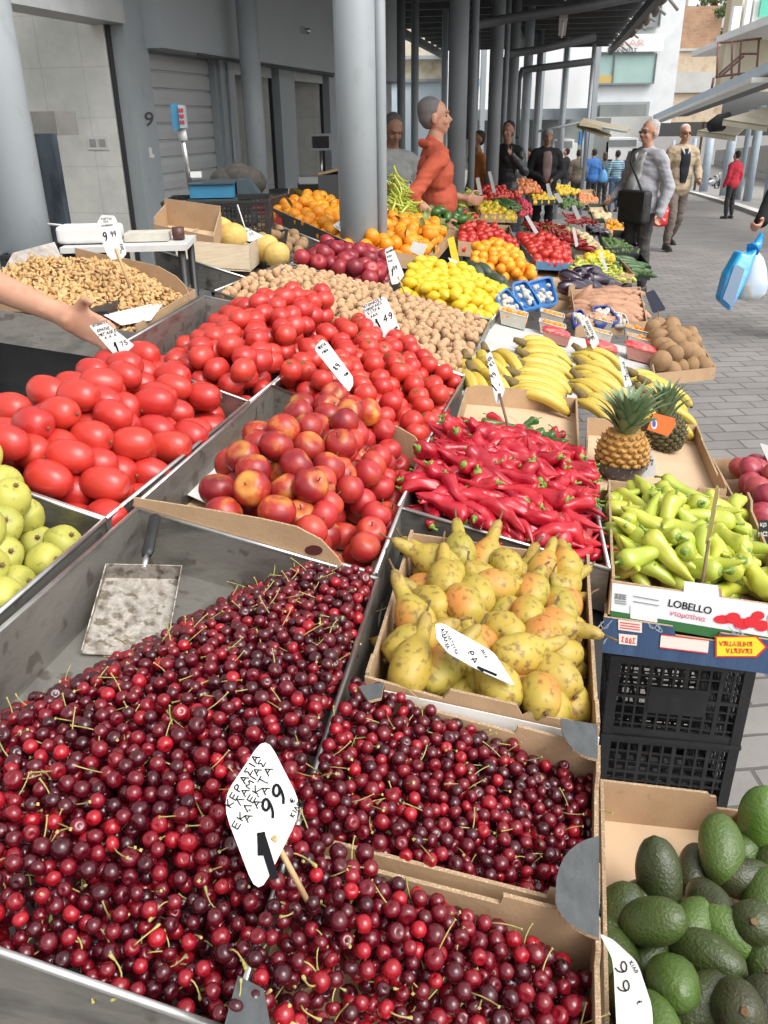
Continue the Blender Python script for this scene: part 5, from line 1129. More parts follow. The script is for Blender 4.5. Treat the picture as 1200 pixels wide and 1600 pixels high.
heap([(680,318),(740,312),(752,340),(728,345)],0,[*TSM[:2],*FLP[:2]],.03,'mixed_pepper','pepper','red or green pepper beside the dark green heap','mixed peppers beside the dark green heap',.05,1.8,None,None,.07,1.,75,'brown box beside the dark green peppers',cap=30)
heap([(752,288),(812,290),(820,304),(752,304)],.03,TSM,.033,'tomato','tomato','far red tomato behind the bell peppers','far tomatoes behind the bell peppers',.08,2,None,None,.07,1.05,76,None,cap=80)
heap([(772,300),(806,300),(812,324),(780,324)],.0,FCU,.022,'cucumber','cucumber','dark green cucumber behind the bell peppers','far cucumbers',.06,2,ALONG((1,.0,-.2),.15),None,.07,1.,77,None,cap=40)
heap([(806,298),(826,298),(832,328),(812,330)],.0,FRA,.024,'radish','radish','pink radish left of the far yellow fruit','far radishes',.05,2,None,None,.07,1.1,78,None,cap=60)
heap([(828,292),(868,292),(878,312),(832,312)],.0,FYE,.03,'yellow_fruit','fruit','far yellow fruit beyond the dark red peppers','far yellow fruit',.06,2,None,BLACKP,.07,1.,79,'black crate of yellow fruit beyond the dark red peppers',cap=60)
heap([(880,322),(925,322),(938,345),(890,344)],-.02,FDR,.02,'dried_pepper','pepper','long red pepper behind the tall white cards','long red peppers at the street edge',.04,1.8,AL,None,.06,1.,80,None,cap=50)
heap([(915,345),(945,345),(950,362),(920,362)],-.02,FAU,.034,'aubergine','aubergine','dark aubergine beside the green vegetables','far aubergines',.04,1.6,ALONG((1,.6,-.2),.3),None,.06,.8,81,None,cap=14)
heap([(945,342),(970,342),(980,358),(948,360)],-.02,FOR,.03,'orange_fruit','fruit','orange fruit in the far street-side box','far orange fruit',.05,2,None,None,.06,1.,82,'box of orange fruit by the street',cap=40)
heap([(918,318),(945,318),(955,340),(928,342)],-.02,FBE,.035,'melon','melon','pale melon in the far street-side crate','far pale melons',.06,2,None,CRG,.06,1.4,83,'dark green crate of melons by the street',cap=24)
heap([(905,296),(928,296),(935,312),(905,314)],.0,FAP,.036,'apple','apple','far red and yellow apple at the street edge','far apples',.10,2.6,None,None,.07,1.1,84,'box of far apples',cap=50)
heap([(872,302),(905,302),(912,318),(878,318)],.0,FGR,.026,'green_vegetable','vegetable','far green vegetable beside the apples','far green vegetables',.06,2,None,None,.07,1.1,85,None,cap=60)
heap([(868,282),(900,282),(905,300),(872,300)],.02,FYE,.036,'yellow_fruit','fruit','far yellow fruit in front of the group of shoppers','far yellow fruit near the shoppers',.14,3,None,None,.07,1.1,86,None,cap=60)
heap([(800,282),(828,282),(850,296),(806,298)],.06,FAP,.036,'apple','apple','apple in the tall heap in front of the man in black','apples in the tall far heap',.22,4,None,None,.07,1.1,87,None,cap=90)
heap([(828,276),(862,276),(870,292),(830,292)],.05,[FYE[0],FGR[0],FAP[0]],.036,'mixed_fruit','fruit','mixed fruit in the heap in front of the man with the cap','mixed fruit in the far heap',.16,3,None,None,.07,1.1,88,None,cap=70)
heap([(716,300),(744,300),(748,312),(722,314)],.03,FLP,.024,'light_pepper','pepper','light green pepper beside the vendor\'s hand','light peppers beside the vendor',.08,2,AL,None,.07,1.1,89,None,cap=40)
# long pale peppers behind the thin post
heap([(584,318),(640,322),(664,352),(598,345)],.02,FLG,.016,'long_pale_pepper','pepper','long thin pale green pepper in the steep heap behind the posts','long thin pale peppers behind the posts',.56,14,ALONG((.8,-.5,-.5),.5),None,.07,1.,90,None,cap=290,tight=.9,fall=.62)
# ---- scales and table behind the stall
BLS=mat('scale_blue',[(.03,.16,.28),(.04,.2,.34)],scale=10,rough=.4);DGR=mat('scale_dark',[(.03,.05,.06),(.05,.07,.08)],scale=10,rough=.45)
c0=P(335,296,.13);cr=Vector((math.cos(.08),math.sin(.08),0));cu=Vector((0,0,1));cf=cr.cross(cu)*-1
AX=(cr,cf,cu);z0=Zof(c0);k=z0/F
t=empty('weighing_scale',c0-cu*.03,'blue weighing scale with a tall display pole on black crates','scale')
def bx(mb,c,a,b,h,mi=0): mb.box(c,a,b,h,mi,ax=AX)
mb=MB();bx(mb,c0+cu*.0,66*k,.26,18*k);mb.build('platform',BLS,t)
mb=MB();bx(mb,c0-cu*.06*.5-cu*.012,74*k,.28,.02);bx(mb,c0+cu*11*k,70*k,.28,.006);
for sx in(-1,1):
    for sy in(-1,1): bx(mb,c0+cr*sx*30*k+cf*sy*.11-cu*.055,.025,.025,.03)
mb.build('base',DGR,t)
hd=c0+cr*50*k-cf*.04+cu*.0;mb=MB()
mb.prism([hd+cr*-14*k+cu*13*k,hd+cr*4*k+cu*13*k,hd+cr*20*k-cu*10*k,hd+cr*20*k-cu*15*k,hd+cr*-14*k-cu*15*k],cf*.2);mb.build('console',DGR,t)
FCn=Face(hd+cr*12*k,(cr*.8-cf*.2+cu*.6),.01)
mb=MB();mb.tube([c0+cr*-37*k,c0+cr*-41*k+cu*90*k],.012,8);mb.build('pole',RIM,t)
hp=c0+cr*-46*k+cu*103*k;mb=MB();bx(mb,hp,11*k,.09,35*k);dsp=mb.build('display',BLS,t)
mb=MB();bx(mb,hp+cr*9.5*k-cf*.01,8*k,.085,31*k);o=mb.build('screen_panel',flat('scale_light_grey',(.3,.33,.35),.4),dsp)
mb=MB()
for i in range(2):
    for j in range(3): bx(mb,hp+cr*(7.5+4*i)*k-cf*.055+cu*(9-8*j)*k,3.2*k,.004,4.5*k)
mb.build('digit_window',flat('red_digits',(.35,.03,.05),.3),dsp)
mb=MB();mb.tube([c0+cr*-40*k+cu*70*k,c0+cr*-41*k+cu*88*k],[.022,.018],8);mb.build('collar',flat('scale_white',(.6,.62,.62),.4),t)
mb=MB();bx(mb,c0+cr*-26*k+cu*22*k,16*k,.04,8*k);o=mb.build('small_bottle',PAPER);tag(o,'small clear packet standing on the weighing scale','packet')
cc=P(330,322,.10);crate(Vector((cc.x+.02,cc.y+.1,cc.z-.12)),.44,.36,.14,'black plastic crate carrying the weighing scale',.08,22)
crate(Vector((cc.x+.10,cc.y+.02,cc.z-.30)),.42,.34,.17,'grey-black ventilated crate under the scale crate',.08,22)
# dark bag behind the scale
mb=MB();bg_=PZ(372,285,z0*1.12)
for v in range(3): mb.ell(bg_+cr*(v-1)*.05+cu*(.02*(v==1)),.10,.08,.075,14,8)
o=mb.build('bag',mat('dark_cloth_bag',[(.03,.025,.022),(.07,.06,.05)],scale=30,rough=.9));tag(o,'dark cloth bag behind the weighing scale','bag')
# table with a white box at the left
tb=P(205,381,.05);z1=Zof(tb);k1=z1/F
t=empty('folding_table',tb-cu*.5,'small white-topped table behind the walnut kernels','table')
mb=MB();bx(mb,tb,.40,.26,.018);mb.build('tabletop',mat('table_top_white',[(.5,.5,.48),(.6,.6,.58)],scale=10,rough=.5),t)
for i in(-1,1):
    for j in (-1,1): mb=MB();mb.tube([tb+cr*i*.18+cf*j*.11-cu*.01,tb+cr*i*.18+cf*j*.11-cu*(tb.z-.0)],.013,8);mb.build('leg',BLACKP,t)
mb=MB();bx(mb,tb+cr*-.12+cu*.04-cf*.03,.20,.10,.055);o=mb.build('plastic_box',PAPER);bevel(o,.012,3);tag(o,'white plastic box lying on the small table','box')
mb=MB();bx(mb,tb+cr*.06+cu*.025,.14,.10,.026);o=mb.build('paper_pack',mat('paper_pack',[(.4,.37,.31),(.55,.52,.46)],scale=20,rough=.8));tag(o,'pack of grey wrapping paper on the small table','paper')
mb=MB();mb.tube([tb+cr*.16+cu*.012,tb+cr*.16+cu*.05],.02,14);o=mb.build('cup',flat('dark_cup',(.08,.03,.02),.4));tag(o,'dark brown cup on the small table','cup')
bl=PZ(105,390,z1*1.05);crate(Vector((bl.x,bl.y,bl.z-.30)),.36,.3,.3,'black crate with red netting beside the left post',.1,10)
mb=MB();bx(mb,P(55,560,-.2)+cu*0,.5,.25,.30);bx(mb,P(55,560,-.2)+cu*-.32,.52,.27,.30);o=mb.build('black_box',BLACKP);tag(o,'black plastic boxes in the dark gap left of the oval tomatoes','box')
CL_=[]
mb=MB();s0=PZ(75,350,z1);mb.tube([s0,PZ(95,352,z1),PZ(110,358,z1),PZ(120,368,z1*.99)],.004,6);o=mb.build('cable',PAPER);tag(o,'white cable running from the post to the table','cable')
# second scale by the far posts, box of paper bags
s2=PZ(498,262,P(560,318).y*1.35);k2=Zof(s2)/F;t=empty('weighing_scale',s2-cu*.2,'grey scale with a black screen on a pole behind the big post','scale')
mb=MB();bx(mb,PZ(501,222,Zof(s2)),32*k2,.05,24*k2);mb.build('display',flat('scale_light_grey',(.3,.33,.35)),t)
mb=MB();bx(mb,PZ(501,222,Zof(s2))-cf*.028,26*k2,.004,17*k2);mb.build('screen',flat('screen_black',(.01,.01,.01),.2),t)
mb=MB();mb.tube([PZ(501,236,Zof(s2)),PZ(503,275,Zof(s2))],.014,8);mb.build('pole',RIM,t)
mb=MB();bx(mb,PZ(484,282,Zof(s2)),34*k2,.25,12*k2);mb.build('platform',PAPER,t)
mb=MB();bx(mb,PZ(484,305,Zof(s2)),36*k2,.3,34*k2);mb.build('base',BLACKP,t)
p1=PZ(515,300,Zof(s2)*.8);k3=Zof(p1)/F
woodc=MB();bx(woodc,p1,34*k3,.2,52*k3);o=woodc.build('tall_carton',[GREYPAPER]);tag(o,'tall grey carton beside the big post','box')
q=[p1+cr*-17*k3-cf*.1+cu*29*k3,p1+cr*17*k3-cf*.1+cu*36*k3,p1+cr*17*k3+cf*.1+cu*30*k3,p1+cr*-17*k3+cf*.1+cu*27*k3]
mb=MB();mb.hexa([a-cu*.02 for a in q]+q);o=mb.build('carton_lid',CARD);tag(o,'brown carton resting on the tall grey carton','box')
# ================================================================ architecture and street
GREYM=mat('grey_painted_metal',[(.27,.30,.315),(.30,.33,.345)],scale=3,rough=.45,bump=.03,bscale=8,spots=(11,.60,(.21,.225,.235),.35,.12))
GREYW=mat('grey_painted_wall',[(.17,.19,.20),(.20,.22,.23)],scale=2.5,rough=.6,spots=(5,.66,(.25,.27,.28),.35))
DGM=mat('dark_roof_metal',[(.06,.065,.07),(.085,.09,.095)],scale=5,rough=.6)
LRM=mat('light_roof_panel',[(.30,.34,.37),(.36,.40,.43)],scale=3,rough=.5)
TILE=mat('booth_wall_tiles',[(.33,.34,.32),(.36,.37,.35)],scale=3,rough=.4)
def tilemat(name,c1,c2,cm,w,h,rough=.5,ms=.004,bump=.3,rot=0,offset=.5,scl=1.,noise_=True,coord='Object',ax=None):
    if name in MATS: return MATS[name]
    m,nt,b=newmat(name);tc=nt.nodes.new('ShaderNodeTexCoord');mp=nt.nodes.new('ShaderNodeMapping');mp.inputs['Rotation'].default_value=rot if hasattr(rot,'__len__') else (0,0,rot);nt.links.new(tc.outputs[coord],mp.inputs[0])
    vec=mp.outputs[0]
    if noise_:
        wn=N(nt,'ShaderNodeTexNoise');wn.inputs['Scale'].default_value=6;nt.links.new(vec,wn.inputs['Vector'])
        va=nt.nodes.new('ShaderNodeVectorMath');va.operation='MULTIPLY_ADD';nt.links.new(wn.outputs['Color'],va.inputs[0]);va.inputs[1].default_value=(.02,.02,0);nt.links.new(vec,va.inputs[2]);vec=va.outputs[0]
    br=nt.nodes.new('ShaderNodeTexBrick');br.offset=offset;br.inputs['Scale'].default_value=1;br.inputs['Brick Width'].default_value=w;br.inputs['Row Height'].default_value=h;br.inputs['Mortar Size'].default_value=ms;br.inputs['Mortar Smooth'].default_value=.3
    br.inputs['Color1'].default_value=(*c1,1);br.inputs['Color2'].default_value=(*c2,1);br.inputs['Mortar'].default_value=(*cm,1);nt.links.new(vec,br.inputs['Vector'])
    nz=N(nt,'ShaderNodeTexNoise');nz.inputs['Scale'].default_value=1.3;nz.inputs['Detail'].default_value=6;nz.inputs['Roughness'].default_value=.7;nt.links.new(vec,nz.inputs['Vector'])
    c=mixc(nt,1.,br.outputs['Color'],ramp(nt,[(.25,(.72,.72,.72)),(.75,(1.25,1.22,1.18))],nz.outputs['Fac']),'MULTIPLY');nt.links.new(c,b.inputs['Base Color']);b.inputs['Roughness'].default_value=rough
    bp=nt.nodes.new('ShaderNodeBump');bp.inputs['Strength'].default_value=bump;bp.inputs['Distance'].default_value=.01
    n3=N(nt,'ShaderNodeTexNoise');n3.inputs['Scale'].default_value=60;nt.links.new(vec,n3.inputs['Vector'])
    hh=math_(nt,'ADD',math_(nt,'MULTIPLY',math_(nt,'SUBTRACT',1.,br.outputs['Fac']),1.),math_(nt,'MULTIPLY',n3.outputs['Fac'],.3));nt.links.new(hh,bp.inputs['Height']);nt.links.new(bp.outputs[0],b.inputs['Normal'])
    MATS[name]=m;return m
PAVE=tilemat('paving_setts',(.19,.183,.18),(.24,.23,.222),(.105,.10,.096),.25,.13,.8,.007,.45,rot=-.19+.12)
# ground
mb=MB();xs=[-60,-20,-8,-4,-2,0,1,2,3,4,5,6,8,12,20,40,70];ss=[-12,-6,0,2,4,6]+[6+.5*i for i in range(1,18)]+[16,18,20,25,30,40,55,70,71,120,250]
for s in ss:
    for x in xs: p=SD*s+SX*x;mb.v.append(Vector((p.x,p.y,gz(p.x,p.y))))
n=len(xs)
for i in range(len(ss)-1):
    for j in range(n-1): mb.f.append([i*n+j,i*n+j+1,(i+1)*n+j+1,(i+1)*n+j]);mb.m.append(0);mb.sm.append(True)
g=mb.mesh('street',PAVE);o=bpy.data.objects.new('street',g);link(o);tag(o,None,None,kind='structure')
def strip(name,pts,w,mt,lift=.004,kind='structure',h=0,label=None,cat=None):
    """ribbon on the ground through ground points"""
    mb=MB();pp=[];N_=len(pts)
    for i in range(N_-1):
        for k in range(8 if i<N_-1 else 1): pp.append(pts[i].lerp(pts[i+1],k/8))
    pp.append(pts[-1])
    for i,p in enumerate(pp):
        e=(pp[min(i+1,len(pp)-1)]-pp[max(i-1,0)]);e.z=0;e.normalize();nn=Vector((e.y,-e.x,0))
        for k in(0,1): q=p+nn*w*k;mb.v.append(Vector((q.x,q.y,gz(q.x,q.y)+lift)))
    for i in range(len(pp)-1): b=i*2;mb.f.append([b,b+1,b+3,b+2]);mb.m.append(0);mb.sm.append(False)
    if h:
        b0=len(mb.v);mb.v+=[v-Vector((0,0,h+.02)) for v in mb.v[:b0]]
        for i in range(len(pp)-1): b=i*2;mb.f.append([b,b+2,b0+b+2,b0+b]);mb.m.append(0);mb.sm.append(False)
    o=mb.build(name,mt);return tag(o,label,cat,kind=kind)
KW=mat('pale_kerb_stone',[(.55,.55,.53),(.66,.65,.63)],scale=4,rough=.7)
K0=PG(1240,362);K1=PG(1200,345);K2=PG(1140,322);K3=PG(1080,303);K4=PG(1040,293);Km=K0+(K0-K2).normalized()*6
SWK=mat('walkway_slabs',[(.22,.21,.20),(.29,.28,.27)],scale=3,rough=.8,spots=(2,.6,(.17,.16,.155),.5))
strip('pavement',[Km,K0,K1,K2,K3,K4],14,SWK,.10,h=.1)
strip('kerb',[Km,K0,K1,K2,K3,K4],.30,KW,.105)
DR=mat('drain_line',[(.09,.09,.09),(.14,.14,.135)],scale=8,rough=.8)
# posts
def post(name,px,Z,r,label,ztop,zbot=None,mt=GREYM,n=20,group=None,base=None,parts=False):
    p=PZ(px[0],px[1],Z);zb=gz(p.x,p.y) if zbot is None else zbot
    mb=MB();mb.tube([Vector((p.x,p.y,zb)),Vector((p.x,p.y,ztop))],r,n);t=empty(name,(p.x,p.y,zb),label,'post',group);mb.build('shaft',mt,t)
    if base: b=MB();b.tube([Vector((p.x,p.y,zb)),Vector((p.x,p.y,zb+.02))],r*1.8,n);b.build('base_plate',mt,t)
    return t
post('steel_post',(7,200),2.75,.088,'thick grey steel post at the far left, nearest the camera',3.6)
mb=MB();a=PZ(-30,150,3.0);mb.box((a.x-.12,a.y+.1,1.8),.30,.3,3.6,0,Matrix.Rotation(-.1,3,'Z'));o=mb.build('steel_pier',GREYM);tag(o,'flat grey metal pier at the left frame edge behind the thick post','post')
post('steel_post',(396,170),7.2,.088,'grey round post standing in front of the shop fascia',2.9)
post('steel_post',(556,160),4.05,.098,'thick grey round post rising out of the oranges',3.6,)
post('steel_post',(594,160),4.1,.03,'thin grey post beside the thick one in the oranges',3.6)
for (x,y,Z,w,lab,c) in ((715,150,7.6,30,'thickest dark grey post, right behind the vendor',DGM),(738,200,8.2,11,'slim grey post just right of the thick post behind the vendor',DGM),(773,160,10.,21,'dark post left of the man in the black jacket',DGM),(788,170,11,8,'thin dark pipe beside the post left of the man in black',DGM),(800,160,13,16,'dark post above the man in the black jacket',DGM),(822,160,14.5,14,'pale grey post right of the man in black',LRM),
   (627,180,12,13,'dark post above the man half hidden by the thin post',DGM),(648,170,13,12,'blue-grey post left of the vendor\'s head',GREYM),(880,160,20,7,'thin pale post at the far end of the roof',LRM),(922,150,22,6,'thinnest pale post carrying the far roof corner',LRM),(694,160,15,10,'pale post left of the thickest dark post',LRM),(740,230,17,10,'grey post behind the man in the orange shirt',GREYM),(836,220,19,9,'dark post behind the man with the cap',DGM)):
    p=PZ(x,y,Z);post('steel_post',(x,y),Z,w*Z/F/2,lab,3.42 if p.y<30 else 3.3,mt=c if c is not DGM else mat('dark_post_paint',[(.18,.195,.205),(.21,.225,.235)],scale=4,rough=.5),n=14)  # posts listed as dark get a darker grey paint of their own
# bent pipes curving under the roof
for (pts,Z,r,lab) in (([(733,215),(734,60),(748,38),(800,28),(905,12),(1000,-6)],8.4,.045,'dark pipe bending from the slim post out under the roof'),([(783,205),(786,100),(796,84),(840,78),(930,58)],11.2,.05,'dark pipe bending at the middle posts towards the roof edge'),([(806,215),(810,125),(816,110),(835,107),(925,96)],14,.055,'dark pipe bending at the far posts with a hanging hook')):
    q=[PZ(a,b,Z) for a,b in pts];mb=MB();mb.tube(q,r,8);o=mb.build('roof_pipe',DGM);tag(o,lab,'pipe')
# roof: corrugated sheet with purlins, running down the street
RZ=3.42
def RP_(s,x,z=RZ): p=SD*s+SX*x;return Vector((p.x,p.y,z))
edge=PZ(1008,-2,(RZ-1.62)/(ray(1008,-2).z));XE=edge.dot(SX)
t=empty('market_roof',RP_(0,0),'dark steel market roof on purlins over the stalls','roof')
mb=MB();mb.hexa([RP_(5.2,XE-4.6),RP_(5.2,XE),RP_(26,XE),RP_(26,XE-4.6)]+[RP_(5.2,XE-4.6,RZ+.03),RP_(5.2,XE,RZ+.03),RP_(26,XE,RZ+.03),RP_(26,XE-4.6,RZ+.03)]);mb.build('roof_sheet',DGM,t)
for i,s in enumerate([5.4+1.05*k for k in range(20)]):
    mb=MB();a=RP_(s,XE-4.5,RZ-.10);b=RP_(s,XE-.05,RZ-.10);mb.prism([a-Vector((0,0,.07)),b-Vector((0,0,.07)),b+Vector((0,0,.10)),a+Vector((0,0,.10))],SD*.07);mb.build('purlin',DGM,t)
for x in(-4.55,-2.3,-.1):
    mb=MB();a=RP_(5.2,XE+x,RZ-.20);b=RP_(26,XE+x,RZ-.20);mb.prism([a-Vector((0,0,.12)),b-Vector((0,0,.12)),b+Vector((0,0,.02)),a+Vector((0,0,.02))],SX*.12);mb.build('beam',DGM,t)
# rolled awnings and battens hanging along the outer edge
AW=mat('rolled_awning',[(.05,.045,.04),(.22,.19,.16),(.09,.08,.07)],scale=12,rough=.8)
mb=MB();Rr=random.Random(4)
for k in range(22):
    s=5.5+k*.9;a=RP_(s,XE+.06+Rr.uniform(-.05,.07),RZ-.16+Rr.uniform(-.08,.06));b=RP_(s+1.1,XE+.06+Rr.uniform(-.05,.1),RZ-.2+Rr.uniform(-.1,.08));mb.tube([a,a.lerp(b,.5)+Vector((0,0,-.03)),b],[.05,.075,.05],7)
mb.build('awning_roll',AW,t)
mb=MB()
for k in range(13):
    s=6+k*1.6;a=RP_(s,XE-.15,RZ-.12);b=RP_(s+.35,XE+.24,RZ-.30-Rr.uniform(0,.15));mb.tube([a,b],.022,5)
mb.build('awning_arm',RIM,t)
# fluorescent fittings under the roof
for i,(s,x) in enumerate(((11.5,XE-1.35),(17.5,XE-1.35))):
    c=RP_(s,x,RZ-.34);t2=empty('tube_light',c,('nearer' if i==0 else 'farther')+' long pale strip light hanging under the dark roof','strip light');mb=MB();mb.prism([c+SX*-.07-SD*1.3,c+SX*.07-SD*1.3,c+SX*.07+SD*2.0,c+SX*-.07+SD*2.0],Vector((0,0,.07)));mb.build('housing',mat('pale_fitting',[(.42,.40,.36),(.5,.48,.44)],scale=8,rough=.5),t2)
    mb=MB();mb.tube([c-SD*1.2-Vector((0,0,.03)),c+SD*1.9-Vector((0,0,.03))],.018,8);mb.build('tube',PAPER,t2)
# lower pale corrugated roof between the shops and the stall roof
t=empty('pale_roof',RP_(6,XE-6,3.2),'lighter corrugated roof between the shops and the dark roof','roof')
mb=MB();w0=XE-4.62
for k in range(38):
    a=7.0+k*.32
    mb.hexa([RP_(a,w0-3.6,3.14),RP_(a,w0,3.30),RP_(a+.16,w0,3.30),RP_(a+.16,w0-3.6,3.14)]+[RP_(a,w0-3.6,3.16),RP_(a,w0,3.32),RP_(a+.16,w0,3.32),RP_(a+.16,w0-3.6,3.16)])
    mb.hexa([RP_(a+.16,w0-3.6,3.18),RP_(a+.16,w0,3.34),RP_(a+.32,w0,3.34),RP_(a+.32,w0-3.6,3.18)]+[RP_(a+.16,w0-3.6,3.20),RP_(a+.16,w0,3.36),RP_(a+.32,w0,3.36),RP_(a+.32,w0-3.6,3.20)])
mb.build('roof_sheet',LRM,t)
# ---- shops at the left: wall plane seen along its own direction
WD=Vector((.256,.967,0)).normalized();WX=Vector((WD.y,-WD.x,0))
wo=PZ(235,200,6.3);W0=wo.dot(WX)
def W(px,py,off=0):
    """the spot on the shop wall plane (moved off towards the street)"""
    d=ray(px,py);k=(W0+off-CAM.dot(WX))/d.dot(WX);return CAM+d*k
def ws(px,off=0,py=185): return W(px,py,off).dot(WD)
def WP(s,z,off=0): return WD*s+WX*(W0+off)+Vector((0,0,z))
zf=W(235,77).z;print('fascia bottom',zf,W(525,119).z,W(195,70).z)
sA,sB,sC,sD,sE,sF,sG,sH=ws(10),ws(209),ws(240),ws(350),ws(372),ws(440),ws(463),ws(516)
def wbox(mb,s0,s1,z0,z1,o0,o1,mi=0):
    mb.hexa([WP(s0,z0,o0),WP(s1,z0,o0),WP(s1,z0,o1),WP(s0,z0,o1)]+[WP(s0,z1,o0),WP(s1,z1,o0),WP(s1,z1,o1),WP(s0,z1,o1)],mi)
t=empty('market_booths',WP(sB,0),'row of grey painted market booths, one with a roller shutter, numbered 9','building')
mb=MB()
for a in ((sB-.02,sC,0,3.4,-.10,.02),(sD,sE,0,zf+.0,-.12,.0),(sF,sG,0,zf,-.12,.0),(sH,sH+.5,0,zf,-.12,.0),(sH+.5,ws(617),0,zf,-.12,-.05),(sA-2.6,sA-.9,0,3.4,-.12,.0)): mb=MB();wbox(mb,*a);mb.build('pier',GREYM,t)
mb=MB();wbox(mb,sC-.03,ws(617),zf,3.28,-.2,.16);mb.build('fascia',mat('fascia_paint',[(.30,.33,.345),(.33,.36,.375)],scale=1.5,rough=.5),t)
mb=MB();wbox(mb,sC-.03,ws(617),3.28,3.32,-.25,.22);mb.build('gutter',mat('grey_gutter',[(.3,.32,.33),(.45,.46,.46)],scale=20,rough=.6,bump=.4),t)
# roller shutter with real slats
mb=MB();ns=17;hs_=zf/ns
for k in range(ns):
    z0=k*hs_;a=.018
    pr=[(0,0),(.012,.004),(.016,hs_*.5),(.012,hs_*.86),(0,hs_*.90),(-.006,hs_*.97),(-.006,hs_)]
    for i in range(len(pr)-1):
        (o0,y0),(o1,y1)=pr[i],pr[i+1];mb.add([WP(sC,z0+y0,-.10+o0),WP(sD,z0+y0,-.10+o0),WP(sD,z0+y1,-.10+o1),WP(sC,z0+y1,-.10+o1)],[(0,1,2,3)])
mb.build('shutter',mat('shutter_paint',[(.38,.39,.39),(.42,.43,.43)],scale=3,rough=.45,metal=.0),t)
mb=MB();wbox(mb,sC,sC+.05,0,zf,-.09,-.03);wbox(mb,sD-.05,sD,0,zf,-.09,-.03);mb.build('shutter_rail',GREYM,t)
# open booths: inner side walls, back walls, door frames
TI=tilemat('booth_tiles',(.66,.67,.64),(.69,.70,.67),(.56,.57,.54),.33,.33,.35,.004,.1,rot=(math.pi/2,0,0),offset=0,noise_=False)
mb=MB()
def room(s0,s1,dep=2.6):
    wbox(mb,s1-.02,s1+.06,0,3.2,-dep,-.121);wbox(mb,s0-.06,s0-.0,0,3.2,-dep,-.121);wbox(mb,s0-.06,s1+.06,0,3.2,-dep-.08,-dep-.001)
room(sA-.9,sB-.03,4.2);room(sE,sF,2.0);room(sG,sH,2.0);mb.build('inner_wall',TI,t)
for a,b in((sA-.9,sB-.02),(sE,sF),(sG,sH)):
    zt=zf if a>sC else W(190,38).z
    for s in(a,b-.02): mb=MB();wbox(mb,s,s+.02,0,zt,-.115,-.085);mb.build('door_frame',flat('dark_gasket',(.03,.03,.032),.6),t)
mb=MB();zt=W(190,38).z;wbox(mb,sA-.9,sB-.02,zt,zt+.2,-.22,.04);wbox(mb,sA-.9,sB-.02,zt+.21,3.4,-.22,.0)
mb.build('shutter_box',mat('pale_shutter_box',[(.34,.36,.36),(.42,.43,.43)],scale=6,rough=.5),t)
FW9=Face(WP(sB,1,.022),WX,.001);typed('9',FW9,(225,197),(1,.0),23,flat('stencil_grey',(.05,.055,.06),.6),t,bold=.01)
mb=MB();FW9.poly(mb,[(232,230),(237,231),(238,240),(242,243),(240,247),(234,246)]);mb.build('torn_sticker',PAPER,t)
for a,b in((sE,sF),(sG,sH)): mb=MB();wbox(mb,a+.06,b-.06,zf-.10,zf-.003,-.28,-.06);mb.build('shutter_box',MATS['pale_shutter_box'],t)
mb=MB();pts=[W(310,96,.17),W(360,104,.17),W(430,114,.17),W(520,127,.17)];mb.tube([p+Vector((0,0,.05)) for p in pts],.012,6);o=mb.build('cable',flat('cable_dark',(.05,.05,.055),.6));tag(o,'dark cable running along the shop fascia','cable')
mb=MB();p=WP(sD+.12,0,.02);mb.tube([p+Vector((0,0,.1)),p+Vector((0,0,zf-.02))],.012,8);o=mb.build('conduit_pipe',LRM);tag(o,'thin conduit pipe running up the pier right of the roller shutter','pipe')
# things on the walls
sk=W(150,222,-1.3)
for i,x in enumerate((146,161)):
    d=ray(x,223);s1=sB-.03;k=(s1-.022-CAM.dot(WD))/d.dot(WD);c=CAM+d*k
    mb=MB();mb.box(c,.012,.095,.095,0,ax=(WD,WX,Vector((0,0,1))));mb.box(c-WD*.008,.006,.05,.05,1,ax=(WD,WX,Vector((0,0,1))));o=mb.build('wall_socket',[flat('socket_white',(.6,.6,.58),.4),flat('socket_grey',(.3,.3,.3) if i==0 else (.08,.08,.08),.4)]);tag(o,'square white switch on the booth wall, '+('left' if i==0 else 'right')+' of the pair','switch')
d=ray(68,193);k=(sB-1.2-CAM.dot(WD))/d.dot(WD);c=CAM+d*k
mb=MB();mb.box(c,.22,.32,.13,0,ax=(WD,WX,Vector((0,0,1))));o=mb.build('wall_unit',mat('old_wall_unit',[(.18,.175,.16),(.24,.23,.21)],scale=8,rough=.6));tag(o,'boxy beige wall unit inside the left booth','wall unit')
mb=MB();c2=CAM+ray(62,280)*k;mb.box(c2-Vector((0,0,.35)),.05,.3,1.2,0,ax=(WD,WX,Vector((0,0,1))));o=mb.build('dark_curtain',mat('dark_curtain',[(.01,.014,.02),(.06,.08,.10)],scale=10,rough=.7,streak=(1,1,.4)));tag(o,'dark patterned cloth hanging below the wall unit','cloth')
c=W(472,47,.16);mb=MB();mb.box(c+WX*.02,.06,.04,.06,0,ax=(WD,WX,Vector((0,0,1))));mb.ell(c+WX*.06+Vector((0,0,-.01)),.035,.035,.03,10,6);o=mb.build('security_camera',RIM);tag(o,'small silver camera on the shop fascia','camera')
mb=MB();c=W(425,300,.3);mb.box((c.x,c.y,c.z*.5),.9,.3,c.z,0,ax=(WD,WX,Vector((0,0,1))));o=mb.build('counter_cabinet',DGM);tag(o,'dark cabinet in front of the open booths','cabinet')
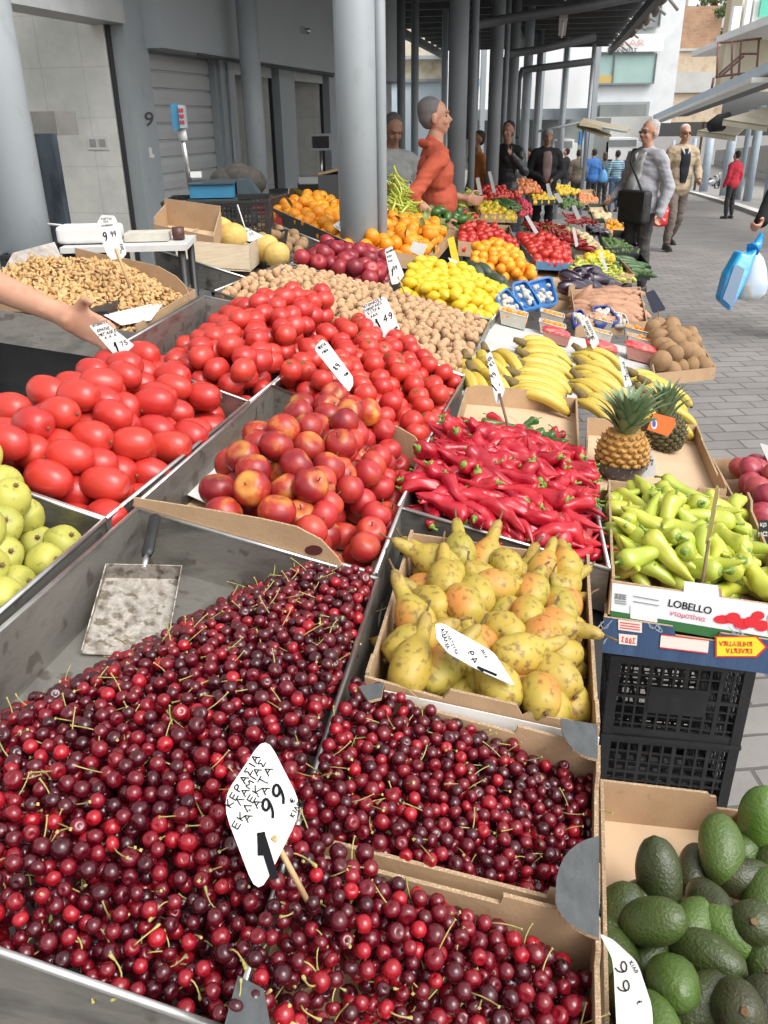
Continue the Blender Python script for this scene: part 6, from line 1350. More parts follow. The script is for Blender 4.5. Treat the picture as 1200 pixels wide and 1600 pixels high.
# ---- far end: white hall facade, signs, street buildings
WHT=mat('white_facade',[(.74,.75,.75),(.8,.8,.8)],scale=.8,rough=.6);LBL=mat('pale_blue_panel',[(.55,.66,.72),(.62,.72,.77)],scale=1,rough=.4)
def fbox(mb,x0,y0,x1,y1,Z,dep,mi=0):
    """upright box facing the camera whose front fills these pixels at forward distance Z (vertical faces)"""
    yy=Z*1.1
    def at(x,y): d=ray(x,y);return CAM+d*(yy/d.y)
    A=at(x0,y1);B=at(x1,y1);C=at(x1,y0);D=at(x0,y0)
    xm0,xm1=A.x,B.x
    z0=min(A.z,B.z);z1=max(C.z,D.z)
    mb.hexa([Vector((xm0,yy,z0)),Vector((xm1,yy,z0)),Vector((xm1,yy+dep,z0)),Vector((xm0,yy+dep,z0)),Vector((xm0,yy,z1)),Vector((xm1,yy,z1)),Vector((xm1,yy+dep,z1)),Vector((xm0,yy+dep,z1))],mi)
    return (A+B+C+D)/4
def thing(name,label,cat,parts,group=None):
    """parts: (part name, material, [boxes])"""
    t=None
    for pn,mt,bxs in parts:
        mb=MB()
        for b in bxs: c=fbox(mb,*b)
        if t is None:
            lo=min(v.z for v in mb.v);t=empty(name,(sum(v.x for v in mb.v)/len(mb.v),min(v.y for v in mb.v),lo),label,cat,group)
        mb.build(pn,mt,t)
    return t
GLS=mat('window_glass_green',[(.28,.42,.40),(.36,.50,.47)],scale=.6,rough=.12,spec=.8);GLG=mat('window_glass_grey',[(.16,.18,.18),(.26,.28,.27)],scale=.6,rough=.15,spec=.8)
FRM=flat('window_frame_grey',(.2,.22,.23),.4)
WF2=mat('white_stone_facade',[(.56,.58,.59),(.64,.66,.67),(.60,.62,.63)],scale=.9,rough=.5,bump=.05)
t=thing('white_building','white street building with a shop sign and green-tinted windows','building',[('wall',WF2,[(830,-260,1048,192,44,9)]),('soffit',GREYM,[(925,160,1012,192,43.5,.5)]),('dark_window',GLG,[(936,164,1008,190,43.2,.3)])])
for nm,(x0,y0,x1,y1),m_ in (('window',(922,84,1021,130),GLS),('window',(975,4,1030,41),GLG)):
    mb=MB();fbox(mb,x0,y0,x1,y1,43.8,.1);w_=mb.build(nm,m_,t);mb=MB()
    for a in ((x0-1,y0-1.5,x1+1,y0,43.7,.2),(x0-1,y1,x1+1,y1+1.5,43.7,.2),(x0-1.5,y0,x0,y1,43.72,.2),(x1,y0,x1+1.5,y1,43.72,.2),(x0+(x1-x0)*.36-1,y0,x0+(x1-x0)*.36+1,y1,43.7,.2)): fbox(mb,*a)
    mb.build('frame',FRM,w_)
mb=MB();fbox(mb,922,118,958,130,43.75,.1);mb.build('yellow_panel',flat('ochre_panel',(.5,.36,.12)),t)
mb=MB();fbox(mb,926,54,1036,80,43.6,.15);mb.build('signboard',WHT,t)
yy=43.6*1.1;FSg=Face((0,yy-.02,0),(0,-1,0),.02)
typed('WEAR',FSg,(950,71),(1,.02),11,flat('sign_rose',(.62,.36,.32),.5),t,bold=.0,sx=1.35)
typed('ΓΙΑΝΝΗΣ',FSg,(949,80),(1,.03),6.2,flat('sign_slate',(.10,.12,.16),.5),t,bold=.02,sx=1.25)
BRK=tilemat('old_brick',(.38,.21,.12),(.46,.27,.16),(.36,.27,.2),.45,.16,.9,.03,.4,rot=(math.pi/2,0,0));OLD=mat('old_plaster',[(.44,.34,.23),(.52,.42,.31),(.34,.25,.17)],scale=1.2,rough=.9)
thing('brick_building','old windowless brick wall beyond the white building','building',[('brick_wall',BRK,[(1036,10,1122,78,52,6)]),('plaster_wall',OLD,[(1030,78,1130,113,51.9,6)]),('ledge',mat('grey_ledge',[(.4,.4,.38),(.48,.48,.45)],scale=1,rough=.8),[(1030,113,1125,144,51.5,5),(1032,76,1124,79,51.8,.3)]),('lower_wall',OLD,[(1028,144,1125,190,51.7,5)]),('rooftop_box',WHT,[(1075,-8,1124,10,56,4)])])
# right hand apartment house with balconies
CRM=mat('cream_facade',[(.60,.54,.40),(.68,.62,.49)],scale=.8,rough=.7)
t=thing('apartment_house','cream apartment house with white balconies at the top right','building',[('wall',CRM,[(1140,-60,1420,140,30,1)]),('side_wall',mat('dark_plaster',[(.46,.37,.24),(.54,.44,.3)],scale=1,rough=.8),[(1124,-60,1150,140,31,.5)])])  # side wall plaster is browner and darker than the cream front
for (x0,y0,x1,y1,Z,d) in ((1095,66,1260,76,27.,2.6),):
    a=PZ(1082,90,36);b=PZ(1145,58,31);c=PZ(1260,8,22);
mb=MB();pA=PZ(1080,89,38);pB=PZ(1124,66,32);pC=PZ(1215,26,24);
for p,q in((pA,pB),(PZ(1118,68,30),PZ(1230,24,22))):
    zz=p.z;q2=Vector((q.x,q.y,p.z));r=WX*3
    mb.hexa([p,q2,q2+r,p+r]+[v+Vector((0,0,.22)) for v in (p,q2,q2+r,p+r)])
mb.build('balcony_slab',mat('white_balcony',[(.6,.6,.58),(.7,.7,.68)],scale=1,rough=.6),t)
mb=MB()
for (x0,y0,x1,y1) in ((1140,10,1152,62),(1160,0,1168,55),(1172,-4,1200,50)): fbox(mb,x0,y0,x1,y1,29.7,.2)
mb.build('balcony_door',WHT,t)
mb=MB();fbox(mb,1186,-10,1215,26,29.5,.1);mb.build('green_awning',flat('awning_green',(.10,.45,.33),.7),t)
mb=MB();q=[PZ(1156,14,29.3),PZ(1160,10,29.3),PZ(1152,48,29.3),PZ(1146,50,29.3)];mb.prism(q,Vector((0,.05,0)));mb.build('blue_flag',flat('flag_blue',(.08,.2,.6),.7),t)
RU=mat('rusty_steel',[(.16,.08,.06),(.24,.13,.10)],scale=10,rough=.8)
t=empty('steel_staircase',PZ(1125,120,26),'rusty steel staircase on the cream apartment house','staircase');mb=MB()
for pts in (([(1122,66),(1120,122)]),([(1158,64),(1154,118)]),([(1186,60),(1182,112)]),([(1122,67),(1190,60)]),([(1118,120),(1186,112)]),([(1124,116),(1160,84)]),([(1128,118),(1162,88)]),([(1160,84),(1184,84)]),([(1144,66),(1143,118)])): mb.tube([PZ(a,b,26) for a,b in pts],.035,5)
for pts in ([(1115,122),(1112,138)],[(1146,118),(1142,124)]): mb.tube([PZ(a,b,26) for a,b in pts],.04,5)
mb.build('frame',RU,t)
# small tree behind
LV=mat('tree_leaves',[(.06,.10,.03),(.11,.16,.05)],scale=2,rough=.7,island=True,rndcols=(.5,[(.05,.09,.03),(.14,.19,.07)]))
tc_=PZ(1122,28,50);t=empty('tree',(tc_.x,tc_.y,gz(tc_.x,tc_.y)),'small leafy tree between the brick wall and the cream house','tree')
mb=MB();mb.tube([Vector((tc_.x,tc_.y,gz(tc_.x,tc_.y))),tc_+Vector((0,0,-1)),tc_+Vector((.3,0,1))],[.08,.06,.03],7)
for k in range(6): mb.tube([tc_+Vector((0,0,-1.2+.3*k)),tc_+Vector((math.cos(k*2)*.9,math.sin(k*2)*.8,-.4+.4*k))],[.06,.02],5)
mb.build('trunk',BRN,t);mb=MB();Rr=random.Random(9)
cl=[(Vector((Rr.gauss(0,.75),Rr.gauss(0,.7),Rr.gauss(0,1.15))),Rr.uniform(.3,.6)) for _ in range(22)]
for i in range(2600):
    c,r=Rr.choice(cl);v=Vector((Rr.gauss(0,1),Rr.gauss(0,1),Rr.gauss(0,1))).normalized()*r*Rr.uniform(.5,1);p=tc_+c+v;M_=rot_any(Rr);k=Rr.uniform(.05,.11)
    mb.add([p+M_@Vector(q)*k for q in((-1,-.5,0),(0,-.7,.2),(1,0,0),(0,.7,.2),(-1,.4,0))],[(0,1,2,3,4)])
mb.build('crown',LV,t)
# white hall behind the posts, with columns, blue mural, dark shopfronts below
t=thing('market_hall','long white hall facade behind the posts with grey beams','building',[('white_wall',WHT,[(695,60,925,182,31,4)]),('blue_panel',LBL,[(600,128,697,255,24,.3)]),('stone_wall',mat('old_stone',[(.38,.31,.2),(.55,.5,.4),(.46,.38,.26)],scale=1.6,rough=.9),[(560,40,700,128,33,3)]),('beam',GREYM,[(690,172,932,186,30.5,.6),(600,124,697,128,23.9,.5),(560,88,700,92,32.6,.4)]),
  *[('frame_post',GREYM,[(x,70,x+7,250,30,.4)]) for x in (872,918,836,748)],('shopfront',GLG,[(700,186,800,262,32,.5),(800,186,950,240,34,.5)]),('lower_wall',mat('grey_plaster',[(.42,.43,.42),(.52,.52,.5)],scale=1.2,rough=.8),[(560,186,700,300,31,2),(690,186,1010,262,36,.5)])])
FM=Face((0,31*1.1,0),(0,-1,0),.05);mb=MB();Rr=random.Random(2)
for i in range(14): x,y,r=740+Rr.uniform(-11,11),118+Rr.uniform(-16,16),Rr.uniform(1.5,5);FM.poly(mb,[(x+r*math.cos(w),y+r*math.sin(w)*.8) for w in (0,.9,1.8,2.7,3.6,4.5,5.4)],1+i*.1)
mb.build('blue_mural',flat('mural_blue',(.25,.48,.62),.6),t)
# pale vans at the far end
for i,(x0,y0,x1,y1,Z,lab) in enumerate(((862,218,900,262,33,'white van parked far behind the man with the cap'),(945,216,1000,258,34,'white van parked far behind the shoppers'))):
    t=thing('van',lab,'van',[('body',WHT,[(x0,y0+6,x1,y1-5,Z,3),(x0+3,y0,x1-3,y0+7,Z+.1,2.8)]),('window',GLG,[(x0+5,y0+3,x1-6,y0+13,Z-.02,.1)]),('wheel',BLACKP,[(x0+4,y1-9,x0+11,y1-1,Z-.05,.3),(x1-11,y1-9,x1-4,y1-1,Z-.05,.3)])])
mb=MB();fbox(mb,905,206,916,226,30,.2);o=mb.build('blue_sign',flat('sign_blue',(.03,.18,.45),.5));tag(o,'small blue sign above the far shoppers','sign')
# canvas awning in the middle distance
OC=mat('old_canvas',[(.28,.23,.15),(.36,.30,.2)],scale=3,rough=.9)
t=empty('canvas_awning',PZ(940,200,20),'old brown canvas awning over the far end of the stalls','awning')
mb=MB();mb.hexa([PZ(905,196,19),PZ(912,188,21),PZ(985,204,23),PZ(975,208,20)]+[p+Vector((0,0,.06)) for p in (PZ(905,196,19),PZ(912,188,21),PZ(985,204,23),PZ(975,208,20))]);mb.hexa([PZ(900,199,19.5),PZ(905,194,19.6),PZ(955,214,20),PZ(945,216,19.8)]+[p+Vector((0,0,.05)) for p in (PZ(900,199,19.5),PZ(905,194,19.6),PZ(955,214,20),PZ(945,216,19.8))]);mb.build('canvas',OC,t)
mb=MB()
for a,b in (((838,206),(905,192)),((905,192),(980,206)),((912,192),(908,262))): mb.tube([PZ(a[0],a[1],19.5),PZ(b[0],b[1],19.5)],.03,6)
mb.build('frame',GREYM,t)
# ---- right hand arcade
def RC(px,py,Z): return PZ(px,py,Z)
e0=PZ(1200,112,18.);RDs=Vector((.176,.98,-.05)).normalized()
far=None
for k in range(400):
    p=e0+RDs*k*.2
    if proj(p)[0]<1020: far=p;break
nearp=e0-RDs*9
RXs=Vector((RDs.y,-RDs.x,0)).normalized()
t=empty('arcade_canopy',PG(1180,320),'grey steel arcade roof along the right side of the street','canopy')
UPZ=Vector((0,0,1))
mb=MB();mb.prism([nearp,far,far+UPZ*.20,nearp+UPZ*.20],RXs*.12);mb.build('fascia',mat('blue_grey_paint',[(.30,.37,.43),(.35,.42,.48)],scale=3,rough=.5),t)
mb=MB();a,b=nearp+RXs*.12+UPZ*.13,far+RXs*.12+UPZ*.13;mb.hexa([a,b,b+RXs*1.3,a+RXs*1.3]+[v+UPZ*.06 for v in(a,b,b+RXs*1.3,a+RXs*1.3)]);mb.build('roof_sheet',DGM,t)  # darker metal colour puts the underside's shade into the sheet
# retracted white awning
mb=MB();a=nearp.lerp(far,.30)-UPZ*.12;b=far.lerp(nearp,.03)-UPZ*.15;mb.prism([a,b,b-UPZ*.08,a-UPZ*.10],-RXs*.35);mb.build('awning_roll',mat('white_awning',[(.6,.6,.57),(.7,.7,.67)],scale=4,rough=.6),t)
bp=mat('arcade_post_paint',[(.27,.33,.38),(.32,.38,.43)],scale=4,rough=.45)
def gposts(x,y,w,lab,ztop=None):
    p=PG(x,y);r=.85*w*Zof(p)/F/2;zt=e0.z+(p.dot(SD)-e0.dot(SD))*(-.05)+.15
    tt=empty('arcade_post',p,lab,'post','posts of the right hand arcade');m=MB();m.tube([p,Vector((p.x,p.y,zt))],r,14);m.build('shaft',bp,tt)
gposts(1166,319,15,'blue-grey arcade post, right one of the pair nearest the camera');gposts(1152,316,9,'slim blue-grey arcade post, left one of the nearest pair');gposts(1130,309,16,'thick arcade post left of the woman in red');gposts(1098,302,15,'arcade post beside the parked motorbikes');gposts(1076,292,8,'fourth arcade post, behind the man in beige');gposts(1062,288,7,'fifth arcade post, behind the man in beige');gposts(1045,284,6,'sixth arcade post, between the two old men')
gposts(1196,322,14,'arcade post cut by the right edge')
# wall behind the arcade
SHW=tilemat('arcade_shop_wall',(.26,.25,.23),(.32,.31,.28),(.2,.19,.18),1.2,2.6,.7,.05,.2,rot=(math.pi/2,0,0),offset=0)
a=PG(1200,300)+RXs*4.5;mb=MB();aa=a-RDs*8;bb=a+RDs*45;mb.prism([aa-UPZ*1,bb-UPZ*3,bb+UPZ*3.2,aa+UPZ*3.2],RXs*.3);o=mb.build('shop_wall',SHW);tag(o,'dim shopfront wall under the right hand arcade','wall')
CT=mat('cream_tarp',[(.30,.27,.2),(.38,.34,.26)],scale=3,rough=.85)
for i,(q,lab) in enumerate((([(1130,186),(1200,166),(1240,176),(1200,196)],'cream canvas tarpaulin stretched under the arcade near the right edge'),([(1090,204),(1118,196),(1165,198),(1150,212)],'darker cream tarpaulin under the arcade above the woman in red'))):
    Z=17+3*i;pts=[PZ(a,b,Z+1.5*(k in(1,2))) for k,(a,b) in enumerate(q)];mb=MB();mb.hexa([p-UPZ*.03 for p in pts]+pts);mb.prism([pts[0],pts[3],pts[3]-UPZ*.12,pts[0]-UPZ*.12],Vector((0,.02,0)));o=mb.build('tarpaulin',CT);tag(o,lab,'tarpaulin')
mb=MB();p=PZ(1125,192,19);mb.tube([PZ(1108,198,19),p,PZ(1140,178,19)],[.12,.2,.06],8);o=mb.build('folded_umbrella',flat('umbrella_black',(.012,.012,.014),.8));tag(o,'black folded umbrella hanging under the arcade','umbrella')
# motorbikes
def moto(x,y,lab,ang):
    p=PG(x,y);t=empty('motorbike',p,lab,'motorbike','motorbikes parked under the arcade');M_=Matrix.Rotation(ang,3,'Z');g=lambda *a:p+M_@Vector(a)
    for xx in(-.62,.62):
        mb=MB();mb.tube([g(xx+.25*math.cos(w*.449),0,.3+.25*math.sin(w*.449)) for w in range(15)],.055,8);mb.build('wheel',BLACKP,t)
    mb=MB();mb.ell(g(0,0,.55),.42,.16,.2,12,8,0,M_);mb.tube([g(.62,0,.3),g(.45,0,.85),g(.38,0,1.0)],[.04,.05,.04],8);mb.tube([g(-.62,0,.3),g(-.2,0,.5)],.05,8);mb.build('body',flat('silver_paint',(.45,.46,.47),.3,.5),t)
    mb=MB();mb.ell(g(-.3,0,.78),.36,.15,.07,12,6,0,M_);mb.build('seat',BLACKP,t)
    mb=MB();mb.tube([g(.38,-.33,1.05),g(.42,0,.98),g(.38,.33,1.05)],.018,6);mb.ell(g(.5,0,.88),.08,.09,.1,10,6);mb.build('handlebar',RIM,t)
moto(1110,297,'silver motorbike parked beside the arcade post',.5);moto(1118,292,'second silver motorbike, half hidden under the arcade',.9)
# ================================================================ people
SKIN=mat('skin',[(.46,.235,.15),(.52,.28,.185)],scale=18,rough=.5,spec=.35,spots=(30,.62,(.50,.20,.13),.5));SKIN2=mat('tanned_skin',[(.25,.12,.07),(.31,.16,.10)],scale=18,rough=.5)
def hairm(n,c): return mat(n,[tuple(x*.7 for x in c),c],scale=60,rough=.75,streak=(1,1,.3))
def cloth(n,c,c2=None,**k): return mat('cloth_'+n,[tuple(x*.82 for x in c),c2 or c],scale=7,rough=.85,bump=.35,bscale=26,spec=.2,**k)
def remeshed(mb,voxel,name,mats,parent,it=6,wr=0,seed=0,M=None,face=None):
    me=mb.mesh('tmp',mats);o=bpy.data.objects.new('tmp',me)
    m=o.modifiers.new('r','REMESH');m.mode='VOXEL';m.voxel_size=voxel;m.use_smooth_shade=True
    s=o.modifiers.new('s','SMOOTH');s.factor=.5;s.iterations=it
    me2=evalmesh(o)
    if wr:
        nr_=[v.normal.copy() for v in me2.vertices]
        for v,n in zip(me2.vertices,nr_):
            q=v.co.copy();f=mnoise.noise(Vector((q.x*4+seed,q.y*4,q.z*15+q.x*5)))*.65+mnoise.noise(Vector((q.x*11,q.y*11+seed,q.z*34-q.x*9)))*.35;v.co=q+n*wr*f
    if M is not None:
        me2.transform(M)
    me2.name=name;ob=bpy.data.objects.new(name,me2);link(ob,parent)
    for p in me2.polygons: p.use_smooth=True
    return ob
def cap(mb,pts,rad,n=10):
    mb.tube(pts,rad,n)
    for p,r in zip(pts,rad): mb.ell(p,r,r,r,n,6)
def hand(mb,w,d,nrm,s=1.,curl=.6,side=1):
    """palm, four unequal fingers with two bends and a thumb leaving the side of the palm"""
    d=Vector(d).normalized();nrm=Vector(nrm);nrm=(nrm-d*nrm.dot(d)).normalized();sd=d.cross(nrm)*side
    k=s;Mx=Matrix((sd,d,nrm)).transposed();mb.ell(w+d*.045*k,.040*k,.05*k,.016*k,10,8,0,Mx);mb.tube([w-d*.01*k,w+d*.03*k],[.027*k,.034*k],8)
    for i,(o,L) in enumerate(((-.028,.062),(-.009,.074),(.010,.070),(.028,.055))):
        p=w+d*.082*k+sd*o*k;a=0;pts=[p-d*.02*k,p];
        for j in range(3):
            a+=curl*(.6+.12*i);p=p+(d*math.cos(a)-nrm*math.sin(a))*L*k*(.42,.33,.25)[j];pts.append(p)
        cap(mb,pts,[.0105*k,.0105*k,.0095*k,.009*k,.0075*k],7)
    p=w+d*.03*k-sd*.032*k;t1=p+(d*.6-sd*.75-nrm*.25).normalized()*.035*k;t2=t1+(d*.9-sd*.2-nrm*.5).normalized()*.032*k;cap(mb,[p+sd*.01*k,t1,t2],[.014*k,.012*k,.0095*k],7)
import time
TT=time.time()
def person(label,loc,yaw,H=1.74,arms=None,legs=None,top=None,topcol=None,sleeve='long',trous=None,shoe=(.03,.025,.02),hair=(.05,.04,.035),hairstyle='short',skin=None,head=(0,0),build=1.,belly=0,lean=0,vox=.012,glasses=None,inner=None,coat=0,extra=None,hands=(.6,.6)):
    s=H/1.75;t=empty('person',loc,label,'person',None);skin=skin or SKIN
    M=Matrix.Rotation(yaw,4,'Z')@Matrix.Scale(s,4)
    V=lambda *a:Vector(a)
    A={'L':(V(-.25,-.03,1.13),V(-.24,.08,.88)),'R':(V(.25,-.03,1.13),V(.24,.08,.88))};A.update({k:(V(*a),V(*b)) for k,(a,b) in (arms or {}).items()})
    G={'L':(V(-.10,.02,.50),V(-.11,-.02,.09)),'R':(V(.10,.02,.50),V(.11,-.02,.09))};G.update({k:(V(*a),V(*b)) for k,(a,b) in (legs or {}).items()})
    ln=lambda z:lean*(z-.95)
    w=build
    def torso(mb,e):
        mb.ell(V(0,0,.96),.165*w+e,.115*w+e,.13+e,16,10);mb.ell(V(0,.01+belly*.3+ln(1.1),1.10),.15*w+e,(.11+belly*.5)*w+e,.16+e,16,10)
        mb.ell(V(0,ln(1.28),1.28),.168*w+e,.115*w+e,.17+e,16,10);cap(mb,[V(-.145*w,ln(1.4),1.395),V(0,ln(1.42),1.425),V(.145*w,ln(1.4),1.395)],[.062+e,.07+e,.062+e])
    def arm(mb,k,e,upto=3):
        S=V((-.175 if k=='L' else .175)*w,ln(1.4),1.385);E,Wr=A[k]
        cap(mb,[S,S.lerp(E,.5)],[.058+e,.05+e])
        cap(mb,[S.lerp(E,.5),E if upto>1 else S.lerp(E,.8)],[.05+e,.043+e])
        if upto>=2: cap(mb,[E,E.lerp(Wr,.35 if upto>2 else .15)],[.043+e,.044+e])
        if upto>=3: cap(mb,[E.lerp(Wr,.35),Wr],[.044+e,.029+e*1.2])
    def leg(mb,k,e,to=1.):
        Hp=V(-.088 if k=='L' else .088,0,.92);K,An=G[k];cap(mb,[Hp,K],[.088*w**.5+e,.058+e]);cap(mb,[K,K.lerp(An,.35),K.lerp(An,to)],[.058+e,.058+e,.040+e])
    # the body, one continuous surface
    mb=MB();torso(mb,-.012)
    cap(mb,[V(0,ln(1.42),1.42),V(0,ln(1.5)+.012,1.53)],[.06,.055])
    hc=V(0,ln(1.62)+.012,0);hy=head[0];hp=head[1];Hr=Matrix.Rotation(hy,3,'Z')@Matrix.Rotation(hp,3,'X')
    def hd(x,y,z): q=Hr@V(x,y,z-1.56);return q+hc+V(0,0,1.56)
    def he(mb,x,y,z,a,b,c,n=14,m=10): mb.ell(hd(x,y,z),a,b,c,n,m,0,Hr)
    he(mb,0,-.01,1.665,.075,.094,.088,18,12);he(mb,0,.028,1.60,.058,.066,.078,14,10);he(mb,0,.055,1.555,.034,.032,.026)
    mb.tube([hd(0,.088,1.648),hd(0,.113,1.608),hd(0,.098,1.600)],[.008,.014,.011],8);he(mb,-.0,.085,1.668,.05,.016,.010);he(mb,0,.088,1.575,.022,.014,.008)
    for q in(-1,1): he(mb,q*.078,-.005,1.625,.010,.022,.033);he(mb,q*.035,.066,1.605,.024,.025,.022)
    for k in 'LR': arm(mb,k,-.004)
    for i,k in enumerate('LR'):
        E,Wr=A[k];d=(Wr-E).normalized();nn=V(1 if k=='L' else -1,0,0);
        if extra and extra.get('palm'+k): nn=V(*extra['palm'+k])
        hand(mb,Wr,d+V(*(extra or {}).get('dir'+k,(0,0,0))),nn,1.,hands[i],1 if k=='L' else -1)
    for k in 'LR': leg(mb,k,-.01);cap(mb,[G[k][1]+V(0,-.02,-.03),G[k][1]+V(0,.12,-.05)],[.035,.03])
    remeshed(mb,vox*.8 if vox>.008 else vox,'body',skin,t,3,0,0,M)
    # eyes
    for q in(-1,1):
        e=MB();e.ell(M@hd(q*.03,.078,1.64),(.0095)*s,.006*s,.0055*s,8,6,0,(M.to_3x3().normalized()@Hr));e.org=Vector();o=bpy.data.objects.new('eye',e.mesh('eye',flat('eye_dark',(.03,.02,.018),.3)));link(o,t)
    # hair
    if hairstyle!='bald':
        h=MB()
        he(h,0,-.030,1.688,.079,.087,.082,18,12)
        if hairstyle in('long',): he(h,0,-.05,1.60,.085,.07,.11)
        else: he(h,0,-.045,1.64,.078,.066,.075)
        if hairstyle=='cap': he(h,0,.0,1.70,.088,.10,.072)
        remeshed(h,max(.008,vox*.8),'hair' if hairstyle!='cap' else 'cap',hairm('hair_%02d_%02d'%(int(hair[0]*99),int(hair[2]*99)),hair),t,2,.010,1,M)
    if glasses:
        g=MB()
        for q in(-1,1): g.ell(hd(q*.033,.094,1.641),.025,.006,.017,12,8,0,Hr);g.tube([hd(q*.058,.09,1.645),hd(q*.082,.0,1.64)],.0025,5)
        g.tube([hd(-.012,.098,1.645),hd(.012,.098,1.645)],.003,5);me=g.mesh('glasses',flat('dark_lens' if glasses=='dark' else 'clear_lens',(.012,.012,.014) if glasses=='dark' else (.2,.18,.17),.15));me.transform(M);link(bpy.data.objects.new('glasses',me),t)
    # clothes
    up={'short':1,'elbow':2,'long':3}[sleeve]
    mb=MB();torso(mb,.008+coat);
    for k in 'LR': arm(mb,k,.008+coat*.6,up)
    if coat: mb.ell(V(0,.0,.92),.175*w+coat,.13*w+coat,.15,16,10)
    cap(mb,[V(0,ln(1.44)-.01,1.44),V(0,ln(1.47)-.005,1.475)],[.068,.066])
    remeshed(mb,vox,top[0],topcol,t,2,.019,3,M)
    if top[0]=='hooded_top':
        hb=MB();cap(hb,[V(-.09,.0,1.455),V(-.085,-.07,1.47),V(0,-.105,1.48),V(.085,-.07,1.47),V(.09,.0,1.455),V(.05,.06,1.43)],[.022,.027,.032,.027,.022,.016]);remeshed(hb,vox,'hood',topcol,t,3,.006,4,M)
    if inner:
        e=.008+coat;E3=[(0,.96,.165,.115,.13),(.01+belly*.3,1.10,.15,.11+belly*.5,.16),(0,1.28,.168,.115,.17)]
        def fr(x,z):
            y=.03
            for yc,zc,a,b,c in E3:
                q=1-(x/(a*w+e))**2-((z-zc)/(c+e))**2
                if q>0: y=max(y,yc+ln(z)+(b*w+e)*math.sqrt(q))
            return y
        mb=MB();nz_,nx_=22,6
        for i in range(nz_+1):
            z=.98+(1.455-.98)*i/nz_;wx=.042+.034*math.sin(min(1,max(0,(z-.98)/.4))*2.2)*(1 if z<1.4 else .7)
            ys=[sum(fr(x_,z+dz_) for dz_ in(-.03,-.015,0,.015,.03))/5 for x_ in (0,)]
            for j in range(nx_+1):
                x=(j/nx_*2-1)*wx;y=sum(fr(x,z+dz_) for dz_ in(-.03,-.015,0,.015,.03))/5;mb.v.append(V(x,y+.014-.006*(abs(x)/wx)**2,z))
        n0=len(mb.v);mb.v+=[v-V(0,.03,0) for v in mb.v[:n0]]
        for i in range(nz_):
            for j in range(nx_):
                a=i*(nx_+1)+j;mb.f.append([a,a+1,a+nx_+2,a+nx_+1]);mb.f.append([n0+a,n0+a+nx_+1,n0+a+nx_+2,n0+a+1]);mb.m+=[0,0];mb.sm+=[True,True]
        for i in range(nz_):
            a=i*(nx_+1);c=a+nx_;mb.f+=[[a,a+nx_+1,n0+a+nx_+1,n0+a],[c,n0+c,n0+c+nx_+1,c+nx_+1]];mb.m+=[0,0];mb.sm+=[True,True]
        me=mb.mesh(inner[0],inner[1]);me.transform(M);link(bpy.data.objects.new(inner[0],me),t)
        if len(inner)>2:
            for q in(-1,1):
                c=MB();c.tube([V(q*.012,.11*w+e+.0,1.34),V(q*.05,.09+e,1.42),V(q*.06,.03,1.475)],[.006,.018,.016],8);me=c.mesh('collar',inner[2]);me.transform(M);link(bpy.data.objects.new('collar',me),t)
    mb=MB();mb.ell(V(0,0,.96),.168*w,.12*w,.12,16,10)
    for k in 'LR': leg(mb,k,.014,.93)
    remeshed(mb,vox,'trousers',trous,t,3,.02,9,M)
    for k in 'LR':
        mb=MB();a=G[k][1];cap(mb,[a+V(0,-.03,-.035),a+V(0,.06,-.05),a+V(0,.15,-.058)],[.045,.043,.035]);mb.box(a+V(0,.05,-.085),.085,.25,.015);remeshed(mb,max(.01,vox*.7),'shoe',flat('shoe_leather_%d'%int(shoe[0]*100),shoe,.5),t,2,0,0,M)
    return t,(lambda *a:Vector(loc)+(M@Vector(a)))
def stand(px,py,Z,dz=0):
    """feet on the ground under this head spot; returns place and body height"""
    p=PZ(px,py,Z);g=gz(p.x,p.y)+dz;return Vector((p.x,p.y,g)),p.z-g
PI=math.pi
# vendor in the red top
loc,H=stand(684,154,5.55);print('vendor',loc,H)
TRD=mat('dark_trousers',[(.02,.02,.022),(.035,.035,.038)],scale=9,rough=.85,bump=.3,bscale=26);TJE=mat('blue_jeans',[(.05,.09,.17),(.09,.15,.25)],scale=9,rough=.85,bump=.3,bscale=40);TBR=mat('brown_trousers',[(.13,.10,.085),(.17,.135,.115)],scale=9,rough=.85,bump=.4,bscale=20);TGR=mat('charcoal_trousers',[(.045,.042,.04),(.07,.065,.06)],scale=9,rough=.85,bump=.4,bscale=20)
person('vendor in a red-orange hooded top with one hand on the hip behind the oranges',loc+SX*.0,-PI/2+.12,H,arms={'R':((.29,-.23,1.15),(.21,.0,.98)),'L':((-.24,.04,1.14),(-.20,.25,1.10))},top=('hooded_top',),topcol=cloth('red_orange',(.46,.090,.05),(.52,.115,.065)),sleeve='elbow',trous=TRD,hair=(.16,.15,.15),head=(-.15,.05),belly=.03,build=1.04,vox=.009,lean=-.04)
loc,H=stand(612,178,6.7);person('grey-haired man in a pale shirt looking down, half hidden by the thin post',loc,PI+.3,H,top=('shirt',),topcol=cloth('pale_grey',(.36,.37,.36)),trous=TRD,hair=(.10,.09,.085),skin=SKIN2,head=(0,-.45),vox=.012)
loc,H=stand(748,205,10.5);person('man in an orange shirt standing behind the dark posts',loc,PI*.62,H,top=('shirt',),topcol=cloth('orange',(.55,.2,.06)),sleeve='elbow',trous=TRD,hair=(.04,.03,.025),skin=SKIN2,vox=.018)
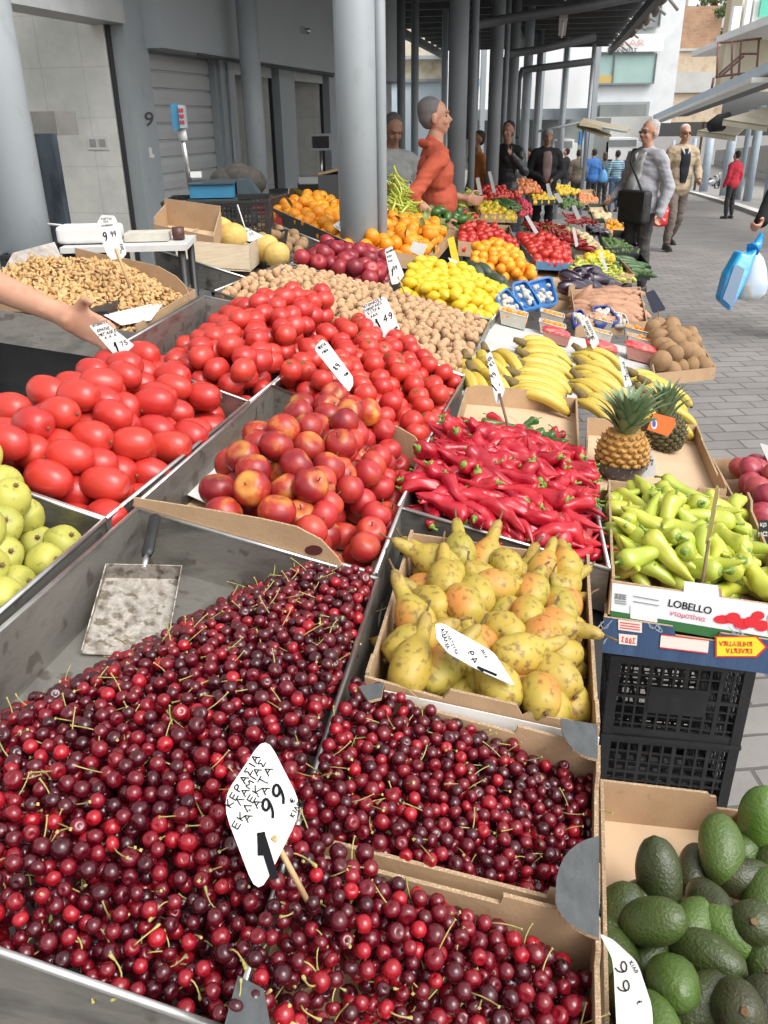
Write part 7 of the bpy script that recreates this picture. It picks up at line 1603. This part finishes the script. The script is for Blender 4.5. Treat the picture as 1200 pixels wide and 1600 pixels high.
loc,H=stand(795,190,10.4);person('dark-haired man in a black leather jacket behind the far tomatoes',loc,PI-.55,H,arms={'L':((-.28,.05,1.15),(-.16,.22,1.36)),'R':((.28,-.05,1.12),(.2,.2,.98))},top=('jacket',),topcol=mat('black_leather',[(.012,.013,.014),(.03,.032,.035)],scale=10,rough=.4,bump=.5,bscale=25),trous=TRD,hair=(.015,.012,.012),skin=SKIN2,coat=.008,vox=.015,build=1.0)
loc,H=stand(856,202,12.6);person('man in a grey cap and black jacket serving at the far heap',loc,PI,H,arms={'L':((-.28,.0,1.12),(-.08,.25,1.02)),'R':((.28,.0,1.12),(.08,.25,1.02))},top=('jacket',),topcol=cloth('black',(.02,.02,.022)),trous=TRD,hair=(.25,.25,.25),hairstyle='cap',skin=SKIN2,coat=.02,vox=.018,build=1.05,inner=('shirt',cloth('mauve',(.22,.15,.15))))
# old man in grey with a shoulder bag
loc,H=stand(1018,188,7.9);loc.z=gz(loc.x,loc.y);print('grey',loc,H)
t,L=person('old man in a pale grey jacket with a black shoulder bag, turned to the stalls',loc,PI/2+.55,H,arms={'R':((.27,.0,1.12),(.22,.22,1.0)),'L':((-.27,-.08,1.12),(-.27,.02,.86))},top=('jacket',),topcol=cloth('pale_grey_jacket',(.36,.36,.39),(.42,.42,.45)),trous=TGR,hair=(.5,.48,.46),coat=.02,belly=.08,build=1.03,vox=.011,inner=('shirt',cloth('light_stripe',(.42,.43,.42)),cloth('light_stripe',(.42,.43,.42))),glasses='clear',hands=(.8,.8))
mb=MB();R_z=Matrix.Rotation(PI/2+.55,3,'Z');mb.box(L(-.10,.22,.93),.34,.12,.30,0,R_z);o=mb.build('shoulder_bag',mat('black_nylon',[(.012,.012,.013),(.03,.03,.03)],scale=14,rough=.6,bump=.4,bscale=40));bevel(o,.035,4);tag(o,'black square bag hanging before the old man in the grey jacket','bag')
mb=MB();mb.box(L(-.10,.288,1.0),.335,.012,.15,0,R_z);mb.build('flap',flat('black_flap',(.016,.016,.017),.5),o)
mb=MB();pts=[L(-.22,.24,1.05),L(-.10,.24,1.22),L(.04,.20,1.36),L(.12,.09,1.475),L(.13,-.03,1.475),L(.05,-.17,1.35)];mb.tube(pts,.011,6);mb.build('strap',flat('black_strap',(.015,.015,.015),.7),o)
# old man in beige
loc,H=stand(1072,195,11.6);loc.z=gz(loc.x,loc.y);print('beige',loc,H,proj(loc))
t,L=person('old man in a beige jacket and dark glasses walking up the street',loc,PI+.12,H,arms={'R':((.27,-.02,1.12),(.25,.06,.87)),'L':((-.29,-.02,1.13),(-.20,.20,1.02))},legs={'R':((.10,.14,.52),(.13,.12,.12)),'L':((-.09,-.02,.50),(-.08,-.22,.16))},top=('jacket',),topcol=cloth('beige',(.40,.31,.205),(.45,.36,.25)),trous=TBR,hair=(.6,.57,.52),coat=.018,build=1.02,vox=.012,inner=('shirt',cloth('navy',(.02,.022,.03)),cloth('collar_white',(.6,.6,.58))),glasses='dark',hands=(.9,1.))
LL=L
RB=mat('red_bag_plastic',[(.6,.015,.02),(.7,.05,.05)],scale=9,rough=.3,coat=.4,bump=.8,bscale=22,spots=(12,.60,(.7,.62,.6),.9))
def bagmesh(top,w,h,d,mt,label,name='carrier_bag',rot=0,lift=0):
    t=empty(name,top-Vector((0,0,h)),label,'bag');mb=MB();M_=Matrix.Rotation(rot,3,'Z');c=top
    pr=[(0,.02),(.10,.10),(.2,.45),(.4,.8),(.65,1.),(.85,1.02),(.96,.8),(1.,.25)]
    b=0;n=18
    for z,k in pr:
        for j in range(n):
            a=j/n*6.283;q=Vector((math.cos(a)*w/2*k,math.sin(a)*d/2*k,-z*h));q*=1;nz=1+.16*mnoise.noise(Vector((math.cos(a)*2+top.x,math.sin(a)*2,z*5)));q.x*=nz;q.y*=nz;mb.v.append(c+M_@q)
    for i in range(len(pr)-1):
        for j in range(n): mb.f.append([i*n+j,(i+1)*n+j,(i+1)*n+(j+1)%n,i*n+(j+1)%n]);mb.m.append(0);mb.sm.append(True)
    mb.f.append([(len(pr)-1)*n+j for j in range(n)]);mb.m.append(0);mb.sm.append(False);mb.build('bag_body',mt,t)
    hb=MB()
    for q in(-1,1): hb.tube([c+M_@Vector((q*w*.05,0,-h*.06)),c+M_@Vector((q*w*.03,0,.03)),c+Vector((0,0,.05))],[.012,.008,.006],6)
    hb.build('handle',mt,t);return t
bagmesh(LL(.25,.10,.80),.27,.42,.14,RB,'red and white plastic carrier bag held by the old man in beige')
# shoppers further on
FS_=((905,234,25,'shopper in a brown jacket and dark trousers seen from behind',(.16,.13,.10),TRD,(.03,.025,.02),0,'short'),(929,233,25.5,'shopper in a bright blue jacket seen from behind',(.06,.17,.45),TRD,(.03,.02,.02),.3,'short'),(946,238,26,'shopper in dark clothes walking beside the striped top',(.09,.12,.14),TRD,(.08,.05,.04),.2,'long'),(985,236,27,'shopper in purple-grey half hidden behind the man in grey',(.18,.15,.22),TJE,(.12,.09,.08),0,'long'),
 (886,232,28,'distant standing shopper in black',(.02,.02,.024),TRD,(.02,.02,.02),1.,'short'),(828,232,16,'person in a dark red top behind the far posts',(.20,.03,.05),TRD,(.03,.02,.02),1.5,'short'))
for x,y,Z,lab,c,tr,hr,yw,hs in FS_:
    loc,H=stand(x,y,Z);H2=min(H,1.75);loc.z+=0;person(lab,loc,yw,H,top=('jacket',),topcol=cloth('c%d'%x,c),trous=tr,hair=hr,hairstyle=hs,coat=.02,vox=.024)
ST=mat('striped_teal',[(.10,.24,.30),(.14,.30,.36)],scale=10,rough=.85);nt=ST.node_tree
tc=nt.nodes.new('ShaderNodeTexCoord');wv=nt.nodes.new('ShaderNodeTexWave');wv.bands_direction='Z';wv.inputs['Scale'].default_value=5;nt.links.new(tc.outputs['Object'],wv.inputs['Vector']);cc_=ramp(nt,[(.55,(.07,.2,.27)),(.7,(.35,.45,.5))],wv.outputs['Fac']);nt.links.new(cc_,nt.nodes['Principled BSDF'].inputs['Base Color'])
loc,H=stand(966,235,24.5);t,L=person('woman in a teal striped top and jeans walking away',loc,.05,H,top=('top',),topcol=ST,trous=TJE,hair=(.03,.02,.02),hairstyle='short',vox=.022)
bagmesh(L(.30,.05,1.02),.26,.4,.16,flat('bag_rust',(.35,.08,.05),.7),'rust-coloured handbag of the woman in the striped top','handbag')
bagmesh(PZ(944,262,24),.25,.4,.15,flat('bag_sky_blue',(.10,.32,.62),.5),'light blue bag carried by the far shopper in dark clothes')
loc,H=stand(1153,236,20.5);person('woman in a red jacket standing under the arcade',loc,.5,H,top=('jacket',),topcol=cloth('red_jacket',(.50,.04,.06)),trous=TRD,hair=(.02,.015,.015),hairstyle='short',coat=.02,vox=.02)
# helper at the left frame edge reaching for the price card: only the arm and a strip of jeans show
loc=Vector((-1.16,2.12,0));yw=-PI/2-.25;E=PZ(-118,398,1.95);Wp=PZ(100,493,Zof(HP)*1.07)
inv=Matrix.Rotation(-yw,3,'Z');s_=1.78/1.75
e=inv@(E-loc)/s_;wr=inv@(Wp-loc)/s_
t,L=person('person at the left edge in jeans reaching out a bare arm',loc,yw,1.78,arms={'R':(tuple(e),tuple(wr))},top=('t_shirt',),topcol=cloth('dark_tee',(.06,.07,.09)),sleeve='short',trous=mat('dark_blue_jeans',[(.02,.05,.12),(.035,.075,.17)],scale=9,rough=.85,bump=.3,bscale=40),hair=(.05,.04,.03),vox=.008,hands=(.6,.25))
# shopper with blue bags at the right edge
loc,H=stand(1330,150,5.9);loc.z=0;E=PZ(1214,300,5.75);Wp=PZ(1190,345,5.6);yw=PI+.25;inv=Matrix.Rotation(-yw,3,'Z');s_=1.72/1.75
t,L=person('shopper in a black jacket at the right edge carrying blue and white bags',loc,yw,1.72,arms={'R':(tuple(inv@(E-loc)/s_),tuple(inv@(Wp-loc)/s_))},top=('jacket',),topcol=cloth('black2',(.015,.015,.017)),trous=mat('light_jeans',[(.22,.32,.42),(.3,.4,.5)],scale=9,rough=.85),coat=.02,vox=.012,hands=(.6,1.2))
BB=mat('blue_bag_plastic',[(.02,.22,.60),(.03,.38,.78)],scale=5,rough=.25,coat=.5,bump=.8,bscale=14)
mb=MB();tp=PZ(1183,385,5.55);q=[PZ(a,b,5.55) for a,b in ((1152,391),(1166,395),(1180,386),(1168,425),(1150,462),(1137,485),(1120,468),(1131,428))]
o=None;t=empty('carrier_bag',PZ(1140,485,5.55),'flat bright blue plastic bag with a dark box inside, held at the right edge','bag')
mb.prism([p+Vector((0,.06,0)) for p in q],Vector((.0,-.12,0)));ob=mb.build('bag_body',BB,t);bevel(ob,.03,3)
mb=MB();mb.tube([PZ(1176,390,5.55),PZ(1184,382,5.56),PZ(1190,366,5.58)],[.05,.03,.015],8);mb.build('handle',BB,t)
mb=MB();q=[PZ(a,b,5.53) for a,b in ((1143,410),(1158,418),(1139,478),(1124,464))];mb.prism([p+Vector((0,-.055,0)) for p in q],Vector((0,-.006,0)));mb.build('box_inside',flat('box_grey_blue',(.06,.12,.2),.3),t)
bagmesh(PZ(1184,385,5.62),.22,.36,.18,mat('clear_white_plastic',[(.45,.55,.66),(.6,.66,.68)],scale=8,rough=.2,coat=.5,bump=.8,bscale=20,spots=(8,.55,(.5,.45,.36),.7)),'cloudy white plastic bag behind the blue one at the right edge')
# ================================================================ camera, light, world
cd=bpy.data.cameras.new('camera');cd.sensor_fit='HORIZONTAL';cd.sensor_width=36;cd.lens=F/1200*36;cd.clip_end=400;cd.clip_start=.02
co=bpy.data.objects.new('camera',cd);COL.objects.link(co)
M3=Matrix((RT,UP,-FW)).transposed().to_4x4();M3.translation=CAM;co.matrix_world=M3;sc.camera=co
EL,AZ=math.radians(52),math.radians(200)
w=bpy.data.worlds.new('World');sc.world=w;w.use_nodes=True;nt=w.node_tree;bg=nt.nodes['Background']
sky=nt.nodes.new('ShaderNodeTexSky');sky.sky_type='NISHITA';sky.sun_disc=False;sky.sun_elevation=EL;sky.dust_density=4;sky.air_density=1.;sky.ozone_density=.6
hs=nt.nodes.new('ShaderNodeHueSaturation');hs.inputs['Saturation'].default_value=.10;nt.links.new(sky.outputs[0],hs.inputs['Color']);nt.links.new(hs.outputs[0],bg.inputs[0]);bg.inputs[1].default_value=.15
sl=bpy.data.lights.new('sun','SUN');sl.energy=.7;sl.angle=math.radians(40);sl.color=(1,.95,.88);so=bpy.data.objects.new('sun',sl);COL.objects.link(so)
sdir=Vector((math.cos(EL)*.75,-math.cos(EL)*.66,math.sin(EL)));so.rotation_euler=sdir.to_track_quat('Z','Y').to_euler()
sky.sun_rotation=math.atan2(sdir.x,sdir.y)
sc.view_settings.view_transform='Standard';sc.view_settings.look='None';sc.view_settings.exposure=EXPO;sc.view_settings.gamma=1

bpy.data.scenes.remove(TMP)

print('people time',time.time()-TT)
